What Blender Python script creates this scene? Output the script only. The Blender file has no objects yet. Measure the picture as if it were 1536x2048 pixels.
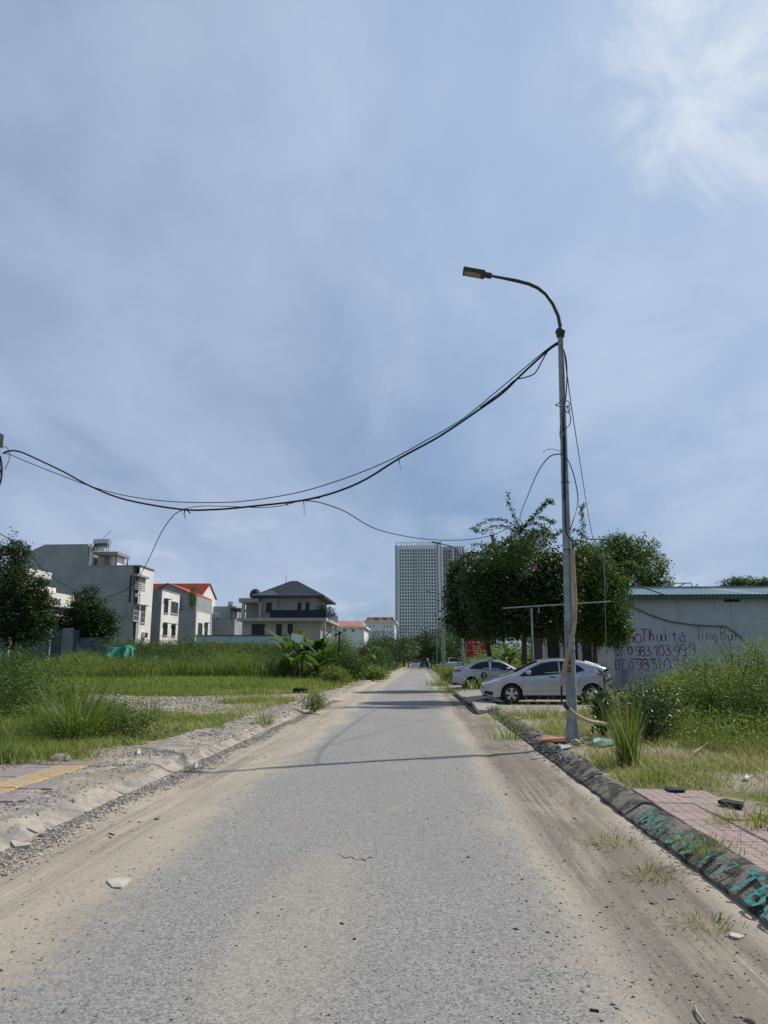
import bpy, math, random
import numpy as np
from mathutils import Vector, Matrix, Euler
random.seed(7); RNG = np.random.default_rng(11)
R = math.radians
scene = bpy.context.scene
col = scene.collection

# ------------------------------------------------------------------ camera
F_PX, PITCH, YAW, CAM_Z = 1500.0, R(11.2), R(2.66), 1.55
cam_d = bpy.data.cameras.new('camera'); cam = bpy.data.objects.new('camera', cam_d); col.objects.link(cam)
cam_d.sensor_fit = 'VERTICAL'; cam_d.sensor_height = 36.0; cam_d.lens = F_PX / 2048 * 36.0
cam_d.clip_start = 0.05; cam_d.clip_end = 6000
cam.location = (0, 0, CAM_Z); cam.rotation_euler = (R(90) + PITCH, 0, YAW)
scene.camera = cam
scene.render.resolution_x = 768; scene.render.resolution_y = 1024
CM = Euler((R(90) + PITCH, 0, YAW)).to_matrix()

# ------------------------------------------------------------------ light
SUN_EL, SUN_AZ = R(49), R(63)         # azimuth measured from +Y towards +X
scene.view_settings.view_transform = 'Standard'; scene.view_settings.look = 'None'
scene.view_settings.exposure = 0.0; scene.view_settings.gamma = 1.0
world = bpy.data.worlds.new('World'); scene.world = world; world.use_nodes = True
wn, wl = world.node_tree.nodes, world.node_tree.links
wn.clear()
def N(t, **k):
    n = wn.new(t)
    for a, b in k.items(): setattr(n, a, b)
    return n
sky = N('ShaderNodeTexSky', sky_type='NISHITA', sun_disc=False, sun_elevation=SUN_EL, sun_rotation=SUN_AZ,
        air_density=1.0, dust_density=1.6, ozone_density=1.2)
tc = N('ShaderNodeTexCoord'); sep = N('ShaderNodeSeparateXYZ'); wl.new(tc.outputs['Generated'], sep.inputs[0])
def wmath(op, a, b=None, c=None):
    n = N('ShaderNodeMath', operation=op)
    for i, v in enumerate((a, b, c)):
        if v is None: continue
        if isinstance(v, (int, float)): n.inputs[i].default_value = v
        else: wl.new(v, n.inputs[i])
    return n.outputs[0]
zz = wmath('ADD', wmath('MAXIMUM', sep.outputs[2], 0.0), 0.22)
cx = wmath('DIVIDE', sep.outputs[0], zz); cy = wmath('DIVIDE', sep.outputs[1], zz)
comb = N('ShaderNodeCombineXYZ'); wl.new(cx, comb.inputs[0]); wl.new(cy, comb.inputs[1])
def wnoise(scale, detail, rough, dist, vec, rot=(0, 0, 0), scl=(1, 1, 1)):
    m = N('ShaderNodeMapping'); m.inputs['Rotation'].default_value = rot; m.inputs['Scale'].default_value = scl
    wl.new(vec, m.inputs[0])
    n = N('ShaderNodeTexNoise'); n.inputs['Scale'].default_value = scale; n.inputs['Detail'].default_value = detail
    n.inputs['Roughness'].default_value = rough; n.inputs['Distortion'].default_value = dist
    wl.new(m.outputs[0], n.inputs['Vector']); return n.outputs['Fac']
def wramp(fac, a, b, lo=0.0, hi=1.0):
    n = N('ShaderNodeMapRange', interpolation_type='SMOOTHSTEP')
    wl.new(fac, n.inputs[0]); n.inputs[1].default_value = a; n.inputs[2].default_value = b
    n.inputs[3].default_value = lo; n.inputs[4].default_value = hi; return n.outputs[0]
n1 = wnoise(0.85, 6, 0.52, 0.5, comb.outputs[0], (0, 0, R(35)), (1.0, 0.5, 1))
n2 = wnoise(2.6, 7, 0.6, 0.3, comb.outputs[0], (0, 0, R(20)), (1.0, 0.6, 1))
veil = wmath('ADD', wmath('MULTIPLY', wramp(n1, 0.38, 0.62), 0.66), wmath('MULTIPLY', wramp(n2, 0.35, 0.72), 0.24))
veil = wmath('ADD', veil, 0.10)
skm = N('ShaderNodeMixRGB', blend_type='MIX'); wl.new(veil, skm.inputs[0])
tint = N('ShaderNodeMixRGB', blend_type='MULTIPLY'); tint.inputs[0].default_value = 1
tint.inputs[2].default_value = (0.45, 0.62, 0.82, 1)
wl.new(sky.outputs[0], tint.inputs[1]); wl.new(tint.outputs[0], skm.inputs[1])
VEIL = (4.15, 5.2, 7.1)
skm.inputs[2].default_value = (*VEIL, 1)
# the bright cumulus in the upper right, and low small puffs near the horizon
cdir = CM @ Vector(((1500 - 768) / F_PX, (1024 - 70) / F_PX, -1)); cdir.normalize()
dp = N('ShaderNodeVectorMath', operation='DOT_PRODUCT'); wl.new(tc.outputs['Generated'], dp.inputs[0]); dp.inputs[1].default_value = cdir
n3 = wnoise(9.0, 9, 0.62, 0.5, tc.outputs['Generated'])
blob = wmath('ADD', wramp(dp.outputs['Value'], 0.972, 1.0, 0.0, 0.50), wmath('MULTIPLY', n3, 1.05))
cumu = wramp(blob, 0.72, 1.30, 0, 0.80)
glow = wramp(dp.outputs['Value'], 0.70, 0.98, 0.0, 0.92)
lowg = wramp(sep.outputs[2], 0.42, 0.02, 0.0, 0.55)
glow = wmath('MAXIMUM', glow, lowg)
gm = N('ShaderNodeMixRGB', blend_type='MIX'); wl.new(glow, gm.inputs[0]); wl.new(skm.outputs[0], gm.inputs[1]); gc = N('ShaderNodeMixRGB', blend_type='MIX'); wl.new(wramp(wmath('ADD', n1, wmath('MULTIPLY', n2, 0.5)), 0.60, 0.92), gc.inputs[0]); gc.inputs[1].default_value = (4.1, 5.5, 7.8, 1); gc.inputs[2].default_value = (5.7, 6.7, 8.6, 1); wl.new(gc.outputs[0], gm.inputs[2])
n4 = wnoise(9.0, 6, 0.55, 0.2, tc.outputs['Generated'], scl=(1, 1, 2.6))
low = wmath('MULTIPLY', wramp(sep.outputs[2], 0.0, 0.05), wramp(sep.outputs[2], 0.24, 0.08))
low = wmath('MULTIPLY', low, wramp(n4, 0.56, 0.70, 0, 0.35))
cumu = wmath('MAXIMUM', cumu, low)
m3 = N('ShaderNodeMixRGB', blend_type='MIX'); wl.new(cumu, m3.inputs[0]); wl.new(gm.outputs[0], m3.inputs[1])
m3.inputs[2].default_value = (8.6, 9.3, 9.9, 1)
bg = N('ShaderNodeBackground'); bg.inputs['Strength'].default_value = 0.094
wo = N('ShaderNodeOutputWorld'); wl.new(m3.outputs[0], bg.inputs[0]); wl.new(bg.outputs[0], wo.inputs[0])

sun_d = bpy.data.lights.new('sun', 'SUN'); sun = bpy.data.objects.new('sun', sun_d); col.objects.link(sun)
sun_d.energy = 4.2; sun_d.angle = R(0.7); sun_d.color = (1.0, 0.95, 0.86)
SD = Vector((math.sin(SUN_AZ) * math.cos(SUN_EL), math.cos(SUN_AZ) * math.cos(SUN_EL), math.sin(SUN_EL)))
sun.rotation_euler = SD.to_track_quat('Z', 'Y').to_euler(); sun.location = (30, 20, 60)

# ------------------------------------------------------------------ helpers
def ray(px, py): return CM @ Vector(((px - 768) / F_PX, (1024 - py) / F_PX, -1))
CO = Vector((0, 0, CAM_Z))
def at(px, py, Y): d = ray(px, py); return CO + d * (Y / d.y)
def gnd(px, py, z=0.14): d = ray(px, py); return CO + d * ((z - CAM_Z) / d.z)
def on_plane(px, py, p0, p1):
    "vertical plane through p0 and p1"
    n = Vector((-(p1.y - p0.y), p1.x - p0.x, 0)); d = ray(px, py)
    return CO + d * ((p0 - CO).dot(n) / d.dot(n))
def vnoise(x, y, s=1.0, seed=0):
    x = np.asarray(x, float) / s + 1000.3 + seed * 17.1; y = np.asarray(y, float) / s + 1000.7 + seed * 5.3
    xi = np.floor(x).astype(np.int64); yi = np.floor(y).astype(np.int64); fx = x - xi; fy = y - yi
    fx = fx * fx * (3 - 2 * fx); fy = fy * fy * (3 - 2 * fy)
    def h(a, b):
        v = np.sin(a * 127.1 + b * 311.7 + seed * 74.7) * 43758.5453; return v - np.floor(v)
    return (h(xi, yi) * (1 - fx) + h(xi + 1, yi) * fx) * (1 - fy) + (h(xi, yi + 1) * (1 - fx) + h(xi + 1, yi + 1) * fx) * fy
def fbm(x, y, s, seed=0):
    return (vnoise(x, y, s, seed) + .5 * vnoise(x, y, s / 2.1, seed + 1) + .25 * vnoise(x, y, s / 4.3, seed + 2)) / 1.75
def sst(a, b, x): t = np.clip((np.asarray(x, float) - a) / (b - a), 0, 1); return t * t * (3 - 2 * t)

def tag(o, label=None, cat=None, group=None, kind=None):
    if label: o['label'] = label
    if cat: o['category'] = cat
    if group: o['group'] = group
    if kind: o['kind'] = kind
    return o
def chain_loc(p):
    v = Vector((0, 0, 0))
    while p is not None: v += p.location; p = p.parent
    return v
def thing(name, label, cat, loc=(0, 0, 0), rz=0, group=None):
    o = bpy.data.objects.new(name, None); col.objects.link(o); o.location = loc; o.rotation_euler = (0, 0, rz)
    o.empty_display_size = 0.2
    return tag(o, label, cat, group)
def inst(name, me, loc, rot=(0, 0, 0), parent=None, scale=(1, 1, 1)):
    o = bpy.data.objects.new(name, me); col.objects.link(o); o.location = loc; o.rotation_euler = rot; o.scale = scale
    o.parent = parent; return o
def copy_tree(o, parent=None):
    c = o.copy(); col.objects.link(c); c.parent = parent
    for ch in list(o.children): copy_tree(ch, c)
    return c

class MB:
    def __init__(s): s.v = []; s.f = []; s.m = []
    def add(s, vs, fs, mi=0):
        b = len(s.v); s.v += [tuple(v) for v in vs]; s.f += [tuple(b + i for i in f) for f in fs]; s.m += [mi] * len(fs); return s
    def box(s, c, d, rz=0, mi=0, rot=None):
        hx, hy, hz = d[0] / 2, d[1] / 2, d[2] / 2; M = rot if rot is not None else Matrix.Rotation(rz, 3, 'Z'); C = Vector(c)
        vs = [C + M @ Vector((x * hx, y * hy, z * hz)) for z in (-1, 1) for x, y in ((-1, -1), (1, -1), (1, 1), (-1, 1))]
        return s.add(vs, [(3, 2, 1, 0), (4, 5, 6, 7), (0, 1, 5, 4), (1, 2, 6, 5), (2, 3, 7, 6), (3, 0, 4, 7)], mi)
    def b2(s, x0, x1, y0, y1, z0, z1, mi=0):
        return s.box(((x0 + x1) / 2, (y0 + y1) / 2, (z0 + z1) / 2), (abs(x1 - x0), abs(y1 - y0), abs(z1 - z0)), 0, mi)
    def tube(s, pts, r, n=8, mi=0, caps=True, rot0=0.0):
        pts = [Vector(p) for p in pts]; k = len(pts)
        rs = list(r) if isinstance(r, (list, tuple)) else [r] * k
        t0 = (pts[1] - pts[0]).normalized()
        u = t0.orthogonal().normalized(); vs = []
        for i, p in enumerate(pts):
            t = (pts[min(i + 1, k - 1)] - pts[max(i - 1, 0)]).normalized()
            u = (u - t * u.dot(t)).normalized(); w = t.cross(u)
            for j in range(n):
                a = rot0 + 2 * math.pi * j / n; vs.append(p + (u * math.cos(a) + w * math.sin(a)) * rs[i])
        fs = [(i * n + j, i * n + (j + 1) % n, (i + 1) * n + (j + 1) % n, (i + 1) * n + j) for i in range(k - 1) for j in range(n)]
        if caps: fs += [tuple(range(n - 1, -1, -1)), tuple((k - 1) * n + j for j in range(n))]
        return s.add(vs, fs, mi)
    def prism(s, poly, f0, f1, mi=0):
        "poly: list of 2-D points, f0/f1 map a point to 3-D for the two ends"
        n = len(poly); vs = [f0(p) for p in poly] + [f1(p) for p in poly]
        return s.add(vs, [tuple(range(n)), tuple(range(2 * n - 1, n - 1, -1))] + [(i, n + i, n + (i + 1) % n, (i + 1) % n) for i in range(n)], mi)
    def lathe(s, prof, c, axis='Z', n=24, mi=0):
        C = Vector(c); vs = []; k = len(prof)
        for r_, h in prof:
            for j in range(n):
                a = 2 * math.pi * j / n; x, y = r_ * math.cos(a), r_ * math.sin(a)
                vs.append(C + (Vector((x, y, h)) if axis == 'Z' else Vector((x, h, y)) if axis == 'Y' else Vector((h, x, y))))
        return s.add(vs, [(i * n + j, i * n + (j + 1) % n, (i + 1) * n + (j + 1) % n, (i + 1) * n + j) for i in range(k - 1) for j in range(n)], mi)
    def mesh(s, name, mats, off=Vector((0, 0, 0)), smooth=None, fix=True):
        me = bpy.data.meshes.new(name)
        me.from_pydata([tuple(Vector(v) - off) for v in s.v], [], s.f)
        for m in (mats if isinstance(mats, (list, tuple)) else [mats]): me.materials.append(m)
        if any(s.m): me.polygons.foreach_set('material_index', s.m)
        if fix:
            import bmesh
            bm = bmesh.new(); bm.from_mesh(me); bmesh.ops.recalc_face_normals(bm, faces=bm.faces); bm.to_mesh(me); bm.free()
        if smooth is not None:
            me.polygons.foreach_set('use_smooth', [True] * len(me.polygons)); me.set_sharp_from_angle(angle=R(smooth))
        me.update(); return me
    def build(s, name, mats, parent=None, smooth=None, local=False, label=None, kind=None, fix=True):
        if parent is not None:
            off = Vector((0, 0, 0)) if local else chain_loc(parent); loc = Vector((0, 0, 0))
        else:
            a = np.array(s.v); off = Vector(((a[:, 0].min() + a[:, 0].max()) / 2, (a[:, 1].min() + a[:, 1].max()) / 2, a[:, 2].min())); loc = off
        o = bpy.data.objects.new(name, s.mesh(name, mats, off, smooth, fix)); col.objects.link(o); o.location = loc; o.parent = parent
        return tag(o, label, kind=kind)

def np_mesh(name, V, Fc, mats, rnd=None, smooth=False, off=(0, 0, 0)):
    "Fc: list of int arrays (n,k)"
    me = bpy.data.meshes.new(name); V = np.asarray(V, np.float32) - np.asarray(off, np.float32)
    me.vertices.add(len(V)); me.vertices.foreach_set('co', V.ravel())
    loops = np.concatenate([f.ravel() for f in Fc]).astype(np.int32)
    sizes = np.concatenate([np.full(len(f), f.shape[1]) for f in Fc]); starts = np.concatenate([[0], np.cumsum(sizes)[:-1]]).astype(np.int32)
    me.loops.add(len(loops)); me.loops.foreach_set('vertex_index', loops)
    me.polygons.add(len(sizes)); me.polygons.foreach_set('loop_start', starts)
    if rnd is not None:
        a = me.attributes.new('rnd', 'FLOAT', 'FACE'); a.data.foreach_set('value', np.asarray(rnd, np.float32))
    if smooth: me.polygons.foreach_set('use_smooth', np.ones(len(sizes), bool))
    for m in (mats if isinstance(mats, (list, tuple)) else [mats]): me.materials.append(m)
    me.update(calc_edges=True); return me
def np_obj(name, V, Fc, mats, rnd=None, parent=None, smooth=False):
    V = np.asarray(V)
    if parent is not None: off = chain_loc(parent); loc = Vector((0, 0, 0))
    else: off = Vector(((V[:, 0].min() + V[:, 0].max()) / 2, (V[:, 1].min() + V[:, 1].max()) / 2, V[:, 2].min())); loc = off
    o = bpy.data.objects.new(name, np_mesh(name, V, Fc, mats, rnd, smooth, off)); col.objects.link(o); o.location = loc; o.parent = parent
    return o

# ------------------------------------------------------------------ materials
def newmat(name):
    m = bpy.data.materials.new(name); m.use_nodes = True; nt = m.node_tree; b = nt.nodes['Principled BSDF']; return m, nt, b
def nd(nt, t, **k):
    n = nt.nodes.new(t)
    for a, b in k.items():
        if a.startswith('i_'): n.inputs[int(a[2:])].default_value = b
        else: setattr(n, a, b)
    return n
def noise(nt, vec, scale, detail=4, rough=.55, dist=0, scl=None):
    if scl:
        mp = nd(nt, 'ShaderNodeMapping'); mp.inputs['Scale'].default_value = scl; nt.links.new(vec, mp.inputs[0]); vec = mp.outputs[0]
    n = nd(nt, 'ShaderNodeTexNoise'); n.inputs['Scale'].default_value = scale; n.inputs['Detail'].default_value = detail
    n.inputs['Roughness'].default_value = rough; n.inputs['Distortion'].default_value = dist
    nt.links.new(vec, n.inputs['Vector']); return n.outputs['Fac']
def mrange(nt, f, a, b, lo=0., hi=1.):
    n = nd(nt, 'ShaderNodeMapRange', interpolation_type='SMOOTHSTEP'); nt.links.new(f, n.inputs[0])
    for i, v in enumerate((a, b, lo, hi)): n.inputs[i + 1].default_value = v
    return n.outputs[0]
def mth(nt, op, a, b=None):
    n = nd(nt, 'ShaderNodeMath', operation=op)
    for i, v in enumerate((a, b)):
        if v is None: continue
        if isinstance(v, (int, float)): n.inputs[i].default_value = v
        else: nt.links.new(v, n.inputs[i])
    return n.outputs[0]
def mix(nt, f, a, b, bt='MIX'):
    n = nd(nt, 'ShaderNodeMixRGB', blend_type=bt)
    for i, v in enumerate((f, a, b)):
        if isinstance(v, (int, float)): n.inputs[i].default_value = v
        elif isinstance(v, tuple): n.inputs[i].default_value = (*v, 1) if len(v) == 3 else v
        else: nt.links.new(v, n.inputs[i])
    return n.outputs[0]
def bump(nt, b, h, strength, dist):
    n = nd(nt, 'ShaderNodeBump'); n.inputs['Strength'].default_value = strength; n.inputs['Distance'].default_value = dist
    nt.links.new(h, n.inputs['Height']); nt.links.new(n.outputs[0], b.inputs['Normal'])
def posnode(nt): return nd(nt, 'ShaderNodeNewGeometry').outputs['Position']
def M(name, c, c2=None, rough=.8, scale=3., detail=5, metal=0., spec=.3, bmp=0., bscale=None, bd=.01, lo=.35, hi=.65, scl=None, streak=None, coat=0., coord='Object'):
    m, nt, b = newmat(name); t = posnode(nt) if coord == 'World' else nd(nt, 'ShaderNodeTexCoord').outputs[coord]
    b.inputs['Roughness'].default_value = rough; b.inputs['Metallic'].default_value = metal; b.inputs['Specular IOR Level'].default_value = spec
    b.inputs['Coat Weight'].default_value = coat; b.inputs['Coat Roughness'].default_value = .04
    c2 = c2 or tuple(x * .82 for x in c)
    colr = mix(nt, mrange(nt, noise(nt, t, scale, detail, .6, .2, scl), lo, hi), c, c2)
    if streak:
        colr = mix(nt, mrange(nt, noise(nt, t, 1.0, 5, .65, .3, (streak[1], streak[1], .12)), .52, .78, 0, streak[2]), colr, streak[0])
    nt.links.new(colr, b.inputs['Base Color'])
    if bmp: bump(nt, b, noise(nt, t, bscale or scale * 6, 4, .6), bmp, bd)
    return m
def leafmat(name, dark, light, dry=None, trans=.3, dryp=.9, rough=.55):
    m, nt, b = newmat(name); a = nd(nt, 'ShaderNodeAttribute', attribute_name='rnd').outputs['Fac']
    t = nd(nt, 'ShaderNodeTexCoord').outputs['Object']
    c = mix(nt, a, dark, light)
    c = mix(nt, mrange(nt, noise(nt, t, .9, 3), .35, .7, 0, .35), c, tuple(x * .62 for x in light))
    if dry: c = mix(nt, mrange(nt, a, dryp, min(dryp + .12, 1.0)), c, dry)
    nt.links.new(c, b.inputs['Base Color']); b.inputs['Roughness'].default_value = rough; b.inputs['Specular IOR Level'].default_value = .35
    if trans:
        tr = nd(nt, 'ShaderNodeBsdfTranslucent'); nt.links.new(mix(nt, .5, c, (light[0] * 1.6, light[1] * 1.7, light[2] * .7)), tr.inputs[0])
        ms = nd(nt, 'ShaderNodeMixShader'); ms.inputs[0].default_value = trans
        nt.links.new(b.outputs[0], ms.inputs[1]); nt.links.new(tr.outputs[0], ms.inputs[2]); nt.links.new(ms.outputs[0], nt.nodes['Material Output'].inputs[0])
    return m
def glassmat(name, c=(.02, .025, .03), rough=.06, spec=.6):
    m, nt, b = newmat(name); b.inputs['Base Color'].default_value = (*c, 1); b.inputs['Roughness'].default_value = rough; b.inputs['Specular IOR Level'].default_value = spec
    return m

MT = dict(
    galv=M('galvanised_steel', (.30, .335, .335), (.20, .235, .235), .5, 6, 4, .35, .4, streak=((.10, .11, .11), 5, .5)),
    arm=M('painted_arm_steel', (.045, .055, .045), (.03, .038, .03), .5, 8),
    darkmetal=M('dark_metal', (.04, .042, .045), (.025, .026, .028), .5, 5),
    lamp_lens=M('lamp_lens', (.30, .28, .20), (.22, .2, .14), .25, 20),
    rubber=M('black_rubber', (.014, .014, .015), (.022, .022, .022), .75, 9),
    cable=M('black_cable', (.012, .012, .014), (.02, .02, .022), .6, 9),
    greycable=M('grey_cable', (.16, .17, .18), (.10, .11, .12), .6, 9),
    conduit=M('beige_conduit', (.42, .32, .23), (.32, .24, .17), .6, 7),
    sticker=M('yellow_sticker', (.45, .33, .05), (.25, .18, .03), .6, 40),
    tape=M('dark_print', (.02, .02, .02), None, .6),
    silverw=M('pale_silver_paint', (.56, .59, .63), (.52, .55, .59), .3, 3, 2, .35, .5, coat=.7),
    silver=M('silver_paint', (.42, .45, .49), (.39, .42, .46), .30, 3, 2, .5, .5, coat=.7),
    whitecar=M('white_car_paint', (.75, .76, .76), (.7, .7, .7), .35, 3, coat=.5),
    blackcar=M('black_car_paint', (.015, .016, .02), (.02, .02, .022), .25, 3, coat=.6),
    carglass=glassmat('tinted_glass', (.005, .008, .012), .12, .35),
    rim=M('alloy_rim', (.52, .53, .54), (.42, .43, .44), .35, 10, 3, .6, .5),
    trimblack=M('black_trim', (.012, .012, .013), (.02, .02, .02), .5, 12),
    tail=M('red_lens', (.30, .015, .015), (.2, .01, .01), .15, 10, coat=.8),
    tailw=M('pale_lens', (.55, .45, .45), (.5, .4, .4), .15, 10, coat=.8),
    headl=M('headlight_lens', (.55, .58, .6), (.4, .43, .46), .1, 20, coat=.8),
    whitep=M('white_print', (.75, .75, .74), None, .5),
    logored=M('red_ring_print', (.20, .02, .03), None, .4),
    redsign=M('red_sign_face', (.55, .016, .025), (.42, .012, .02), .5, 3),
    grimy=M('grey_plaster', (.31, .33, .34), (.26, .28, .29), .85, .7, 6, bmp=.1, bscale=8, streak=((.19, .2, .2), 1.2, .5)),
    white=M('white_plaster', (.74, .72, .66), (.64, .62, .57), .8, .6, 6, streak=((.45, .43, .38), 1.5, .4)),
    cream=M('cream_plaster', (.50, .46, .40), (.44, .40, .35), .85, .6, 5, streak=((.32, .29, .25), 1.2, .35)),
    villa=M('taupe_plaster', (.42, .39, .355), (.38, .35, .32), .85, .6, 5, streak=((.22, .2, .18), 1.2, .3)),
    villatrim=M('villa_trim', (.42, .39, .35), (.36, .33, .30), .8, 1),
    slate=M('slate_tiles', (.055, .065, .08), (.04, .048, .06), .6, 2),
    pinktile=M('pale_roof_tiles', (.42, .17, .13), (.34, .13, .10), .8, 1),
    redtile=M('red_roof_tiles', (.38, .085, .05), (.30, .06, .035), .75, 2),
    winglass=glassmat('window_glass', (.010, .014, .022), .25, .25),
    frame=M('dark_window_frame', (.07, .075, .08), None, .5),
    whframe=M('white_window_frame', (.65, .66, .66), None, .5),
    steel=M('stainless_tank', (.5, .52, .54), (.4, .42, .44), .25, 4, metal=.8),
    zinc=M('green_grey_sheet', (.16, .23, .23), (.12, .17, .18), .55, 1.2, streak=((.08, .1, .1), 2, .5)),
    zinc2=M('pale_sheet', (.36, .41, .43), (.26, .3, .32), .5, 1.2, streak=((.18, .15, .12), 2, .6)),
    zinc3=M('blue_sheet', (.12, .17, .22), (.08, .12, .16), .55, 1.2),
    tarp=M('green_tarp', (.008, .22, .15), (.006, .15, .10), .6, 3, bmp=.4, bscale=6, bd=.05),
    paleg=M('pale_green_plaster', (.56, .66, .61), (.48, .57, .53), .85, .8, streak=((.2, .23, .21), 1.5, .5)),
    roofteal=M('teal_sheet_roof', (.21, .30, .31), (.16, .24, .25), .45, .8, metal=.2, streak=((.12, .16, .16), 2, .4)),
    eave=M('teal_eave', (.05, .13, .12), (.04, .10, .09), .5, 3),
    tower=M('tower_render', (.74, .77, .80), (.68, .71, .75), .8, .02, 3),
    towerd=M('tower_grey', (.34, .35, .38), (.30, .31, .33), .8, .02, 3),
    towerg=glassmat('tower_glass', (.06, .075, .095), .15),
    bark=M('bark', (.09, .07, .055), (.05, .04, .03), .9, 6, bmp=.6, bscale=20, bd=.02),
    stem=M('green_stem', (.10, .13, .05), (.07, .09, .04), .7, 6),
    paint_red=M('maroon_spray_paint', (.22, .06, .14), (.32, .21, .25), .7, 4, 8, lo=.42, hi=.62),
    paint_faint=M('faded_spray_paint', (.16, .14, .17), (.22, .21, .23), .7, 3),
    teal_paint=M('teal_spray_paint', (.06, .36, .30), (.085, .10, .09), .8, 22, detail=10, lo=.45, hi=.57),
    kerbr=M('mossy_kerb_concrete', (.20, .185, .155), (.05, .048, .038), .95, 5, 10, bmp=1.0, bscale=26, bd=.03, lo=.42, hi=.60, coord='World', streak=((.26, .23, .18), 7, .6)),
    kerbl=M('sandy_kerb_concrete', (.40, .355, .285), (.215, .20, .185), .95, 3.5, 10, bmp=.9, bscale=22, bd=.025, lo=.38, hi=.66, coord='World'),
    slab=M('broken_concrete', (.36, .34, .30), (.26, .24, .21), .9, 2, 8, bmp=.5, bscale=14, bd=.02),
    stone=M('loose_stones', (.34, .31, .28), (.15, .135, .125), .9, 40),
    tyre=M('old_tyre', (.02, .02, .02), (.05, .048, .045), .85, 6),
    paper=M('dusty_paper', (.50, .47, .41), (.42, .39, .33), .8, 10),
    orange=M('orange_board', (.55, .20, .09), (.45, .15, .07), .7, 12),
    plastic=M('green_plastic', (.25, .5, .36), (.4, .6, .5), .3, 15),
    twig=M('pale_twig', (.42, .38, .30), (.3, .27, .2), .85, 15),
    darkwood=M('dark_wood', (.04, .032, .026), (.025, .02, .016), .85, 15),
    greytop=M('grey_roof_slab', (.34, .34, .32), (.26, .26, .25), .85, 1),
    yellow=M('yellow_board', (.55, .38, .03), (.4, .27, .03), .5, 4),
    terr=M('terracotta_pot', (.3, .12, .06), None, .8),
    concp=M('concrete_pole', (.13, .115, .10), (.08, .07, .065), .85, 6, bmp=.3),
)
MT['plate'] = MT['whitep']
MT['leaf_mango'] = leafmat('mango_leaves', (.010, .022, .007), (.05, .09, .02), (.12, .10, .04), .22, .99, .5)
MT['leaf_mid'] = leafmat('tree_leaves', (.028, .058, .014), (.10, .16, .03), (.14, .14, .04), .28, .985)
MT['leaf_light'] = leafmat('light_leaves', (.05, .09, .018), (.13, .19, .04), (.24, .2, .06), .32, .95)
MT['leaf_boug'] = leafmat('climber_leaves', (.025, .05, .014), (.085, .14, .03), None, .3)
MT['leaf_weed'] = leafmat('weed_leaves', (.06, .10, .018), (.215, .27, .055), (.36, .36, .2), .35, .965)
MT['leaf_dark'] = leafmat('dark_weed_leaves', (.012, .026, .010), (.04, .07, .02), (.28, .28, .2), .15, .93, .3)
MT['grass'] = leafmat('green_grass', (.085, .115, .018), (.22, .275, .05), (.42, .36, .17), .38, .84)
MT['grass_tall'] = leafmat('tall_grass', (.06, .10, .02), (.18, .25, .05), (.40, .37, .2), .35, .9)
MT['grass_dry'] = leafmat('dry_grass', (.14, .155, .035), (.28, .29, .075), (.50, .41, .24), .32, .55)
MT['banana'] = leafmat('banana_leaves', (.03, .065, .014), (.10, .18, .03), (.28, .24, .06), .35, .93, .4)
MT['palm'] = leafmat('palm_leaves', (.02, .045, .012), (.07, .11, .025), (.2, .16, .06), .25, .95)
MT['flower'] = leafmat('magenta_bracts', (.4, .02, .18), (.5, .05, .25), None, .3)

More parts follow.
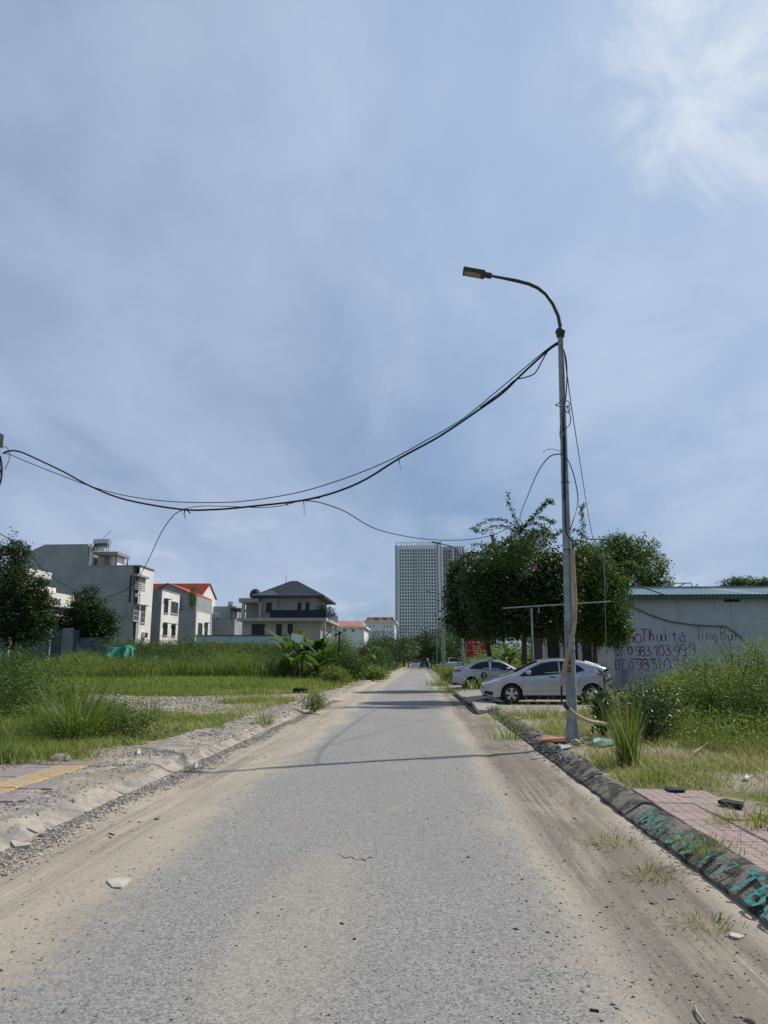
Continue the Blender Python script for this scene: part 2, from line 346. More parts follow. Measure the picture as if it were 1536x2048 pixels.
def road_mat():
    m, nt, b = newmat('dusty_asphalt'); t = nd(nt, 'ShaderNodeTexCoord').outputs['Object']
    s = nd(nt, 'ShaderNodeSeparateXYZ'); nt.links.new(t, s.inputs[0]); X, Y = s.outputs[0], s.outputs[1]
    b.inputs['Roughness'].default_value = .92; b.inputs['Specular IOR Level'].default_value = .2
    # aggregate
    vo = nd(nt, 'ShaderNodeTexVoronoi'); vo.inputs['Scale'].default_value = 95; nt.links.new(t, vo.inputs['Vector'])
    vc = nd(nt, 'ShaderNodeSeparateColor'); nt.links.new(vo.outputs['Color'], vc.inputs[0])
    g1 = noise(nt, t, 210, 3, .7)
    agg = mix(nt, mrange(nt, vc.outputs[0], .1, .9), (.115, .115, .113), (.50, .495, .48))
    agg = mix(nt, mrange(nt, g1, .35, .65), agg, (.29, .285, .275))
    pits = mrange(nt, noise(nt, t, 38, 6, .8), .37, .44, 1, 0)
    agg = mix(nt, mth(nt, 'MULTIPLY', pits, .75), agg, (.07, .07, .07))
    vp = nd(nt, 'ShaderNodeTexVoronoi'); vp.inputs['Scale'].default_value = 42; vp.inputs['Randomness'].default_value = 1; nt.links.new(t, vp.inputs['Vector'])
    vps = nd(nt, 'ShaderNodeSeparateColor'); nt.links.new(vp.outputs['Color'], vps.inputs[0])
    pit2 = mth(nt, 'MULTIPLY', mrange(nt, vp.outputs['Distance'], .36, .22), mrange(nt, mth(nt, 'ADD', vps.outputs[1], mth(nt, 'MULTIPLY', noise(nt, t, 1.7, 3), .6)), .92, 1.0))
    agg = mix(nt, mth(nt, 'MULTIPLY', pit2, .85), agg, (.055, .055, .055)); agg = mix(nt, 1.0, agg, (1.03, 1.0, .955), 'MULTIPLY')
    agg = mix(nt, mrange(nt, noise(nt, t, .55, 4, .6, .4, (1, .35, 1)), .3, .75, 0, .5), agg, (.22, .22, .218))
    # sand cover
    n_big = noise(nt, t, .8, 5, .6, .3, (1, .45, 1)); n_f = noise(nt, t, 9, 6, .75)
    edge = mth(nt, 'ADD', mth(nt, 'MULTIPLY', mth(nt, 'SUBTRACT', n_big, .5), 1.3), mth(nt, 'MULTIPLY', mth(nt, 'SUBTRACT', n_f, .5), 1.1))
    xl = mth(nt, 'ADD', X, edge); xr = mth(nt, 'ADD', X, edge)
    left = mrange(nt, xl, -1.75, -2.25); right = mrange(nt, xr, .50, 1.10)
    sand = mth(nt, 'MAXIMUM', left, right)
    # loose patch left of the middle
    px_ = mth(nt, 'DIVIDE', mth(nt, 'ADD', X, .72), .42); py_ = mth(nt, 'DIVIDE', mth(nt, 'SUBTRACT', Y, 4.9), 2.0)
    rr = mth(nt, 'ADD', mth(nt, 'MULTIPLY', px_, px_), mth(nt, 'MULTIPLY', py_, py_))
    patch = mrange(nt, mth(nt, 'ADD', rr, mth(nt, 'MULTIPLY', edge, 1.6)), 1.25, .15, 0, .42)
    sand = mth(nt, 'MAXIMUM', sand, patch)
    sand = mth(nt, 'MAXIMUM', sand, mrange(nt, noise(nt, t, 1.6, 6, .7, .2, (1, .5, 1)), .55, .8, 0, .45))
    # chips show through thin sand
    thin = mrange(nt, noise(nt, t, 34, 6, .85), .38, .50)
    full = mth(nt, 'MAXIMUM', mrange(nt, xl, -2.2, -2.9), mrange(nt, xr, 1.0, 1.5))
    sandm = mth(nt, 'MULTIPLY', sand, mth(nt, 'MAXIMUM', thin, full))
    sc = mix(nt, mrange(nt, noise(nt, t, 2.2, 6, .65, .2, (1, .3, 1)), .3, .7), (.49, .425, .325), (.40, .345, .265))
    sc = mix(nt, mrange(nt, noise(nt, t, 120, 3, .8), .45, .72, 0, .4), sc, (.22, .2, .17))
    # tyre tracks: long streaks of compressed, darker grit
    st = noise(nt, t, 1.0, 6, .7, .25, (9, .16, 1)); st2 = noise(nt, t, 1.0, 5, .7, .1, (30, .3, 1))
    trk = mth(nt, 'MULTIPLY', mrange(nt, X, .9, 1.25), mrange(nt, X, 2.0, 1.75))
    trl = mth(nt, 'MULTIPLY', mrange(nt, X, -2.4, -2.65), mrange(nt, X, -3.2, -3.0))
    tk_ = mrange(nt, noise(nt, t, .9, 5, .7, .6), .34, .56, .3, 1)
    tk = mth(nt, 'MULTIPLY', mth(nt, 'ADD', mth(nt, 'MULTIPLY', trk, .9), mth(nt, 'MULTIPLY', trl, .55)), mrange(nt, mth(nt, 'ADD', mth(nt, 'MULTIPLY', st, .65), mth(nt, 'MULTIPLY', st2, .35)), .42, .60))
    sc = mix(nt, mth(nt, 'MULTIPLY', mth(nt, 'MULTIPLY', trk, mrange(nt, noise(nt, t, 1.1, 6, .7, .4, (1.6, .35, 1)), .30, .54)), .85), sc, (.215, .182, .142))
    sc = mix(nt, mth(nt, 'MULTIPLY', tk, tk_), sc, (.17, .148, .12))
    colr = mix(nt, sandm, agg, sc)
    pk = mrange(nt, noise(nt, t, 1.3, 3), .55, .72, 0, .16); colr = mix(nt, pk, colr, (.34, .24, .23))
    nt.links.new(colr, b.inputs['Base Color'])
    # relief
    wv = nd(nt, 'ShaderNodeTexWave', wave_type='BANDS', bands_direction='Y'); wv.inputs['Scale'].default_value = 5.2; wv.inputs['Distortion'].default_value = 1.2; wv.inputs['Detail'].default_value = 2
    nt.links.new(t, wv.inputs['Vector'])
    tread = mth(nt, 'MULTIPLY', mth(nt, 'MULTIPLY', mrange(nt, X, 1.12, 1.2), mrange(nt, X, 1.42, 1.34)), wv.outputs['Fac'])
    h = mth(nt, 'ADD', mth(nt, 'MULTIPLY', mth(nt, 'ADD', vc.outputs[0], g1), .45), mth(nt, 'MULTIPLY', mth(nt, 'MULTIPLY', tread, mrange(nt, n_big, .42, .6)), .9))
    h = mth(nt, 'ADD', h, mth(nt, 'MULTIPLY', mth(nt, 'MULTIPLY', st, 2.6), mth(nt, 'MAXIMUM', trk, trl)))
    h = mth(nt, 'ADD', h, mth(nt, 'MULTIPLY', n_f, 1.2))
    bump(nt, b, h, .8, .011)
    return m
def ground_mat():
    m, nt, b = newmat('verge_soil'); t = nd(nt, 'ShaderNodeTexCoord').outputs['Object']
    a = nd(nt, 'ShaderNodeAttribute', attribute_name='grassy').outputs['Fac']
    b.inputs['Roughness'].default_value = .95; b.inputs['Specular IOR Level'].default_value = .15
    n1 = noise(nt, t, 1.2, 6, .65, .3); n2 = noise(nt, t, 14, 6, .75); n3 = noise(nt, t, 70, 3, .8)
    c = mix(nt, mrange(nt, n1, .3, .7), (.37, .32, .25), (.27, .235, .185))
    c = mix(nt, mrange(nt, n2, .5, .75, 0, .6), c, (.20, .185, .17))
    c = mix(nt, mrange(nt, n3, .55, .8, 0, .6), c, (.46, .43, .38))
    g = mix(nt, mrange(nt, n2, .3, .7), (.12, .14, .035), (.19, .195, .065))
    g = mix(nt, mrange(nt, n1, .5, .75, 0, .6), g, (.24, .20, .11))
    c = mix(nt, mrange(nt, mth(nt, 'ADD', a, mth(nt, 'MULTIPLY', mth(nt, 'SUBTRACT', n2, .5), .9)), .25, .7), c, g)
    nt.links.new(c, b.inputs['Base Color'])
    bump(nt, b, mth(nt, 'ADD', n2, mth(nt, 'MULTIPLY', n3, .35)), .8, .03)
    return m
def tile_mat(name, c, c2):
    m, nt, b = newmat(name); t = nd(nt, 'ShaderNodeTexCoord').outputs['Object']
    oi = nd(nt, 'ShaderNodeObjectInfo')
    b.inputs['Roughness'].default_value = .9
    br = nd(nt, 'ShaderNodeTexBrick', offset=0.0); br.inputs['Scale'].default_value = 1.0; br.inputs['Mortar Size'].default_value = .006
    br.inputs['Brick Width'].default_value = .1; br.inputs['Row Height'].default_value = .1; br.inputs['Mortar Smooth'].default_value = .3
    nt.links.new(t, br.inputs['Vector'])
    cc = mix(nt, oi.outputs['Random'], c, c2)
    wp = posnode(nt); cc = mix(nt, mrange(nt, noise(nt, wp, 2.6, 8, .75), .40, .66, 0, .75), cc, (.34, .285, .24)); cc = mix(nt, mrange(nt, noise(nt, wp, 14, 5, .7), .52, .72, 0, .6), cc, (.17, .14, .12))
    cc = mix(nt, mth(nt, 'MULTIPLY', br.outputs['Fac'], .7), cc, (.10, .085, .08))
    nt.links.new(cc, b.inputs['Base Color'])
    inv = mth(nt, 'SUBTRACT', 1.0, br.outputs['Fac']); bump(nt, b, mth(nt, 'ADD', inv, mth(nt, 'MULTIPLY', noise(nt, t, 60, 4), .4)), .7, .006)
    return m
MT['road'] = road_mat(); MT['ground'] = ground_mat()
MT['tile_red'] = tile_mat('pink_paving', (.37, .245, .225), (.31, .215, .20))
MT['tile_purple'] = tile_mat('mauve_paving', (.30, .235, .245), (.25, .205, .215))
MT['tile_yel'] = tile_mat('yellow_paving', (.52, .37, .16), (.42, .30, .14))
def wallr_mat():
    m, nt, b = newmat('stained_wall_plaster'); t = nd(nt, 'ShaderNodeTexCoord').outputs['Object']
    b.inputs['Roughness'].default_value = .9
    s = nd(nt, 'ShaderNodeSeparateXYZ'); nt.links.new(t, s.inputs[0])
    c = mix(nt, mrange(nt, noise(nt, t, .5, 6, .65, .4), .35, .65), (.50, .53, .56), (.42, .45, .475))
    blot = mrange(nt, noise(nt, t, 1.5, 8, .72, .6), .56, .70, 0, .55)
    c = mix(nt, blot, c, (.20, .20, .20))
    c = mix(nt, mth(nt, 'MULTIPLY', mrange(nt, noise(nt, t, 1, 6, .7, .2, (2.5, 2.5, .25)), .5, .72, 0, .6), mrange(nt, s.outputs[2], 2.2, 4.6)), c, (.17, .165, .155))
    c = mix(nt, mth(nt, 'MULTIPLY', mrange(nt, noise(nt, t, .7, 5), .42, .6, 0, .8), mrange(nt, s.outputs[2], 1.6, .3)), c, (.22, .215, .19))
    nt.links.new(c, b.inputs['Base Color']); bump(nt, b, noise(nt, t, 12, 6), .3, .02)
    return m
MT['wallr'] = wallr_mat()

# ------------------------------------------------------------------ setting: ground, road, kerbs
KL, KR = -3.42, 2.02
def gz(x, y):
    x = np.asarray(x, float); y = np.asarray(y, float)
    side = np.maximum(sst(KL - .05, KL - .22, x), sst(KR + .05, KR + .24, x))
    z = -.06 + side * (.185)
    off = np.maximum(sst(KL - .3, KL - 2.5, x), sst(KR + .6, KR + 2.5, x))
    z = z + side * (fbm(x, y, .5, 3) - .5) * .05 + off * (fbm(x, y, 3.5, 5) - .45) * .22
    drive = sst(2.2, 2.5, x) * sst(13, 10.5, x) * sst(21.5, 23, y) * sst(36, 34, y)
    z = z * (1 - drive) + drive * .135
    dirt = np.exp(-(((x + 9.5) / 4.2) ** 2 + ((y - 24) / 4.) ** 2)); z = z + dirt * .10 * fbm(x, y, .7, 8)
    z = z + .0 * y
    return z
def grassy(x, y):
    x = np.asarray(x, float); y = np.asarray(y, float)
    n = fbm(x, y, 1.6, 21) - .5; nf = fbm(x, y, .35, 25) - .5
    e = n * 1.6 + nf * .6
    near = .75 * sst(12.5, 18, y); gl = sst(-4.75, -5.3, x - near + e * .8) * sst(9.9, 10.7, y + e * .6 - (x + 6) * .45)
    dirt = np.exp(-(((x + 11.5) / 5.4) ** 2 + ((y - 25.0) / 6.4) ** 2)); gl = gl * (1 - .97 * sst(.22, .42, dirt + n * .6))
    dirt2 = np.exp(-(((x + 4.6) / 1.6) ** 2 + ((y - 31) / 3.) ** 2)); gl = gl * (1 - sst(.4, .7, dirt2 + n * .4))
    gr = sst(2.3, 2.7, x + e * .35)
    tile = sst(2.2, 2.35, x) * sst(3.45, 3.15, x + nf * .5) * sst(6.15, 6.5, y + nf) * sst(8.8, 8.5, y + nf)
    gr = gr * (1 - .9 * tile) * (.35 + .65 * sst(-.12, .12, n + .12 * sst(3.2, 5, x) - .05))
    drive = sst(2.2, 2.5, x) * sst(9.5, 8.0, x + n * 2) * sst(20.5, 22.5, y + n * 3) * sst(36, 34, y); gr = gr * (1 - .95 * drive)
    gl = gl * (1 - .75 * sst(.52, .68, fbm(x, y, 2.6, 27)) * sst(-12, -5.5, x) * sst(11.5, 13, y)); far = sst(42, 50, y)
    return np.clip(np.where(x < 0, gl, gr) * 1.0 + 0 * far, 0, 1)

def grid(name, xs, ys, zf, mat, attr=None):
    X, Y = np.meshgrid(xs, ys); Z = zf(X, Y); V = np.stack([X.ravel(), Y.ravel(), Z.ravel()], 1)
    nx, ny = len(xs), len(ys); i = (np.arange(ny - 1)[:, None] * nx + np.arange(nx - 1)[None, :]).ravel()
    Fc = np.stack([i, i + 1, i + nx + 1, i + nx], 1)
    me = np_mesh(name, V, [Fc], mat, smooth=True)
    if attr is not None:
        a = me.attributes.new('grassy', 'FLOAT', 'POINT'); a.data.foreach_set('value', attr(V[:, 0], V[:, 1]).astype(np.float32))
    o = bpy.data.objects.new(name, me); col.objects.link(o); return o
xs = np.concatenate([-np.geomspace(1400, 16, 40), np.linspace(-15.5, -3.9, 110), np.linspace(-3.8, -3.3, 16), [-3.2, 1.85], np.linspace(1.95, 2.5, 18), np.linspace(2.6, 12, 100), np.geomspace(12.5, 1400, 44)])
ys = np.concatenate([np.linspace(-60, 0, 12), np.linspace(1, 4, 12), np.linspace(4.1, 20, 190), np.linspace(20.3, 45, 90), np.geomspace(46, 4500, 60)])
g = grid('ground', xs, ys, gz, MT['ground'], lambda x, y: np.where(y > 60, .9, grassy(x, y))); tag(g, kind='structure')
def rz(x, y):
    z = .012 * np.cos((x + .7) / 2.7 * 1.5)
    band = sst(.85, 1.1, x) * sst(1.95, 1.75, x); z = z - band * .018 * (vnoise(x * 5, y * .25, 1, 41))
    bl = sst(-2.3, -2.6, x) * sst(-3.25, -3.0, x); z = z - bl * .022 * (vnoise(x * 4, y * .2, 1, 43)) + .006 * (fbm(x, y, .8, 44) - .5)
    bank = sst(-2.95, -3.4, x); z = z + bank * .025
    bankr = sst(1.75, 2.0, x); return z + bankr * .02
xs = np.concatenate([np.linspace(KL - .06, -1.8, 50), np.linspace(-1.7, .8, 20), np.linspace(.85, KR + .06, 44)])
ys = np.concatenate([np.linspace(-30, 2.4, 20), np.linspace(2.5, 14, 190), np.linspace(14.2, 40, 80), np.geomspace(41, 700, 50)])
rd = grid('road', xs, ys, rz, MT['road']); tag(rd, kind='structure')

def kerb(side, mat, x0, sgn, label):
    far = MB()
    prof = [(0, -.03), (0, .055), (.17, .155), (.27, .158), (.27, -.03)] if side else [(0, -.03), (0, .022), (.24, .122), (.36, .128), (.36, -.03)]
    far.prism(prof, lambda p: (x0 + sgn * p[0], 58, p[1]), lambda p: (x0 + sgn * p[0], 400, p[1]))
    par = far.build('kerb', mat, None); tag(par, kind='structure')
    ms = []
    for k in range(6):
        rr = random.Random(k + 10 * side); mb = MB(); nseg = 7; rows = []
        for i in range(nseg + 1):
            y = -.488 + .976 * i / nseg; j = lambda a: rr.uniform(-a, a); e = .007 if i in (0, nseg) else 0
            rows.append([(sgn * (p[0] + j(.012) + (e if p[0] < .2 else 0)), y, p[1] + (j(.008) if p[1] > 0 else 0) - (e if p[1] > .05 else 0)) for p in prof])
        vs = [v for r_ in rows for v in r_]; n = len(prof)
        fs = [(i * n + a, i * n + (a + 1) % n, (i + 1) * n + (a + 1) % n, (i + 1) * n + a) for i in range(nseg) for a in range(n)] + [tuple(range(n)), tuple(nseg * n + a for a in range(n))]
        mb.add(vs, fs); ms.append(mb.mesh('kerb_stone', mat, smooth=50))
    rr = random.Random(side)
    for k in range(56):
        y = 2.5 + k
        if side == 1 and 25 <= y <= 28: continue
        inst('kerb_stone', rr.choice(ms), Vector((x0 + rr.uniform(-.014, .014), y, rr.uniform(-.012, .008))) - par.location,
             (rr.uniform(-.008, .008), rr.uniform(-.03, .03), rr.uniform(-.010, .010)), par)
    return par
kl = kerb(0, MT['kerbl'], KL, -1, ''); kr = kerb(1, MT['kerbr'], KR, 1, '')

# strokes: a small hand-drawn alphabet -----------------------------------------
def arc(cx_, cy_, rx, ry, a0, a1, n=10): return [(cx_ + rx * math.cos(R(a0 + (a1 - a0) * i / n)), cy_ + ry * math.sin(R(a0 + (a1 - a0) * i / n))) for i in range(n + 1)]
G = {'0': [arc(.3, .5, .27, .48, 90, 450, 16)], '1': [[(.12, .72), (.36, 1), (.36, 0)]], '2': [arc(.3, .72, .26, .26, 160, -30, 8) + [(.05, .02), (.6, 0)]],
     '3': [[(.05, .98), (.5, .98), (.28, .6)] + arc(.28, .31, .27, .3, 90, -130, 9)], '4': [[(.42, 0), (.42, 1), (.03, .35), (.6, .35)]],
     '5': [[(.55, 1), (.12, 1), (.1, .6)] + arc(.28, .33, .27, .32, 110, -130, 9)], '6': [[(.5, 1), (.15, .55)] + arc(.3, .28, .25, .27, 160, -200, 14)],
     '7': [[(.05, 1), (.58, 1), (.25, 0)]], '8': [arc(.3, .75, .2, .23, -90, 270, 12), arc(.3, .26, .26, .26, 90, 450, 14)],
     '9': [arc(.3, .73, .23, .26, 0, 360, 12) + [(.5, .3), (.38, .02), (.15, 0)]], '.': [[(.12, .0), (.2, .05)]], ':': [[(.15, .2), (.2, .26)], [(.15, .65), (.2, .72)]],
     'Đ': [[(.12, 0), (.12, 1)] + arc(.12, .5, .42, .5, 90, -90, 9), [(-.06, .5), (.3, .5)]], 'T': [[(0, 1), (.66, 1)], [(.34, 1), (.3, 0)]], 'B': [[(.1, 0), (.1, 1)] + arc(.1, .76, .35, .24, 90, -90, 7) + arc(.1, .26, .42, .26, 90, -90, 7)],
     'A': [[(0, 0), (.3, 1), (.6, 0)], [(.12, .38), (.5, .38)]], 'O': [arc(.3, .5, .28, .48, 90, 450, 14)], 'N': [[(.05, 0), (.05, 1), (.55, 0), (.55, 1)]], 'G': [arc(.32, .5, .28, .48, 50, 330, 12) + [(.58, .45), (.35, .45)]],
     'Ư': [[(.05, 1), (.08, .2), (.3, 0), (.52, .2), (.55, 1), (.68, 1.1)]], 'Ơ': [arc(.3, .5, .28, .48, 90, 450, 14), [(.5, .85), (.66, 1.05)]], 'n': [[(.08, 0), (.08, .6)], [(.08, .4), (.25, .6), (.42, .5), (.45, 0)]],
     'o': [arc(.28, .33, .25, .33, 90, 450, 12)], 'h': [[(.05, .0), (.3, .95), (.12, 1.0), (.14, 0)], [(.14, .35), (.32, .58), (.44, .4), (.46, 0)]], 'u': [[(.06, .6), (.1, .08), (.28, 0), (.45, .2), (.46, .6)], [(.46, .6), (.48, 0)]],
     'ú': [[(.06, .6), (.1, .08), (.28, 0), (.45, .2), (.46, .6)], [(.46, .6), (.48, 0)], [(.28, .75), (.46, 1.0)]], 't': [[(.25, .95), (.25, .1), (.42, 0)], [(.05, .66), (.48, .66)]], 'à': [arc(.26, .3, .22, .3, 30, 330, 10), [(.48, .6), (.48, .05), (.58, 0)], [(.15, .82), (.42, .76)]],
     'ê': [[(.08, .32), (.46, .34)] + arc(.27, .32, .2, .3, 10, 310, 9), [(.12, .72), (.27, .86), (.42, .72)]], 'í': [[(.15, .58), (.17, 0)], [(.13, .75), (.3, .98)]], 'ù': [[(.06, .6), (.1, .08), (.28, 0), (.45, .2), (.46, .6)], [(.46, .6), (.48, 0)], [(.15, .98), (.34, .76)]], 'g': [arc(.26, .32, .22, .3, 0, 360, 10) + [(.48, -.2), (.3, -.35), (.1, -.25)]], '-': [[(.05, .5), (.5, .5)]], ' ': []}
def strokes(mb, polys, org, ux, uy, nrm, h, th, off=.004, wob=0.0, seed=0, sx=1.0, adv=None):
    rr = random.Random(seed)
    for pl in polys:
        P = [Vector(org) + ux * (p[0] * h * sx) + uy * (p[1] * h) + nrm * off + ux * rr.uniform(-wob, wob) + uy * rr.uniform(-wob, wob) for p in pl]
        L, Rr = [], []
        for i, p in enumerate(P):
            d = (P[min(i + 1, len(P) - 1)] - P[max(i - 1, 0)]); d = d.normalized() if d.length > 1e-6 else ux
            s_ = nrm.cross(d).normalized() * th / 2 * rr.uniform(.6, 1.35); L.append(p + s_); Rr.append(p - s_)
        n = len(P); mb.add(L + Rr, [(i, i + 1, n + i + 1, n + i) for i in range(n - 1)])
def text(mb, s, org, ux, uy, nrm, h, th, gap=.8, **k):
    x = 0
    for i, ch in enumerate(s):
        w = {'.': .35, ':': .4, ' ': .5, '1': .6}.get(ch, gap)
        strokes(mb, G[ch], Vector(org) + ux * (x * h * k.get('sx', 1)), ux, uy, nrm, h, th, seed=i * 7 + 1, **k); x += w
# teal lettering sprayed on the sloping kerb face (kerb slope from (0,.055) to (.17,.155))
mb = MB(); up = Vector((.17, 0, .10)).normalized(); nr = Vector((-.10, 0, .17)).normalized(); ux = Vector((0, -1, 0))
text(mb, 'BAO4 639 117', (KR + .012, 7.62, .068), ux, up, nr, .17, .032, gap=.72, off=.024, wob=.008, sx=1.5)
text(mb, 'T884', (KR + .012, 5.45, .066), ux, up, nr, .185, .045, gap=.85, off=.024, wob=.008, sx=1.6)
mb.build('painted_lettering', MT['teal_paint'], kr, fix=False)

# pavement tiles ---------------------------------------------------------------
def tilemesh(mat):
    mb = MB(); h = .194; b_ = .008; mb.add([(-h, -h, -.05), (h, -h, -.05), (h, h, -.05), (-h, h, -.05), (-h, -h, -b_), (h, -h, -b_), (h, h, -b_), (-h, h, -b_), (-h + b_, -h + b_, 0), (h - b_, -h + b_, 0), (h - b_, h - b_, 0), (-h + b_, h - b_, 0)],
        [(0, 1, 5, 4), (1, 2, 6, 5), (2, 3, 7, 6), (3, 0, 4, 7), (4, 5, 9, 8), (5, 6, 10, 9), (6, 7, 11, 10), (7, 4, 8, 11), (8, 9, 10, 11)])
    return mb.mesh('paving_tile', mat)
tm = {k: tilemesh(MT[k]) for k in ('tile_red', 'tile_purple', 'tile_yel')}
def pavement(x0, x1, y0, y1, fn):
    base = MB(); base.b2(x0, x1, y0, y1, .02, .105); p = base.build('pavement', MT['kerbl'], None); tag(p, kind='structure')
    nx = int((x1 - x0) / .4); ny = int((y1 - y0) / .4); rr = random.Random(5)
    for i in range(nx):
        for j in range(ny):
            x = x0 + .2 + i * .4; y = y0 + .2 + j * .4; k = fn(x, y, i, j, rr)
            if not k: continue
            inst('paving_tile', tm[k], Vector((x, y, .158 + rr.uniform(-.006, .008))) - p.location, (rr.uniform(-.018, .018), rr.uniform(-.018, .018), rr.uniform(-.02, .02)), p)
    return p
def right_tiles(x, y, i, j, rr):
    if y < 6.1 and rr.random() < .92: return None
    if i >= 3 and (y > 7.9 or y < 6.8): return None
    if i >= 2 and j not in (7, 8) and rr.random() < .25: return None
    if i == 2 and j in (7, 8) or (i == 3 and j == 7): return 'tile_yel'
    return 'tile_red'
pavement(KR + .29, KR + .29 + 1.65, 4.0, 8.8, right_tiles)
def left_tiles(x, y, i, j, rr):
    if x > -4.5: return None if rr.random() < .75 else 'tile_purple'
    if -4.9 < x < -4.5: return 'tile_yel' if rr.random() < .96 else None
    return 'tile_purple' if rr.random() < .93 else None
pavement(-8.5, -3.7, 4.6, 10.6, left_tiles)

# sand blown and washed over the left kerb and pavement (thin uneven sheet)
xs = np.linspace(-4.62, KL - .02, 70); ys = np.linspace(3, 40, 900)
def sz(x, y): return .060 + sst(-3.4, -3.7, x) * .072 + (fbm(x, y, .35, 61) - .42) * .05 + (fbm(x, y, .12, 66) - .5) * .03 - sst(KL - .22, KL - .02, x) * .09
tag(grid('sand_bank', xs, ys, sz, MT['kerbl']), kind='structure')

# ------------------------------------------------------------------ vegetation generators
def leaves(C, size, up=.3, aspect=2.2, droop=0.0, rng=RNG):
    n = len(C); size = np.broadcast_to(size, (n,))[:, None] * rng.uniform(.65, 1.25, (n, 1))
    d = rng.normal(size=(n, 3)); d[:, 2] = d[:, 2] * .6 - droop; d /= np.linalg.norm(d, axis=1, keepdims=True)
    r = rng.normal(size=(n, 3)); r[:, 2] += up * 3 ; s = np.cross(d, r); s /= np.linalg.norm(s, axis=1, keepdims=True) + 1e-9
    nn = np.cross(s, d); w = size / aspect / 1.0
    a = C - d * size * .5; t = C + d * size * .5; l = C + s * w * .5 + nn * w * .12 - d * size * .05; r_ = C - s * w * .5 + nn * w * .12 - d * size * .05
    V = np.stack([a, r_, t, l], 1).reshape(-1, 3); i = np.arange(n)[:, None] * 4
    Fc = np.concatenate([i + [0, 1, 2], i + [0, 2, 3]], 0)
    rn = rng.random(n); return V, Fc, np.concatenate([rn, rn])
def merge(parts):
    Vs, Fs, Rs = [], [], []; o = 0
    for V, Fc, r_ in parts: Vs.append(V); Fs.append(Fc + o); Rs.append(r_); o += len(V)
    return np.concatenate(Vs), [np.concatenate(Fs)], np.concatenate(Rs)
def blades(P, h, w, lean=.35, bend=.5, segs=3, rng=RNG, az=None):
    n = len(P); h = np.broadcast_to(h, (n,)) * rng.uniform(.55, 1.2, n); w = np.broadcast_to(w, (n,)) * rng.uniform(.7, 1.3, n)
    az = rng.uniform(0, 2 * np.pi, n) if az is None else az; ln = np.abs(rng.normal(0, lean, n)); bd = rng.uniform(.2, 1, n) * bend
    dx, dy = np.cos(az), np.sin(az); sa = az + np.pi / 2 + rng.uniform(-.9, .9, n); sx, sy = np.cos(sa), np.sin(sa)
    rows = []
    for k in range(segs + 1):
        t = k / segs; out = (ln * t + bd * t * t) * h; z = h * t * (1 - .35 * bd * t * t); ww = w * (1 - t ** 1.5) * .5
        c = np.stack([P[:, 0] + dx * out, P[:, 1] + dy * out, P[:, 2] + z], 1); s = np.stack([sx * ww, sy * ww, 0 * ww], 1)
        if k < segs: rows += [c - s, c + s]
        else: rows += [c]
    nv = 2 * segs + 1; V = np.stack(rows, 1).reshape(-1, 3); i = np.arange(n)[:, None] * nv; fs = []
    for k in range(segs - 1): fs += [i + [2 * k, 2 * k + 1, 2 * k + 3], i + [2 * k, 2 * k + 3, 2 * k + 2]]
    fs += [i + [2 * segs - 2, 2 * segs - 1, 2 * segs]]
    rn = rng.random(n); return V, np.concatenate(fs), np.concatenate([rn] * len(fs))
def clumpy(blobs, n, per=14, spread=.16, shell=.55, rng=RNG):
    "leaf centres gathered in twig-end clumps over ellipsoid shells"
    w = np.array([b[3] * b[4] + b[4] * b[5] + b[3] * b[5] for b in blobs]); k = max(1, n // per)
    ids = rng.choice(len(blobs), k, p=w / w.sum()); B = np.array(blobs, float)[ids]
    d = rng.normal(size=(k, 3)); d /= np.linalg.norm(d, axis=1, keepdims=True); rad = shell + (1.04 - shell) * rng.random(k) ** .55
    rad = rad * (1 + .30 * rng.random(k) * (rng.random(k) > .8)) * (1 + .16 * np.sin(d[:, 0] * 7 + ids) * np.cos(d[:, 1] * 6 + d[:, 2] * 5))
    C = B[:, :3] + d * B[:, 3:6] * rad[:, None]
    sp = spread * B[:, 3:6].mean(1)[:, None, None]
    return (C[:, None, :] + rng.normal(size=(k, per, 3)) * sp).reshape(-1, 3)
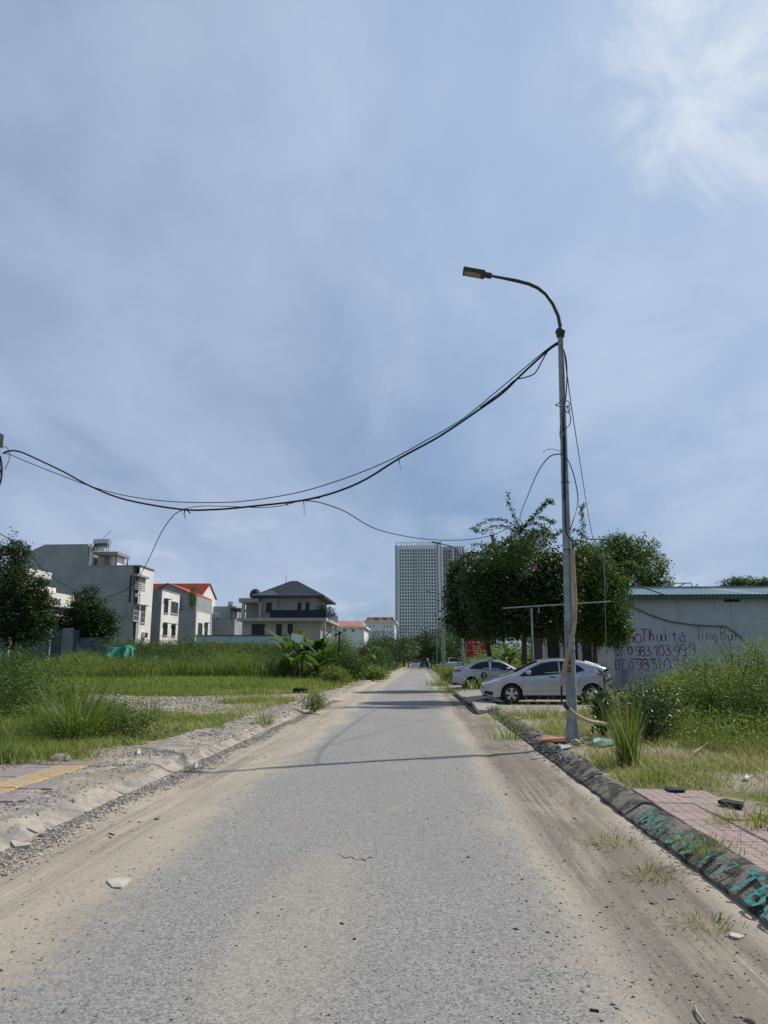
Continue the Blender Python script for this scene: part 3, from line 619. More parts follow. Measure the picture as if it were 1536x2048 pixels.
def tree(label, base, trunk_r, blobs, n, size, mat, cat='tree', name='tree', group=None, fork=.35, shell=.55, spread=.16, per=14, lean=(0, 0), droop=.1, aspect=2.2, hstem=None):
    base = Vector(base); t = thing(name, label, cat, base, 0, group)
    zs = min(b[2] - b[5] for b in blobs); cxm = sum(b[0] for b in blobs) / len(blobs); cym = sum(b[1] for b in blobs) / len(blobs); czm = sum(b[2] for b in blobs) / len(blobs)
    top = Vector((base.x + (cxm - base.x) * .5, base.y + (cym - base.y) * .5, base.z + max(.4, (zs - base.z) + (czm - zs) * fork)))
    mb = MB(); mid = (base + top) / 2 + Vector((random.uniform(-1, 1), random.uniform(-1, 1), 0)) * trunk_r
    mb.tube([base - Vector((0, 0, .1)), base + (mid - base) * .15, mid, top], [trunk_r * 1.35, trunk_r, trunk_r * .85, trunk_r * .6], 9)
    mb.build('trunk', MT['bark'], t, smooth=60)
    for b in blobs:
        c = Vector(b[:3]); m1 = top.lerp(c, .5) + Vector((random.uniform(-.2, .2), random.uniform(-.2, .2), .1)) * b[3]
        lm = MB(); lm.tube([top - (top - base) * .12, m1, c, c + Vector((random.uniform(-.4, .4) * b[3], random.uniform(-.4, .4) * b[4], .55 * b[5]))], [trunk_r * .5, trunk_r * .32, trunk_r * .2, trunk_r * .06], 6)
        for q in range(3):
            e = c + Vector((random.uniform(-.8, .8) * b[3], random.uniform(-.8, .8) * b[4], random.uniform(-.3, .7) * b[5]))
            lm.tube([m1, m1.lerp(e, .55) + Vector((0, 0, .08)), e], [trunk_r * .2, trunk_r * .12, trunk_r * .04], 5)
        lm.build('limb', MT['bark'], t, smooth=60)
    C = clumpy(blobs, n, per, spread, shell); V, Fc, rn = leaves(C, size, .3, aspect, droop)
    np_obj('crown', V, [Fc], mat, rn, t); return t
def bush(label, c, r, n, size, mat, cat='bush', name='bush', group=None, stems=5, shell=.25, blobs=None, aspect=2.4, blade=0):
    c = Vector(c); t = thing(name, label, cat, c, 0, group)
    bl = blobs or [(c.x + random.uniform(-.35, .35) * r[0], c.y + random.uniform(-.35, .35) * r[1], c.z + r[2] * random.uniform(.42, .62), r[0] * random.uniform(.5, .75), r[1] * random.uniform(.5, .75), r[2] * random.uniform(.4, .55)) for _ in range(5)]
    mb = MB()
    for q in range(stems):
        b = random.choice(bl); e = Vector((b[0] + random.uniform(-.5, .5) * b[3], b[1] + random.uniform(-.5, .5) * b[4], b[2] + random.uniform(.2, .9) * b[5]))
        s = Vector((c.x + random.uniform(-.2, .2) * r[0], c.y + random.uniform(-.2, .2) * r[1], c.z - .05)); rr_ = .012 + .006 * r[2]
        mb.tube([s, s.lerp(e, .5) + Vector((random.uniform(-.05, .05), 0, .08)) * r[2], e], [rr_, rr_ * .7, rr_ * .3], 5)
    mb.build('stem', MT['stem'], t)
    C = clumpy(bl, n, 9, .2, shell); C = C[C[:, 2] > c.z + .02]
    V, Fc, rn = leaves(C, size, .25, aspect, .0); np_obj('foliage', V, [Fc], mat, rn, t); return t
def cloudveg(name, P, hts, size, mat, per=10, aspect=2.4, kind='stuff', blade=None, bw=.02, bh=1.0):
    "leafy weeds: leaves along upright stems at points P"
    n = len(P); t = RNG.random((n, per)) ** .8; x = P[:, None, 0] + RNG.normal(size=(n, per)) * (.10 + .12 * hts[:, None]) * (.4 + t); y = P[:, None, 1] + RNG.normal(size=(n, per)) * (.10 + .12 * hts[:, None]) * (.4 + t)
    z = P[:, None, 2] + t * hts[:, None]; C = np.stack([x, y, z], 2).reshape(-1, 3)
    parts = [leaves(C, size, .3, aspect, 0)]
    parts.append(blades(P, hts * bh, bw, .15, .15, 2))
    V, Fc, rn = merge(parts); o = np_obj(name, V, Fc, mat, rn); tag(o, kind=kind); return o
def scatter(n, x0, x1, y0, y1, mask=None, ypow=1.0, rng=RNG):
    x = rng.uniform(x0, x1, n); y = y0 + (y1 - y0) * rng.random(n) ** ypow
    if mask is not None: k = rng.random(n) < mask(x, y); x, y = x[k], y[k]
    return np.stack([x, y, gz(x, y)], 1)
def clump(label, base, n, h, w, mat, group=None, name='grass_clump', lean=.3, bend=.6, r=.12, cat='grass clump', seeds=0):
    P = np.stack([base[0] + RNG.normal(0, r, n), base[1] + RNG.normal(0, r, n), np.full(n, base[2] - .02)], 1)
    az = np.arctan2(P[:, 1] - base[1], P[:, 0] - base[0]) + RNG.normal(0, .5, n)
    V, Fc, rn = blades(P, h, w, lean, bend, 5, az=az); t = thing(name, label, cat, base, 0, group)
    tag(np_obj('blade', V, [Fc], mat, rn, t), kind='stuff')
    if seeds:
        P2 = P[:seeds]; V, Fc, rn = blades(P2, h * 1.35, w * .5, lean * .5, .12, 4, az=az[:seeds]); tag(np_obj('seed_stalk', V, [Fc], MT['grass_dry'], rn, t), kind='stuff')
    return t

# ------------------------------------------------------------------ buildings
def window(parent, face, a, z0, b, z1, off, frame='frame', pane='winglass', bars=0, hbars=0, t=.06, name='window', canopy=False, sill=True, proud=.05):
    """face '-y': wall at y=off, a..b along x.  face '+x': wall at x=off, a..b along y."""
    a, b = min(a, b), max(a, b)
    def bx(mb, u0, u1, w0, w1, d0, d1):
        if face == '-y': mb.b2(u0, u1, off - d1, off - d0, w0, w1)
        else: mb.b2(off + d0, off + d1, u0, u1, w0, w1)
    f = MB(); bx(f, a, a + t, z0, z1, -.02, proud); bx(f, b - t, b, z0, z1, -.02, proud); bx(f, a + t, b - t, z1 - t, z1, -.02, proud); bx(f, a + t, b - t, z0, z0 + t, -.02, proud)
    for i in range(bars): c = a + (b - a) * (i + 1) / (bars + 1); bx(f, c - .025, c + .025, z0 + t, z1 - t, .008, proud - .01)
    for i in range(hbars): c = z0 + (z1 - z0) * (i + 1) / (hbars + 1); bx(f, a + t, b - t, c - .02, c + .02, .012, proud - .014)
    o = f.build(name, MT[frame], parent)
    g_ = MB(); bx(g_, a + t, b - t, z0 + t, z1 - t, -.02, .005); g_.build('pane', MT[pane], o)
    if sill: s = MB(); bx(s, a - .08, b + .08, z0 - .1, z0 - .003, -.02, .14); s.build('sill', MT['villatrim'], o)
    if canopy: s = MB(); bx(s, a - .2, b + .2, z1 + .1, z1 + .2, -.02, .55); s.build('canopy', MT['greytop'], o)
    return o
def px_rect(pl, pr, pt, pb, Y): a = at(pl, pb, Y); b = at(pr, pt, Y); return a.x, b.x, a.z, b.z
def side_rect(X, pl, pr, pt, pb):
    "rectangle on a wall at constant X, from pixels of its near and far edges"
    def hit(px, py): d = ray(px, py); return CO + d * (X / d.x)
    a = hit(pl, (pt + pb) / 2); b = hit(pr, (pt + pb) / 2)
    zt = (hit(pl, pt).z + hit(pr, pt).z) / 2; zb = (hit(pl, pb).z + hit(pr, pb).z) / 2
    return a.y, b.y, zb, zt

# A: tall narrow grey house
Y0, Y1 = 97, 102.2
h = thing('town_house', 'tall narrow house with blank dark grey side wall and solar tank on its roof', 'house', at(180, 1330, Y0 + 2).xyz * 1)
h.location.z = 0
pts = [(22, 1330), (22, 1120), (90, 1089), (177, 1088), (177, 1131), (266.5, 1132), (266.5, 1330)]
P = [at(a, b, Y0) for a, b in pts]; XA = P[-1].x
for p in (P[0], P[-1]): p.z = -.2
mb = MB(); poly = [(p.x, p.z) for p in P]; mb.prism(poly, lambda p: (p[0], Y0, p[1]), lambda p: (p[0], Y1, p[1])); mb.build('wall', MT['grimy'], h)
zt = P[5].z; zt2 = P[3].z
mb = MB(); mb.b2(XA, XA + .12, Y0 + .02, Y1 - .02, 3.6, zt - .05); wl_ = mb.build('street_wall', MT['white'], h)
mb = MB(); mb.b2(P[4].x, XA + .3, Y0 - .08, Y1 + .05, zt, zt + .12); mb.build('parapet', MT['greytop'], h)
# rooftop stair block, canopy slab and tank
xa, xb = P[4].x, at(232, 1110, Y0).x
mb = MB(); mb.b2(xa + .12, at(222, 1110, Y0).x, Y0 + 2.2, Y1 - .5, zt + .12, zt2 - 1.4); mb.build('stair_block', MT['white'], h)
mb = MB(); mb.b2(xa + .02, xa + .34, Y0 - .03, Y0 + .6, zt + .12, zt2 + .02); mb.build('pillar', MT['white'], h)
mb = MB(); mb.b2(xa + .34, xb, Y0 + .6, Y1 - .2, zt2 - 1.35, zt2 - .95); mb.build('roof_slab', MT['greytop'], h)
mb = MB(); mb.b2(xb - .3, xb - .2, Y0 + .7, Y0 + .8, zt + .12, zt2 - 1.36); mb.build('post', MT['darkmetal'], h); mb = MB(); mb.b2(xb - .3, xb - .2, Y1 - .5, Y1 - .4, zt + .12, zt2 - 1.36); mb.build('post', MT['darkmetal'], h)
door = MB(); door.b2(at(197, 1100, Y0).x, at(209, 1100, Y0).x, Y0 + 2.1, Y0 + 2.19, zt + .12, zt + 1.5); door.build('door', MT['greytop'], h)
tk = thing('solar_water_heater', 'shiny steel water tank of a solar heater on top of the tall grey house', 'water tank', (at(196, 1085, Y0).x, Y0 + 1.2, zt2 - .94))
a = at(182, 1083, Y0); b = at(212, 1086, Y0); zc = a.z
mb = MB(); mb.tube([(a.x, Y0 + 1.2, zc), (b.x, Y0 + 1.2, zc)], .55, 16); mb.build('tank', MT['steel'], tk, smooth=40)
mb = MB()
for q in np.linspace(a.x + .3, b.x - .2, 7): mb.tube([(q, Y0 + .6, zc - .2), (q, Y0 - .4, zc - 1.3)], .06, 5)
mb.build('collector_tube', MT['winglass'], tk)
mb = MB()
for q in (a.x + .2, b.x - .2):
    mb.tube([(q, Y0 + 1.2, zc), (q, Y0 + 1.6, zt2 - .95)], .04, 5); mb.tube([(q, Y0 + .9, zc), (q, Y0 + .75, zt2 - .95)], .04, 5)
mb.tube([(a.x, Y0 + .75, zc - .7), (b.x, Y0 + .75, zc - .7)], .04, 5); mb.build('stand', MT['darkmetal'], tk)
mb = MB(); mb.tube([(a.x + .8, Y0 + 1.4, zc + .4), (a.x + 2.0, Y0 + 1.4, zc + 1.7)], .03, 5); mb.build('antenna', MT['darkmetal'], tk)
# street face windows
XF = XA + .12
for (pl, pr, pt, pb, br, cn) in ((267, 277.5, 1211, 1242, 3, True), (281, 290, 1213, 1246, 2, True)):
    y0, y1, z0, z1 = side_rect(XF, pl, pr, pt, pb); window(h, '+x', y0, z0, y1, z1, XF, 'whframe', bars=br, hbars=2, canopy=cn)
y0, y1, z0, z1 = side_rect(XF, 269, 291, 1156, 1180)
mb = MB()
for q in range(7): mb.b2(XF, XF + .05, y0, y1, z0 + (z1 - z0) * q / 6 - .04, z0 + (z1 - z0) * q / 6 + .05)
mb.build('vent_grille', MT['greytop'], h)
y0, y1, z0, z1 = side_rect(XF, 268, 292, 1151, 1155); mb = MB(); mb.b2(XF, XF + .5, y0, y1, z0, z1); mb.build('ledge', MT['grimy'], h)
y0, y1, z0, z1 = side_rect(XF, 268, 291, 1266, 1330); mb = MB(); mb.b2(XF - 1.2, XF - .3, y0 + .1, y1 - .1, -.1, 3.58); mb.build('ground_floor', MT['white'], h)
mb = MB(); mb.tube([(XF + .08, Y0 + .3, 3.7), (XF + .08, Y0 + .3, zt - 1)], .06, 6); mb.build('drain_pipe', MT['white'], h, smooth=60)
mb = MB(); mb.b2(XA - 1.15, XA - .9, Y0 - .06, Y0 - .003, zt - 4.8, zt - 1.2); mb.b2(XA - .45, XA - .3, Y0 - .05, Y0 - .003, zt - 3.2, zt - 1.4); mb.build('damp_shaft', MT['darkmetal'], h)

for k, (pl, pr, pt, pb) in enumerate(((283, 290, 1264, 1276), (270, 275, 1187, 1194))):
    y0, y1, z0, z1 = side_rect(XF, pl, pr, pt, pb); mb = MB(); mb.b2(XF + .01, XF + .4, y0, y1, z0, z1); o = mb.build('air_conditioner', MT['white'], h); mb = MB(); mb.b2(XF + .4, XF + .43, y0 + .15, y1 - .15, z0 + .1, z1 - .1); mb.build('fan_grille', MT['darkmetal'], o)
for q in (.25, .5, .75):
    mb = MB(); xx = XA - q * 9; mb.tube([(xx, Y0 + 1.2, zt + .1), (xx, Y0 + 1.2, zt + .55)], .05, 6); mb.build('vent_pipe', MT['darkmetal'], h)
# B: white house with sign fascia
Yb = 68; XB = at(83, 1190, 70).x
h = thing('white_house', 'white house with dark letters on its fascia behind the leftmost trees', 'house', (XB - 3, Yb + 4, 0))
mb = MB(); mb.b2(XB - 9, XB - 1.6, Yb, Yb + 8, 0, at(50, 1160, 68).z); mb.build('wall', MT['white'], h)
zA = at(50, 1135, 68).z; zB = at(50, 1149, 68).z; XC = at(55, 1150, 68).x
mb = MB(); mb.b2(XC - 6, XC, Yb - .4, Yb + 4.6, zB, zA); mb.build('roof_slab', MT['white'], h)
mb = MB(); mb.b2(XC - 4.5, XC - .5, Yb - .2, Yb + 4, at(50, 1168, 68).z, zB); mb.build('top_floor', MT['villa'], h)
o = window(h, '-y', XC - 3.4, at(50, 1166, 68).z, XC - 1.8, at(50, 1158, 68).z, Yb - .2, sill=False)
y0, y1, z0, z1 = side_rect(XB, 84, 149, 1179, 1203); z0 = at(90, 1207, 70).z; z1 = at(90, 1180, 70).z
mb = MB(); mb.b2(XB - 1.6, XB, y0 - .3, y1, z0, z1); fs = mb.build('fascia', MT['white'], h)
mb = MB(); mb.b2(XB - 1.7, XB + .25, y0 - .5, y1 + .1, z0 - .14, z0 - .003); mb.build('ledge', MT['greytop'], h)
mb = MB(); text(mb, 'TƯƠNG', (XB, y0 + 1.6, z0 + .08), Vector((0, 1, 0)), Vector((0, 0, 1)), Vector((1, 0, 0)), .62, .16, off=.03, sx=.95); mb.build('sign_letters', MT['trimblack'], fs, fix=False)
mb = MB(); mb.b2(XB - 1.59, XB - .25, y0, y1 - .3, 0, z0 - .15); mb.build('street_wall', MT['white'], h)
for q in range(6): mb = MB(); mb.b2(XB - .25, XB - .18, y0 + 1.9, y1 - .4, z0 - .65 - q * .42, z0 - .55 - q * .42); mb.build('wall_band', MT['greytop'], h)
window(h, '+x', y0 + .1, z0 - 2.6, y0 + .8, z0 - .7, XB - .25, sill=False); window(h, '+x', y0 + 1.2, z0 - 2.9, y0 + 1.7, z0 - .7, XB - .25, sill=False)

# C: white-fronted box house
Yc = 105; XCc = at(322, 1200, Yc).x
h = thing('town_house', 'low white-fronted house right of the tall grey house, two windows over two', 'house', (XCc - 1.5, Yc + 4, 0))
zt = at(300, 1180, Yc).z
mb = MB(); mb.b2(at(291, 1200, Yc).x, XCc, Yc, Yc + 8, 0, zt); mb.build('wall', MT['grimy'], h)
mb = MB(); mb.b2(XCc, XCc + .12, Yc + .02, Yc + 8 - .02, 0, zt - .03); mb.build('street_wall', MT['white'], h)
mb = MB(); mb.b2(at(291, 1200, Yc).x, XCc + .2, Yc - .1, Yc + 8.1, zt, zt + .12); mb.build('parapet', MT['greytop'], h)
for (pl, pr, pt, pb, br) in ((328, 336, 1200, 1226, 1), (341.5, 356, 1203, 1228, 4), (326, 334.5, 1248, 1271, 1), (343, 350.5, 1250, 1272, 1)):
    y0, y1, z0, z1 = side_rect(XCc + .12, pl, pr, pt, pb); window(h, '+x', y0, z0, y1, z1, XCc + .12, 'whframe' if br > 2 else 'frame', bars=br, canopy=br < 3)
# D: gabled grey house in front of a red roof
Yd = 114; zc = lambda px, py, Y=Yd: (at(px, py, Y).x, at(px, py, Y).z)
h = thing('gable_house', 'grey gabled house with thin red verge, peak just right of the low white house', 'house', (zc(345, 1250)[0], Yd + 4, 0))
pg = [(at(296, 1330, Yd).x, 0), zc(296, 1189), zc(336, 1168), zc(392, 1192), (at(392, 1330, Yd).x, 0)]
mb = MB(); mb.prism(pg, lambda p: (p[0], Yd, p[1]), lambda p: (p[0], Yd + 9, p[1])); mb.build('wall', MT['grimy'], h)
mb = MB(); e = .16
for p, q in ((pg[1], pg[2]), (pg[2], pg[3])):
    mb.prism([p, q, (q[0], q[1] + e), (p[0], p[1] + e)], lambda s: (s[0], Yd - .25, s[1] + .003), lambda s: (s[0], Yd + 9.2, s[1] + .003))
mb.build('roof', MT['redtile'], h)
window(h, '-y', at(388, 1215, Yd).x, at(388, 1212, Yd).z, at(391.5, 1215, Yd).x, at(388, 1196, Yd).z, Yd, sill=False)
# D2
Ye = 125; XE = at(402, 1200, Ye).x
h = thing('red_roof_house', 'white house with bright red tiled roof and a white gable end facing the road', 'house', (XE - 5, Ye + 4, 0))
zr = at(400, 1168, Ye + 4).z; ze = at(395, 1190, Ye).z
mb = MB(); mb.b2(at(288, 1200, Ye).x, XE, Ye + .4, Ye + 9, 0, ze - .05); mb.build('wall', MT['white'], h)
mb = MB(); mb.prism([(Ye + .4, ze - .05), (Ye + 9, ze - .05), (Ye + 4.7, zr - .15)], lambda s: (XE - .3, s[0], s[1]), lambda s: (XE, s[0], s[1])); mb.build('gable_wall', MT['white'], h)
mb = MB(); xl = at(286, 1200, Ye).x
mb.prism([(Ye, ze - .1), (Ye + 4.7, zr), (Ye + 9.4, ze - .1), (Ye + 9.4, ze + .05), (Ye + 4.7, zr + .18), (Ye, ze + .05)], lambda s: (xl, s[0], s[1]), lambda s: (XE + .2, s[0], s[1])); rf = mb.build('roof', MT['redtile'], h)
mb = MB(); L_ = math.hypot(4.7, zr - ze)
for k in range(1, 14):
    f = k / 14; y = Ye + 4.7 * f; z = ze + .05 + (zr - ze + .13) * f; mb.b2(xl + .05, XE + .15, y - .03, y + .04, z - .02, z + .05)
mb.build('tile_course', MT['redtile'], rf)
y0, y1, z0, z1 = side_rect(XE, 404, 408, 1205, 1225); window(h, '+x', y0, z0, y1, z1, XE)
# E
Yf = 100; XG = at(390.5, 1240, Yf).x
h = thing('box_house', 'small flat-roofed house with shrub on its roof terrace below the red roof', 'house', (XG - 1.2, Yf + 3, 0))
zt = at(375, 1222, Yf).z
mb = MB(); mb.b2(at(357, 1240, Yf).x, XG, Yf, Yf + 6.8, 0, zt); mb.build('wall', MT['grimy'], h)
mb = MB(); mb.b2(XG, XG + .12, Yf + .02, Yf + 6.78, 0, zt - .03); mb.build('street_wall', MT['white'], h)
for pl, pr, pt, pb in ((396, 404, 1246, 1270), (409, 415, 1248, 1275)):
    y0, y1, z0, z1 = side_rect(XG + .12, pl, pr, pt, pb); window(h, '+x', y0, z0, y1, z1, XG + .12, canopy=pl > 405)
bush('dark shrub growing on the roof terrace of the small flat-roofed house', (at(386, 1222, 102).x, 102, zt), (.8, .8, 3.6), 500, .3, MT['leaf_mid'], name='roof_shrub')
# F: grey stepped house
Yg = 128
h = thing('stepped_house', 'stepped dark grey house with blank walls between red roof and villa', 'house', (at(445, 1250, Yg).x, Yg + 4, 0))
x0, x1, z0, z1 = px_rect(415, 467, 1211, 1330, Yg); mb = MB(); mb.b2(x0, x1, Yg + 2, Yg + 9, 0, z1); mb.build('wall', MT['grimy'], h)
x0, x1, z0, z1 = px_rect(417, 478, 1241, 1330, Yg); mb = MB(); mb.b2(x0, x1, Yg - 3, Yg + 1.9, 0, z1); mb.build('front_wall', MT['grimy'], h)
x0, x1, z0, z1 = px_rect(463, 484, 1217, 1222, Yg); mb = MB(); mb.b2(x0, x1, Yg - 1, Yg + 3, z0, z1); mb.build('canopy', MT['darkmetal'], h)
mb = MB()
for q in (x0 + .2, x1 - .2): mb = MB(); mb.b2(q, q + .12, Yg - .8, Yg - .7, at(470, 1241, Yg).z, z0); mb.build('post', MT['darkmetal'], h)
for (lab, pa, pb_, py, Y) in (('steel roof tank lying on the lower roof of the stepped grey house', 420, 438, 1231, Yg - 1), ('small steel tank on the upper roof of the stepped grey house', 457, 466, 1208, Yg + 4)):
    a = at(pa, py, Y); b = at(pb_, py, Y); t = thing('water_tank', lab, 'water tank', (a.x, Y, a.z - 1.1))
    mb = MB(); mb.tube([(a.x, Y, a.z), (b.x, Y, a.z)], .45, 14); mb.build('tank', MT['steel'], t, smooth=40)
    mb = MB()
    for q in (a.x + .2, b.x - .2): mb = MB(); mb.b2(q - .05, q + .05, Y - .3, Y + .3, a.z - 1.1, a.z - .4); mb.build('stand', MT['darkmetal'], t)

# Villa
Yv = 92
h = thing('villa', 'two-storey taupe villa with dark hipped tile roof and wrap-around balcony', 'house', (at(570, 1300, Yv).x, Yv + 6, 0))
xw0, xw1 = at(485, 1230, Yv).x, at(630, 1230, Yv).x; D = 12.0
zfl = at(560, 1237, Yv).z; zev = at(560, 1195, Yv).z
mb = MB(); mb.b2(xw0, at(641, 1250, Yv).x, Yv, Yv + D, 0, zfl - .35); mb.build('ground_floor', MT['villa'], h)
xt = at(519, 1200, Yv).x
mb = MB(); mb.b2(xt, xw1, Yv + .35, Yv + D - .4, zfl, zev); mb.build('upper_floor', MT['villa'], h)
mb = MB(); mb.b2(xt, at(555, 1200, Yv).x, Yv + .1, Yv + .347, zfl, zev - .003); mb.build('wall_bay', MT['villa'], h)
mb = MB(); mb.b2(at(479, 1237, Yv).x, at(655, 1237, Yv).x, Yv - 1.3, Yv + D + 1, zfl - .35, zfl); mb.build('balcony_slab', MT['villatrim'], h)
mb = MB(); mb.b2(at(544, 1237, Yv).x, at(655, 1237, Yv).x, Yv - 1.3, Yv - 1.22, zfl, zfl + .95); mb.b2(at(655, 1237, Yv).x - .08, at(655, 1237, Yv).x, Yv - 1.2, Yv + D, zfl, zfl + .95); mb.build('balcony_rail', MT['winglass'], h)
for px in (484, 660): pass
zt3 = at(500, 1197, Yv).z
mb = MB(); mb.b2(at(480, 1197, Yv).x, xt, Yv - .6, Yv + 5, zt3 - .5, zt3); mb.build('terrace_roof', MT['villatrim'], h)
for px in (485.5, 519): x = at(px, 1210, Yv).x; mb = MB(); mb.b2(x, x + .35, Yv - .5, Yv - .15, zfl, zt3 - .5); mb.build('column', MT['villatrim'], h)
mb = MB(); mb.b2(xt - 2.2, xt - .02, Yv + 2.4, Yv + 2.6, zfl, zt3 - .5); mb.build('terrace_wall', MT['villa'], h)
x = at(653, 1240, Yv).x
for yy in (Yv - 1.1, Yv + D): mb = MB(); mb.b2(x - .3, x, yy, yy + .35, 0, zfl - .35); mb.build('column', MT['villatrim'], h)
# hip roof with raised centre
X0, X1 = at(508, 1195, Yv).x, at(650, 1195, Yv).x; Ya, Yb2 = Yv - .7, Yv + D + .6; zr = at(587, 1161, Yv + 5.5).z; xr = at(587, 1161, Yv + 5.5).x; yr = (Ya + Yb2) / 2
xl, xr_, z2 = at(567, 1168, Yv + 4).x, at(606, 1168, Yv + 4).x, zr - .75
mb = MB(); e = .22
v = [(X0, Ya, zev), (X1, Ya, zev), (X1, Yb2, zev), (X0, Yb2, zev), (X0, Ya, zev + e), (X1, Ya, zev + e), (X1, Yb2, zev + e), (X0, Yb2, zev + e), (xr - .4, yr, zr), (xr + .4, yr, zr)]
mb.add(v, [(3, 2, 1, 0), (0, 1, 5, 4), (1, 2, 6, 5), (2, 3, 7, 6), (3, 0, 4, 7), (4, 5, 9, 8), (5, 6, 9), (6, 7, 8, 9), (7, 4, 8)]); rf = mb.build('roof', MT['slate'], h)
mb = MB(); xq0, xq1 = at(508, 1190, Yv).x - .3, at(560, 1190, Yv).x; zq = at(541, 1178, Yv).z; xm = at(541, 1178, Yv).x
mb.add([(xq0, Ya - .5, zev + .02), (xq1, Ya - .5, zev + .02), (xq0, Ya - .5, zev + .2), (xq1, Ya - .5, zev + .2), (xm, Ya + 2.2, zq), (xm, Ya + 6, zq), (xq0, Ya + 5, zev + .2), (xq1, Ya + 5, zev + .2)], [(0, 1, 3, 2), (2, 3, 4), (3, 7, 5, 4), (2, 4, 5, 6)]); mb.build('front_hip', MT['slate'], rf)
mb = MB()
for k in range(1, 16):
    f = k / 16; y = Ya + (yr - Ya) * f; z = zev + e + (zr - zev - e) * f; xa = X0 + (xr - .4 - X0) * f; xb = X1 + (xr + .4 - X1) * f; mb.b2(xa, xb, y - .03, y + .03, z - .03, z + .035)
mb.build('tile_course', MT['slate'], rf)
for (pl, pr, pt, pb, yy, br) in ((532, 544, 1205, 1226, Yv + .1, 0), (595, 603, 1204, 1226, Yv + .35, 0), (611, 619, 1204, 1226, Yv + .35, 0), (503, 530, 1248, 1270, Yv, 3), (552, 564, 1248, 1272, Yv, 1), (575, 586, 1247, 1272, Yv, 1)):
    x0, x1, z0, z1 = px_rect(pl, pr, pt, pb, yy); window(h, '-y', x0, z0, x1, z1, yy, bars=br, t=.07, sill=pb < 1230 or br == 3)
XS = xw1
for q in range(3): window(h, '+x', Yv + 2 + q * 3.4, zfl + .5, Yv + 3.6 + q * 3.4, zfl + 2.5, XS, 'whframe', bars=1)
for q in range(3): window(h, '+x', Yv + 1 + q * 3.4, 1.2, Yv + 2.6 + q * 3.4, 3.6, at(641, 1250, Yv).x, bars=1)
mb = MB(); c = at(506, 1191, Yv); mb.lathe([(.0, -.1), (.45, .0), (.7, .25), (.72, .28), (.45, .05), (0, -.04)], (c.x, Yv + 1, zt3 + .6), 'Y', 16); mb.tube([(c.x, Yv + 1, zt3), (c.x, Yv + 1, zt3 + .5)], .05, 6); mb.build('satellite_dish', MT['darkmetal'], h)
mb = MB(); c = at(569, 1165, Yv + 4); mb.tube([(c.x, Yv + 5, c.z - 1.2), (c.x, Yv + 5, at(569, 1158, Yv + 4).z + .6)], .03, 5); mb.build('antenna', MT['darkmetal'], h)
for i, (px, py) in enumerate(((648, 1224), (657, 1221), (664, 1228))):
    p = at(px, py, Yv - .6); bush(('dark round shrub on the villa balcony by the corner', 'trailing balcony shrub over the villa rail', 'rightmost balcony shrub hanging from the villa corner')[i], (at(px, py, Yv).x - .4, Yv + .2 + i * .6, zfl), (1.0, .9, (p.z - zfl) + .9), 420, .22, MT['leaf_dark'], name='balcony_shrub', group='shrubs on the villa balcony')
bush('climbing shrub under the villa balcony beside the front column', (at(652, 1262, Yv).x, Yv + 1, 0), (1.6, 1.6, 4.4), 900, .25, MT['leaf_mid'], name='shrub')

# compound wall, pale green
Yw = 84; p0, p1 = at(392, 1271, Yw), at(592, 1271, Yw)
mb = MB(); mb.b2(p0.x, p1.x, Yw, Yw + .22, 0, p0.z - .06); w = mb.build('compound_wall', MT['paleg']); tag(w, 'long low pale green wall in front of the villa', 'wall')
mb = MB(); mb.b2(p0.x - .05, p1.x + .05, Yw - .06, Yw + .28, p0.z - .06, p0.z + .05); mb.build('coping', MT['eave'], w)
# leaning white sign with yellow top
sg = thing('signboard', 'tilted white signboard with yellow heading among the banana leaves', 'signboard', (at(596, 1300, 58).x, 58, 0))
Ys = 58; A_, B_, C_, D_ = at(583, 1266, Ys), at(607, 1271, Ys), at(599, 1288, Ys), at(583, 1279, Ys)
mb = MB(); poly = [A_, B_, C_, D_]; mb.prism(poly, lambda p: (p.x, Ys, p.z), lambda p: (p.x, Ys + .06, p.z)); mb.build('board', MT['whitecar'], sg)
mb = MB(); poly = [at(588, 1256, Ys), at(607, 1261, Ys), at(607, 1269.5, Ys), at(588, 1265.5, Ys)]; mb.prism(poly, lambda p: (p.x, Ys - .03, p.z), lambda p: (p.x, Ys + .03, p.z)); mb.build('heading_panel', MT['yellow'], sg)
o = at(590, 1264.5, Ys); mb = MB(); text(mb, 'T-8T', (o.x, Ys - .03, o.z), Vector((1, 0, -.25)).normalized(), Vector((0, 0, 1)), Vector((0, -1, 0)), .2, .035, off=.006); mb.build('heading_letters', MT['tape'], sg, fix=False)
mb = MB(); mb.tube([(C_.x - .2, Ys + .1, C_.z + .3), (C_.x - .1, Ys + .1, 0)], .05, 6); mb.build('post', MT['darkmetal'], sg); mb = MB(); mb.tube([(D_.x + .15, Ys + .1, D_.z), (D_.x + .15, Ys + .1, 0)], .05, 6); mb.build('post', MT['darkmetal'], sg)

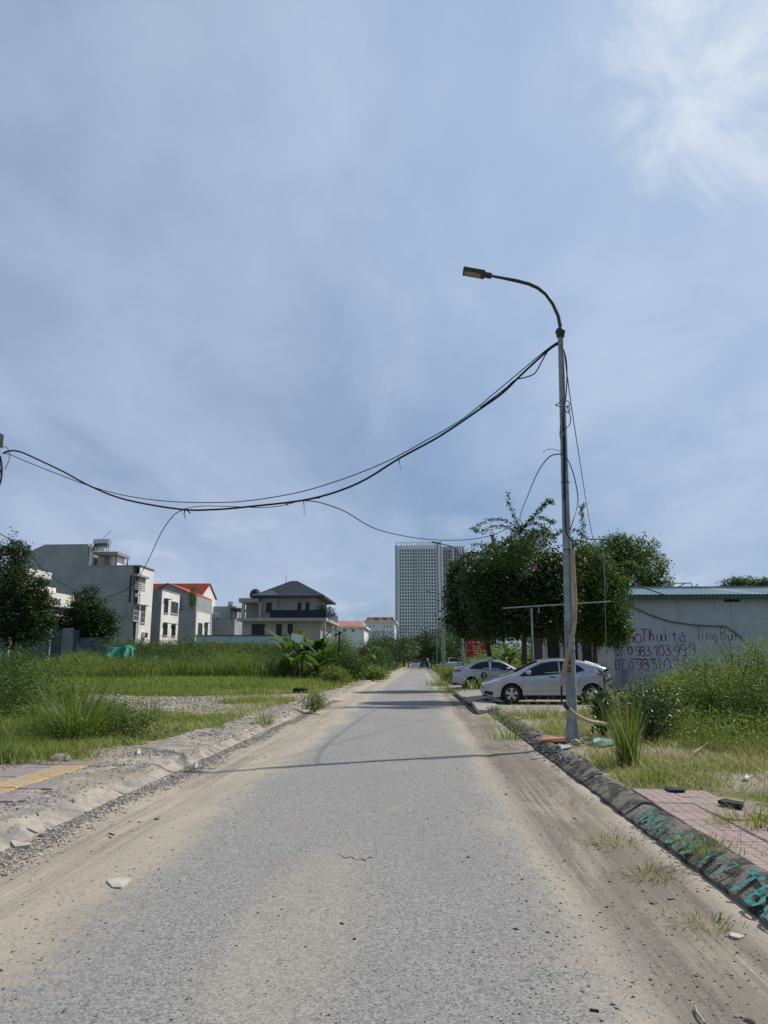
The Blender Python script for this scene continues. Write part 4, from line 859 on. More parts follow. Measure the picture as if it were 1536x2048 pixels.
# sheet fences on the left: each sheet its own part
def sheetfence(label, name, runs, Y, mats, xa, xb, ztop, z0=0.0, w=1.1, seed=1, jag=.12):
    rr = random.Random(seed); f = thing(name, label, 'fence', ((xa + xb) / 2, Y, 0))
    x = xa; k = 0
    while x < xb - .1:
        x2 = min(x + w, xb); zt_ = ztop + rr.uniform(-jag, jag); mb = MB(); n = 10; yj = rr.uniform(-.02, .02)
        vs = []; 
        for i in range(n + 1):
            xx = x + (x2 - x - .01) * i / n; yy = Y + yj + (.02 if i % 2 else -.02)
            vs += [(xx, yy, z0), (xx, yy, zt_), (xx, yy + .012, z0), (xx, yy + .012, zt_)]
        fs = []
        for i in range(n): a = 4 * i; fs += [(a, a + 4, a + 5, a + 1), (a + 2, a + 3, a + 7, a + 6), (a + 1, a + 5, a + 7, a + 3)]
        mb.add(vs, fs); mb.build('sheet_panel', MT[rr.choice(mats)], f); x = x2; k += 1
    for q in np.arange(xa, xb + .1, 2.4): mb = MB(); mb.b2(q - .04, q + .04, Y + .05, Y + .13, 0, ztop - .2); mb.build('post', MT['darkmetal'], f)
    return f
Yn = 70; a = at(-30, 1240, Yn); b = at(103, 1240, Yn)
f = sheetfence('tall dark green sheet fence at the left edge behind the grass', 'sheet_fence', 0, Yn, ['zinc'], a.x, b.x, a.z)
mb = MB(); mb.b2(a.x, b.x + .06, Yn - .06, Yn + .1, a.z + .02, a.z + .1); mb.b2(b.x, b.x + .06, Yn - .06, Yn + .1, .0, a.z + .02); mb.build('rail', MT['zinc2'], f)
Yn = 72; a = at(104, 1258, Yn); b = at(160, 1258, Yn)
sheetfence('weathered pale sheet fence below the dark mango tree', 'sheet_fence', 0, Yn, ['zinc2', 'zinc3', 'zinc2'], a.x, b.x, a.z, seed=3)
a = at(160, 1274, Yn); b = at(213, 1274, Yn)
sheetfence('lower patchwork fence of blue and rusty sheets left of the green tarp', 'sheet_fence', 0, Yn, ['zinc3', 'zinc2'], a.x, b.x, a.z, seed=8, w=.9)
# green tarps draped over something: cloth grid with support poles
def tarp(label, c, w, d, hgt, seed):
    t = thing('tarpaulin', label, 'tarpaulin', c); nx, ny = 34, 16; u, v = np.meshgrid(np.linspace(-1, 1, nx), np.linspace(0, 1, ny))
    drop = np.where(v < .35, 0, (v - .35) / .65); topw = .62 + .38 * drop
    z = hgt * (1 - .06 * np.sin(u * 4 + seed) - .10 * np.abs(u) ** 2) * (1 - drop * (.62 + .16 * np.sin(u * 7 + seed) + .12 * np.sin(u * 13))) - (.10 * hgt) * (v < .1)
    fold = .10 * np.sin(u * 16 + seed) * drop * w / 3
    V = np.stack([c[0] + u * w / 2 * topw + .05 * np.sin(v * 9 + u * 5), c[1] + d * (.45 - .35 * np.minimum(v / .35, 1) * 1.6 - .35 * drop) + fold, c[2] + z], 2).reshape(-1, 3); i = (np.arange(ny - 1)[:, None] * nx + np.arange(nx - 1)).ravel()
    np_obj('sheet', V, [np.stack([i, i + 1, i + nx + 1, i + nx], 1)], MT['tarp'], None, t)
    for sx in (-.7, .65): mb = MB(); mb.tube([(c[0] + sx * w / 2, c[1] - d * .3, c[2] - .4), (c[0] + sx * w / 2 + .1, c[1] - d * .1, c[2] + hgt * .8)], .045, 5); mb.build('prop', MT['darkwood'], t)
a = at(247, 1292, 66); tarp('green tarpaulin draped over a low shelter left of the tall house', (a.x, 66, a.z - 2.0), 3.1, 2.4, 2.0, 3)
a = at(308, 1311, 64); tarp('small scrap of green tarpaulin lying in the grass', (a.x, 64, a.z - .7), 1.3, .8, .7, 9)

# far white building and mansard hotel
Yh = 165; h = thing('long_building', 'far white two-storey building with pinkish tiled roof right of the villa', 'building', (at(705, 1300, Yh).x, Yh + 8, 0))
x0, x1, z0, z1 = px_rect(655, 727, 1256, 1330, Yh); mb = MB(); mb.b2(x0, x1, Yh, Yh + 14, 0, z1); mb.build('wall', MT['tower'], h)
mb = MB(); xe = at(738, 1262, Yh - 1).x; mb.b2(x1, x1 + .1, Yh + .02, Yh + 13.9, 0, z1 - .1); mb.build('street_wall', MT['white'], h)
mb = MB(); mb.b2(x0 - .5, x1 + .6, Yh - .5, Yh + 14.5, z1, z1 + .35); mb.build('cornice', MT['white'], h)
zr = at(700, 1242, Yh + 7).z
mb = MB(); xg = at(719, 1242, Yh).x; mb.add([(x0, Yh - .2, z1 + .36), (xg, Yh - .2, z1 + .36), (x0, Yh + 7, zr), (xg, Yh + 7, zr), (x0, Yh + 14.2, z1 + .36), (xg, Yh + 14.2, z1 + .36)], [(0, 1, 3, 2), (2, 3, 5, 4), (1, 5, 3), (0, 2, 4), (0, 4, 5, 1)]); mb.build('roof', MT['pinktile'], h)
for (pl, pr, pt, pb) in ((671, 676, 1258, 1264), (686, 692, 1258, 1264), (703, 709, 1258, 1264), (720, 722.5, 1258, 1261.5), (725, 726.6, 1258, 1261.5)):
    a0, a1, b0, b1 = px_rect(pl, pr, pt, pb, Yh); window(h, '-y', a0, b0, a1, b1, Yh, 'whframe', bars=1, sill=False, t=.08)
Yh = 225; h = thing('hotel_building', 'far pale four-storey building with red mansard roof and dormers left of tower', 'building', (at(763, 1300, Yh).x, Yh + 8, 0))
x0, x1, z0, z1 = px_rect(731, 789, 1244.5, 1330, Yh); mb = MB(); mb.b2(x0, x1, Yh, Yh + 16, 0, z1); mb.build('wall', MT['tower'], h)
mb = MB(); mb.b2(x0 - .6, x1 + .6, Yh - .6, Yh + 16, z1, z1 + .5); mb.build('cornice', MT['white'], h)
zr = at(760, 1236.5, Yh).z + .3; mb = MB(); i_ = .5; v = [(x0, Yh, z1 + .5), (x1, Yh, z1 + .5), (x1, Yh + 15, z1 + .5), (x0, Yh + 15, z1 + .5), (x0 + i_, Yh + i_, zr), (x1 - i_, Yh + i_, zr), (x1 - i_, Yh + 13, zr), (x0 + i_, Yh + 13, zr)]
mb.add(v, [(0, 1, 5, 4), (1, 2, 6, 5), (2, 3, 7, 6), (3, 0, 4, 7), (4, 5, 6, 7)]); mb.build('roof', MT['redtile'], h)
mb = MB(); mb.b2(at(751, 1236, Yh).x, at(769, 1236, Yh).x, Yh + 2, Yh + 10, zr - .4, at(760, 1235, Yh).z); mb.build('roof_lantern', MT['slate'], h)
for px in (741, 760, 777): x = at(px, 1242, Yh).x; mb = MB(); mb.b2(x - .45, x + .45, Yh - .1, Yh + 2, z1 + .5, z1 + 1.15); o = mb.build('dormer', MT['white'], h); mb = MB(); mb.b2(x - .2, x + .2, Yh - .14, Yh - .05, z1 + .6, z1 + 1.0); mb.build('pane', MT['winglass'], o)
for row, (pt, pb) in enumerate(((1249.5, 1255.5), (1261.5, 1267), (1274, 1280))):
    for px in (740, 747.5, 769, 775.5, 781.5) + ((752.5, 757, 762, 766.5) if row == 1 else ()):
        a0, a1, b0, b1 = px_rect(px - 1.4, px + 1.4, pt, pb, Yh); window(h, '-y', a0, b0, a1, b1, Yh, 'whframe', sill=False, t=.12)

# towers
Yt = 800
def tower_block(label, pxs, ptop, Y, depth, cols, rows, wmat, seed, margin=0, recess=None, wz=(.28, .78)):
    x0, x1 = at(pxs[0], ptop, Y).x, at(pxs[1], ptop, Y).x; zt = at(pxs[0], ptop, Y).z
    t = thing('tower_block', label, 'tower block', ((x0 + x1) / 2, Y + depth / 2, 0), 0, None)
    mb = MB(); mb.b2(x0, x1, Y, Y + depth, 0, zt); mb.build('wall', MT[wmat], t)
    fl = (zt - 8) / rows; wmb = MB(); sl = MB(); pier = MB()
    cw = (x1 - x0 - 2 * margin) / cols
    rec = MB()
    for c in range(cols):
        xa = x0 + margin + c * cw
        dp = 0.0
        pier.b2(xa - .5, xa + .5, Y - .7, Y - .003, 4, zt - 3)
        for r_ in range(rows):
            z = 4 + r_ * fl
            wmb.b2(xa + cw * .14, xa + cw * .86, Y - .12, Y - .01, z + fl * .2, z + fl * .80)
            if c % 3 == 1 or recess and recess[0] <= c <= recess[1]: pass
    for r_ in range(rows + 1): z = 4 + r_ * fl; sl.b2(x0 + margin, x1 - margin, Y - .35, Y - .013, z - .22, z + .22)
    for m_, nm, mt in ((wmb, 'window', 'towerg'), (sl, 'floor_band', wmat), (pier, 'pier', wmat)):
        o = m_.build(nm, MT[mt], t, fix=False); o['kind'] = 'stuff'
    if recess:
        for c in range(recess[0], recess[1] + 1):
            xa = x0 + margin + c * cw; rec.b2(xa + .4, xa + cw - .4, Y - .5, Y - .14, 4, zt - 6)
        rec.build('glazed_bay', MT['towerg'], t)
    return t, x0, x1, zt
t, x0, x1, zt = tower_block('tall pale grey apartment tower with a grid of dark windows', (790.5, 879), 1091, Yt, 26, 14, 33, 'tower', 1, 4.0)
mb = MB(); mb.b2(x0 - .1, x0 + 1.4, Yt - .9, Yt - .003, 0, zt); mb.b2(x1 - 3.2, x1 - 2.0, Yt - .9, Yt - .003, 0, zt); mb.build('edge_strip', MT['towerd'], t)
mb = MB(); mb.b2(x1 - 1.6, x1 + .5, Yt - 1.5, Yt + 3, 0, zt + 4); mb.build('corner_pier', MT['tower'], t)
mb = MB(); ztop = at(800, 1085, Yt).z
for q in np.linspace(x0, x1 - 1, 9): mb.b2(q, q + 1.0, Yt, Yt + 1, zt, ztop - .8)
mb.b2(x0, x1, Yt - .2, Yt + 1.2, ztop - .8, ztop); mb.b2(x0 + 22, x1 - 1, Yt + 3, Yt + 20, zt, ztop - 1); mb.build('crown_frame', MT['tower'], t)
mb = MB(); xm = (x0 + x1) / 2 + 1.5; mb.b2(xm - .8, xm + .8, Yt - 1.2, Yt - .72, 4, zt - 4); mb.b2(xm - 5.4, xm - 4.6, Yt - 1.0, Yt - .72, 4, zt - 4); mb.b2(xm + 4.6, xm + 5.4, Yt - 1.0, Yt - .72, 4, zt - 4); mb.build('dark_rib', MT['towerd'], t)
mb = MB(); mb.b2(x0 + 18, x1 - 8, Yt - 14, Yt - 1.3, 0, 14); mb.build('podium', MT['tower'], t)
t, x0, x1, zt = tower_block('darker apartment tower half hidden behind the pale tower and tree', (880, 929), 1093, Yt + 45, 26, 7, 33, 'towerd', 2, 2.0)
mb = MB()
for q in (x0 + 2, x0 + 14, x0 + 21, x1 - 4, x1 - 1): mb.b2(q, q + 1.1, Yt + 43.6, Yt + 44.2, 0, zt + 1)
mb.build('white_pier', MT['tower'], t)

# ------------------------------------------------------------------ right building with graffiti wall
Yr = 35.8; XL = at(1226, 1300, Yr).x; XR = 34.0; ze = at(1400, 1194, Yr).z
h = thing('workshop_building', 'low grey-walled building with teal sheet roof and sprayed phone numbers', 'building', ((XL + XR) / 2, Yr + 6, 0))
mb = MB(); mb.b2(XL, XR, Yr, Yr + 12, 0, ze - .02); wall = mb.build('wall', MT['wallr'], h)
mb = MB(); zr = at(1400, 1177.5, Yr + 5).z
mb.b2(XL - .2, XR, Yr - .42, Yr - .30, ze - .12, ze + .06); mb.build('eave_beam', MT['eave'], h)
nx = 34; wsh = (XR - XL + .6) / nx
slope = Vector((0, 5.4, zr - ze - .05))
for k in range(nx):
    mb = MB(); xa = XL - .4 + k * wsh; n = 8; vs = []
    for i in range(n + 1):
        xx = xa + (wsh - .006) * i / n; dz = .035 if i % 2 else 0
        vs += [(xx, Yr - .45, ze + .07 + dz), (xx, Yr + 5, zr + dz)]
    mb.add(vs, [(2 * i, 2 * i + 2, 2 * i + 3, 2 * i + 1) for i in range(n)]); o = mb.build('roof_sheet', MT['roofteal'], h)
    if k in (9, 24): o.data.materials[0] = MT['zinc2']
mb = MB(); mb.b2(XL - .4, XR, Yr + 4.9, Yr + 5.2, zr + .0, zr + .12); mb.build('ridge_cap', MT['roofteal'], h)
mb = MB(); mb.add([(XL - .4, Yr + 5.2, zr), (XR, Yr + 5.2, zr), (XR, Yr + 12.3, ze), (XL - .4, Yr + 12.3, ze)], [(0, 1, 2, 3)]); mb.build('rear_roof', MT['roofteal'], h)
a = at(1448, 1204, Yr); b = at(1479, 1200, Yr); mb = MB(); mb.b2(a.x, b.x, Yr - .03, Yr + .1, a.z, b.z + .02); mb.build('vent_slot', MT['trimblack'], h)
def wtext(px, py, polys, hh, th, mb, **k): o = at(px, py, Yr); strokes(mb, polys, (o.x, Yr, o.z), Vector((1, 0, 0)), Vector((0, 0, 1)), Vector((0, -1, 0)), hh, th, off=.006, wob=.012, **k)
s = Yr / F_PX; mr, mf = MB(), MB()
for ch, px, py, hp in (('n', 1257, 1285, 22), ('o', 1269, 1286, 26), ('T', 1281, 1283, 24), ('h', 1297, 1281, 22)): wtext(px, py, G[ch], hp * s, .055, mr)
for ch, px, py, hp in (('u', 1313, 1282, 20), ('ú', 1322, 1282, 20), ('t', 1344, 1283, 20), ('à', 1359, 1284, 22), ('.', 1375, 1283, 20)): wtext(px, py, G[ch], hp * s, .045, mr if ch in 't.à' else mf)
for ch, px, py, hp in (('T', 1390, 1280, 25), ('í', 1402, 1279, 20), ('n', 1412, 1279, 20), ('g', 1424, 1281, 18), ('D', 1440, 1280, 24), ('u', 1456, 1280, 18), ('í', 1468, 1279, 20)):
    if ch == 'D': ch = 'B'
    wtext(px, py, G[ch], hp * s, .04, mf)
for ch, px, hp in (('Đ', 1230, 17), ('T', 1238, 17), (':', 1246, 16), ('0', 1256, 15), ('9', 1270, 19), ('8', 1280, 18), ('3', 1291, 18), ('.', 1302, 14), ('1', 1306, 20), ('0', 1317, 20), ('3', 1330, 20), ('.', 1342, 14), ('9', 1349, 19), ('9', 1361, 22), ('9', 1378, 24)):
    wtext(px, 1312 - (3 if ch == '0' and px < 1260 else 0), G[ch], hp * s, .055 if ch != '0' or px > 1260 else .075, mr if px < 1375 else mf)
for ch, px, hp in (('Đ', 1229, 20), ('T', 1239, 20), ('0', 1258, 16), ('9', 1272, 22), ('8', 1285, 22), ('3', 1301, 22), ('1', 1313, 22), ('0', 1328, 22), ('3', 1347, 24), ('9', 1366, 24), ('9', 1384, 17)):
    wtext(px, 1340, G[ch], hp * s, .05, mf if ch == '3' or px > 1380 or px == 1239 else mr)
wtext(1272, 1319, [[(0, 0), (1.9, 0)], [(2.6, -.05), (3.6, -.05)]], 10 * s, .05, mr); wtext(1344, 1319, [[(0, 0), (1.5, 0)]], 10 * s, .05, mr)
mr.build('painted_lettering', MT['paint_red'], wall, fix=False); mf.build('painted_lettering', MT['paint_faint'], wall, fix=False)
# paint-over patches
mb = MB(); 
for (pl, pr, pt, pb) in ((1243, 1257, 1338, 1370), (1262, 1277, 1316, 1320),): x0, x1, z0, z1 = px_rect(pl, pr, pt, pb, Yr); mb.b2(x0, x1, Yr - .004, Yr + .01, z0, z1)
mb.build('faded_patch', MT['grimy'], wall)
# wall cable
pp = [(1170, 1140), (1235, 1198), (1262, 1212), (1300, 1230), (1340, 1243), (1380, 1249), (1420, 1252), (1450, 1252), (1472, 1267), (1490, 1281)]
mb = MB(); mb.tube([at(a, b, Yr - (.06 if i > 1 else 2.0 - i)) for i, (a, b) in enumerate(pp)], .028, 6); o = mb.build('cable', MT['greycable'], smooth=60); tag(o, 'grey cable sagging across the graffiti wall', 'cable')
mb = MB(); mb.tube([at(1254, 1162, 34), at(1290, 1176, 35), at(1330, 1190, Yr - .5)], .03, 6); o = mb.build('cable', MT['cable'], smooth=60); tag(o, 'short dark cable running down onto the teal roof', 'cable')
# roof clutter beyond the ridge: a light metal frame
t = thing('metal_scaffold', 'thin metal frame standing beyond the teal roof', 'frame', (at(1365, 1178, 46).x, 46, 4)); mb = MB()
q = [at(1330, 1176, 46), at(1332, 1167, 46), at(1382, 1166, 46), at(1386, 1177, 46), at(1396, 1168, 46)]
for q0, q1 in ((q[0], q[1]), (q[1], q[2]), (q[2], q[3]), (q[3], q[4]), (q[0], at(1350, 1168, 46)), (at(1350, 1177, 46), at(1372, 1166, 46))): mb.tube([q0, q1], .035, 5)
for q0 in (q[0], q[3]): mb.tube([q0, Vector((q0.x, 46, 4))], .04, 5)
mb.build('bar', MT['twig'], t)
# gate and shed left of the wall
Yq = 34.6; xa, xb = at(1088, 1300, Yq).x, at(1226, 1300, Yq).x; zt = at(1100, 1252, Yq).z
h = thing('gatehouse', 'shaded plaster gate front with dark metal doors behind the silver cars', 'gate', ((xa + xb) / 2, Yq, .1))
for pl, pr in ((1088, 1095), (1120, 1127), (1156, 1164), (1184, 1228)):
    a0, a1 = at(pl, 1300, Yq).x, at(pr, 1300, Yq).x; mb = MB(); mb.b2(a0, a1, Yq, Yq + .4, .05, zt); mb.build('pillar', MT['wallr'], h)
mb = MB(); mb.b2(xa, xb, Yq - .1, Yq + .6, zt, zt + .25); mb.build('lintel', MT['darkmetal'], h)
for pl, pr in ((1095, 1120), (1127, 1141), (1141, 1156), (1164, 1184)):
    a0, a1 = at(pl, 1300, Yq).x, at(pr, 1300, Yq).x; mb = MB(); mb.b2(a0 + .01, a1 - .01, Yq + .12, Yq + .18, .1, zt); o = mb.build('door_panel', MT['darkmetal'], h)
    mb = MB()
    for q in range(5): mb.b2(a0 + .04, a1 - .04, Yq + .08, Yq + .117, .4 + q * .5, .44 + q * .5)
    mb.build('rail', MT['darkmetal'], o)
mb = MB(); mb.b2(xa, xb, Yq + .45, Yq + 4, .1, zt - .3); mb.build('rear_room', MT['trimblack'], h)

# ------------------------------------------------------------------ cars
def interp(tab, u):
    if u <= tab[0][0]: return tab[0][1]
    for (a, x), (b, y) in zip(tab, tab[1:]):
        if u <= b: return x + (y - x) * (u - a) / (b - a)
    return tab[-1][1]
def car(name, label, P, loc, rz, group=None):
    """local frame: u along +x from nose (0) to tail (L); camera-side flank is -y."""
    L, W, top, sill, wheels, wr, belt, tum = P['L'], P['W'], P['top'], P['sill'], P['wheels'], P['wr'], P['belt'], P.get('tum', .33)
    t = thing(name, label, P.get('cat', 'car'), loc, rz, group)
    O = L / 2
    def arch(u):
        b = sill if not P.get('bot') else interp(P['bot'], u)
        for c in wheels:
            ra = wr + .055
            if abs(u - c) < ra: b = max(b, wr + math.sqrt(ra * ra - (u - c) ** 2))
        return b
    def wid(u):
        e = P.get('ends', (.55, .75, .45, .82)); w = 1
        if u < e[0]: w = e[1] + (1 - e[1]) * math.sqrt(max(0, 1 - (1 - u / e[0]) ** 2))
        if u > L - e[2]: w = min(w, e[3] + (1 - e[3]) * math.sqrt(max(0, 1 - (1 - (L - u) / e[2]) ** 2)))
        return W / 2 * w
    def hw(u, z):
        zb = interp(belt, u); T = interp(top, u); w = wid(u)
        if z < zb: v = w - .05 * ((zb - z) / zb) ** 2 + .012 * math.sin((z - .3) * 5)
        else: v = w + .0 - (z - zb) * tum - .03 * sst(0, .08, z - zb)
        r = .09
        if z > T - r: q = (z - (T - r)) / r; v -= r * 1.1 * (1 - math.sqrt(max(0, 1 - min(q, 1) ** 2)))
        return float(v)
    us = sorted(set([round(x, 3) for x in list(np.linspace(0, L, 60)) + [u for c in wheels for u in np.linspace(c - wr - .06, c + wr + .06, 22)] + [p[0] for p in top] + P['ws'] + P['rg'] if 0 <= x <= L]))
    rows = []; NL = 10
    for u in us:
        T = interp(top, u); B = min(arch(u), T - .03); Bs = sill; ring = []
        w0 = hw(u, B); inner = max(w0 - .28, .1)
        ring += [(0, Bs), (inner, Bs), (inner, max(B - .0, Bs)), (w0 - .015, B)]
        for k in range(NL): z = B + (T - .09 - B) * k / (NL - 1) if T - .09 > B else B + .001 * k; ring.append((hw(u, z), z))
        for q in (.35, .65, .88, 1.0): z = T - .09 + .09 * q; ring.append((hw(u, max(z, B)), max(z, B)))
        wt = ring[-1][0]
        for f, cr in ((.7, .022), (.35, .035), (0, .04)): ring.append((wt * f, T + cr * (1 if T > .95 else .6)))
        rows.append(ring)
    n = len(rows[0]); mb = MB()
    for s in (-1, 1):
        vs = [(u - O, s * y, z) for u, r_ in zip(us, rows) for y, z in r_]; fs = []; ms = []
        base = len(mb.v); mb.v += vs
        for i in range(len(us) - 1):
            um = (us[i] + us[i + 1]) / 2
            for j in range(n - 1):
                g_ = 0
                if j >= 17 and (P['ws'][0] < um < P['ws'][1] or P['rg'][0] < um < P['rg'][1]): g_ = 1
                if j < 3: g_ = 2
                f_ = (base + i * n + j, base + i * n + j + 1, base + (i + 1) * n + j + 1, base + (i + 1) * n + j)
                mb.f.append(f_); mb.m.append(g_)
        for i in (0, len(us) - 1): mb.f.append(tuple(base + i * n + j for j in range(n))); mb.m.append(0)
    import bmesh
    me = mb.mesh('body', [MT[P['paint']], MT['carglass'], MT['trimblack']], fix=False)
    bm = bmesh.new(); bm.from_mesh(me); bmesh.ops.remove_doubles(bm, verts=bm.verts, dist=.0015); bmesh.ops.recalc_face_normals(bm, faces=bm.faces); bm.to_mesh(me); bm.free()
    me.polygons.foreach_set('use_smooth', [True] * len(me.polygons)); me.set_sharp_from_angle(angle=R(38))
    inst('body', me, (0, 0, 0), parent=t)
    def patch(nm, up_, lo_, u0, u1, mat, off=.010, k=14, rows_=7, sides=(-1, 1), par=t):
        for s in sides:
            mb = MB(); vs = []
            for i in range(k + 1):
                u = u0 + (u1 - u0) * i / k; zu, zl = interp(up_, u), interp(lo_, u); zu = max(zu, zl + .002)
                for j in range(rows_ + 1): z = zl + (zu - zl) * j / rows_; vs.append((u - O, s * (hw(u, z) + off), z))
            mb.add(vs, [(i * (rows_ + 1) + j, (i + 1) * (rows_ + 1) + j, (i + 1) * (rows_ + 1) + j + 1, i * (rows_ + 1) + j + 1) for i in range(k) for j in range(rows_)]); mb.build(nm, MT[mat], par, local=True, smooth=40)
    def seam(nm, pts, r=.004, mat='trimblack', sides=(-1, 1)):
        for s in sides:
            mb = MB(); q = []
            for (a, za), (b, zb_) in zip(pts, pts[1:]):
                for k in range(6): f = k / 6; u, z = a + (b - a) * f, za + (zb_ - za) * f; q.append((u - O, s * (hw(u, z) + .0005), z))
            u, z = pts[-1]; q.append((u - O, s * (hw(u, z) + .0005), z)); mb.tube(q, r, 5); mb.build(nm, MT[mat], t, local=True)
    for (nm, up_, lo_, u0, u1, mt) in P['patches']: patch(nm, up_, lo_, u0, u1, mt)
    for pts in P.get('seams', []): seam('door_seam', pts)
    for pts in P.get('trims', []): seam('window_trim', pts, .011)
    for (u, z) in P.get('handles', []):
        for s in (-1, 1): mb = MB(); mb.tube([(u - .1 - O, s * (hw(u, z) + .012), z), (u - .05 - O, s * (hw(u, z) + .035), z + .008), (u + .06 - O, s * (hw(u, z) + .035), z + .008), (u + .1 - O, s * (hw(u, z) + .012), z)], .016, 6); mb.build('door_handle', MT[P.get('hmat', 'silver')], t, local=True, smooth=60)
    if 'mirror' in P:
        u, z = P['mirror']
        for s in (-1, 1):
            mb = MB(); y = hw(u, z); mb.lathe([(0, -.11), (.05, -.1), (.075, -.05), (.08, .02), (.07, .06), (0, .065)], (u - O, s * (y + .11), z), 'X', 12)
            mb.tube([(u - O, s * (y - .02), z - .04), (u - O, s * (y + .08), z - .02)], .02, 6); mb.build('wing_mirror', MT[P['paint']], t, local=True, smooth=50)
    for x, w in P.get('plates', []):
        mb = MB(); mb.box((x - O, 0, w), (.03, .48, .12)); mb.build('number_plate', MT['plate'], t, local=True)
    for c in wheels:
        for s in (-1, 1):
            yo = s * (wid(c) - .13 - .0)
            k = MB(); k.lathe([(0, -.08), (wr * .62, -.08), (wr * .62, .06), (0, .06)], (c - O, yo, wr), 'Y', 28); wh = k.build('wheel', MT['trimblack'], t, local=True)
            k = MB(); a = wr; k.lathe([(a * .66, -.10), (a * .78, -.108), (a * .93, -.10), (a, -.075), (a, .075), (a * .93, .10), (a * .78, .108), (a * .66, .10), (a * .66, -.10)], (c - O, yo, wr), 'Y', 36); k.build('tyre', MT['rubber'], wh, local=True, smooth=45)
            k = MB(); d = s * .085; rr_ = a * .66
            k.lathe([(rr_ * 1.0, d - s * .05), (rr_ * 1.02, d), (rr_ * .93, d + s * .006), (rr_ * .90, d - s * .05)], (c - O, yo, wr), 'Y', 32)
            ns = P.get('spokes', 5)
            for q in range(ns):
                an = 2 * math.pi * q / ns + .3; ca, sa = math.cos(an), math.sin(an); wi, wo_ = .030, .052 * 5 / ns + .008
                def pt(r_, o_, dd): return (c - O + ca * r_ - sa * o_, yo + dd, wr + sa * r_ + ca * o_)
                vs = [pt(.05, -wi, d), pt(.05, wi, d), pt(rr_ * .93, wo_, d - s * .004), pt(rr_ * .93, -wo_, d - s * .004), pt(.05, -wi, d - s * .03), pt(.05, wi, d - s * .03), pt(rr_ * .93, wo_, d - s * .03), pt(rr_ * .93, -wo_, d - s * .03)]
                k.add(vs, [(0, 1, 2, 3), (4, 5, 6, 7), (0, 1, 5, 4), (1, 2, 6, 5), (2, 3, 7, 6), (3, 0, 4, 7)])
            k.lathe([(0, d + s * .012), (.045, d + s * .010), (.075, d - s * .005), (.075, d - s * .05)], (c - O, yo, wr), 'Y', 16)
            k.build('rim', MT['rim'], wh, local=True, smooth=35)
    mb = MB(); mb.b2(.55 - O, L - .45 - O, -W / 2 + .22, W / 2 - .22, sill - .1, sill - .002); mb.build('underbody', MT['trimblack'], t, local=True)
    return t, hw, O
HB = dict(L=4.27, W=1.78, sill=.235, wheels=[.92, 3.56], wr=.315, paint='silver', cat='hatchback',
    top=[(0, .56), (.04, .64), (.15, .70), (.45, .83), (.85, .95), (1.05, 1.01), (1.45, 1.21), (1.85, 1.375), (2.2, 1.44), (2.6, 1.46), (3.0, 1.44), (3.32, 1.395), (3.6, 1.325), (4.0, 1.21), (4.06, 1.19), (4.10, 1.06), (4.2, .92), (4.25, .66), (4.27, .5)],
    bot=[(0, .30), (.4, .22), (.6, .235), (3.9, .26), (4.27, .36)], belt=[(0, .62), (1.0, .90), (2.0, .95), (3.2, 1.03), (4.27, 1.0)], tum=.40,
    ws=[1.07, 1.85], rg=[3.36, 4.0], ends=(.75, .62, .5, .78),
    patches=[('window', [(1.22, .925), (1.55, 1.13), (1.95, 1.315), (2.35, 1.375), (2.58, 1.378)], [(1.22, .915), (2.0, .95), (2.58, .985)], 1.22, 2.50, 'carglass'),
             ('window', [(2.54, 1.378), (2.9, 1.36), (3.16, 1.25), (3.36, 1.10)], [(2.54, .985), (3.1, 1.03), (3.36, 1.09)], 2.55, 3.34, 'carglass'),
             ('headlight', [(.10, .675), (.3, .76), (.56, .80)], [(.10, .645), (.3, .66), (.56, .775)], .10, .56, 'headl'),
             ('tail_light', [(3.70, .985), (4.12, 1.0)], [(3.70, .975), (3.9, .90), (4.12, .88)], 3.72, 4.10, 'tail'),
             ('tail_light_lens', [(3.88, .965), (4.14, .965)], [(3.88, .935), (4.14, .925)], 3.90, 4.12, 'tailw'),
             ('bumper_grille', [(.02, .42), (.3, .40)], [(.02, .33), (.3, .27)], .03, .30, 'trimblack'),
             ('sill_trim', [(1.26, .285), (3.2, .285)], [(1.26, .236), (3.2, .236)], 1.27, 3.20, 'trimblack')],
    seams=[[(1.28, .30), (1.26, .6), (1.33, .91)], [(2.52, .30), (2.52, .98)], [(3.20, .42), (3.12, .62), (3.20, .88), (3.36, 1.06)], [(.58, .775), (.95, .92)], [(1.30, .42), (2.5, .43), (3.18, .44)], [(3.55, .86), (3.9, .86)], [(3.93, .5), (3.96, .84)]],
    trims=[[(1.18, .905), (1.55, 1.145), (1.95, 1.335), (2.35, 1.395), (2.9, 1.38)], [(1.18, .905), (2.0, .94), (3.36, 1.085)]],
    handles=[(2.28, .87)], mirror=(1.5, 1.02), plates=[(4.28, .72), (-.012, .42)], hmat='trimblack')
cz = float(gz(5, 26))
hb, hwf, O_ = car('hatchback', 'silver hatchback with five-spoke wheels parked nose to the road behind the lamp post', HB, (2.12 + 4.27 / 2, 26.55, .138), R(0))
mb = MB(); mb.tube([(3.42 - O_, -.58, 1.385), (4.02 - O_, -.52, 1.235), (4.02 - O_, .52, 1.235), (3.42 - O_, .58, 1.385)], .022, 6); mb.build('spoiler', MT['silver'], hb, local=True)
k = MB(); k.lathe([(0, .008), (.075, .008), (.085, 0), (.085, -.02)], (3.56 - O_, -hwf(3.56, 1.05) + .008, 1.05), 'Y', 18); k.build('fuel_flap', MT['silver'], hb, local=True, smooth=40)

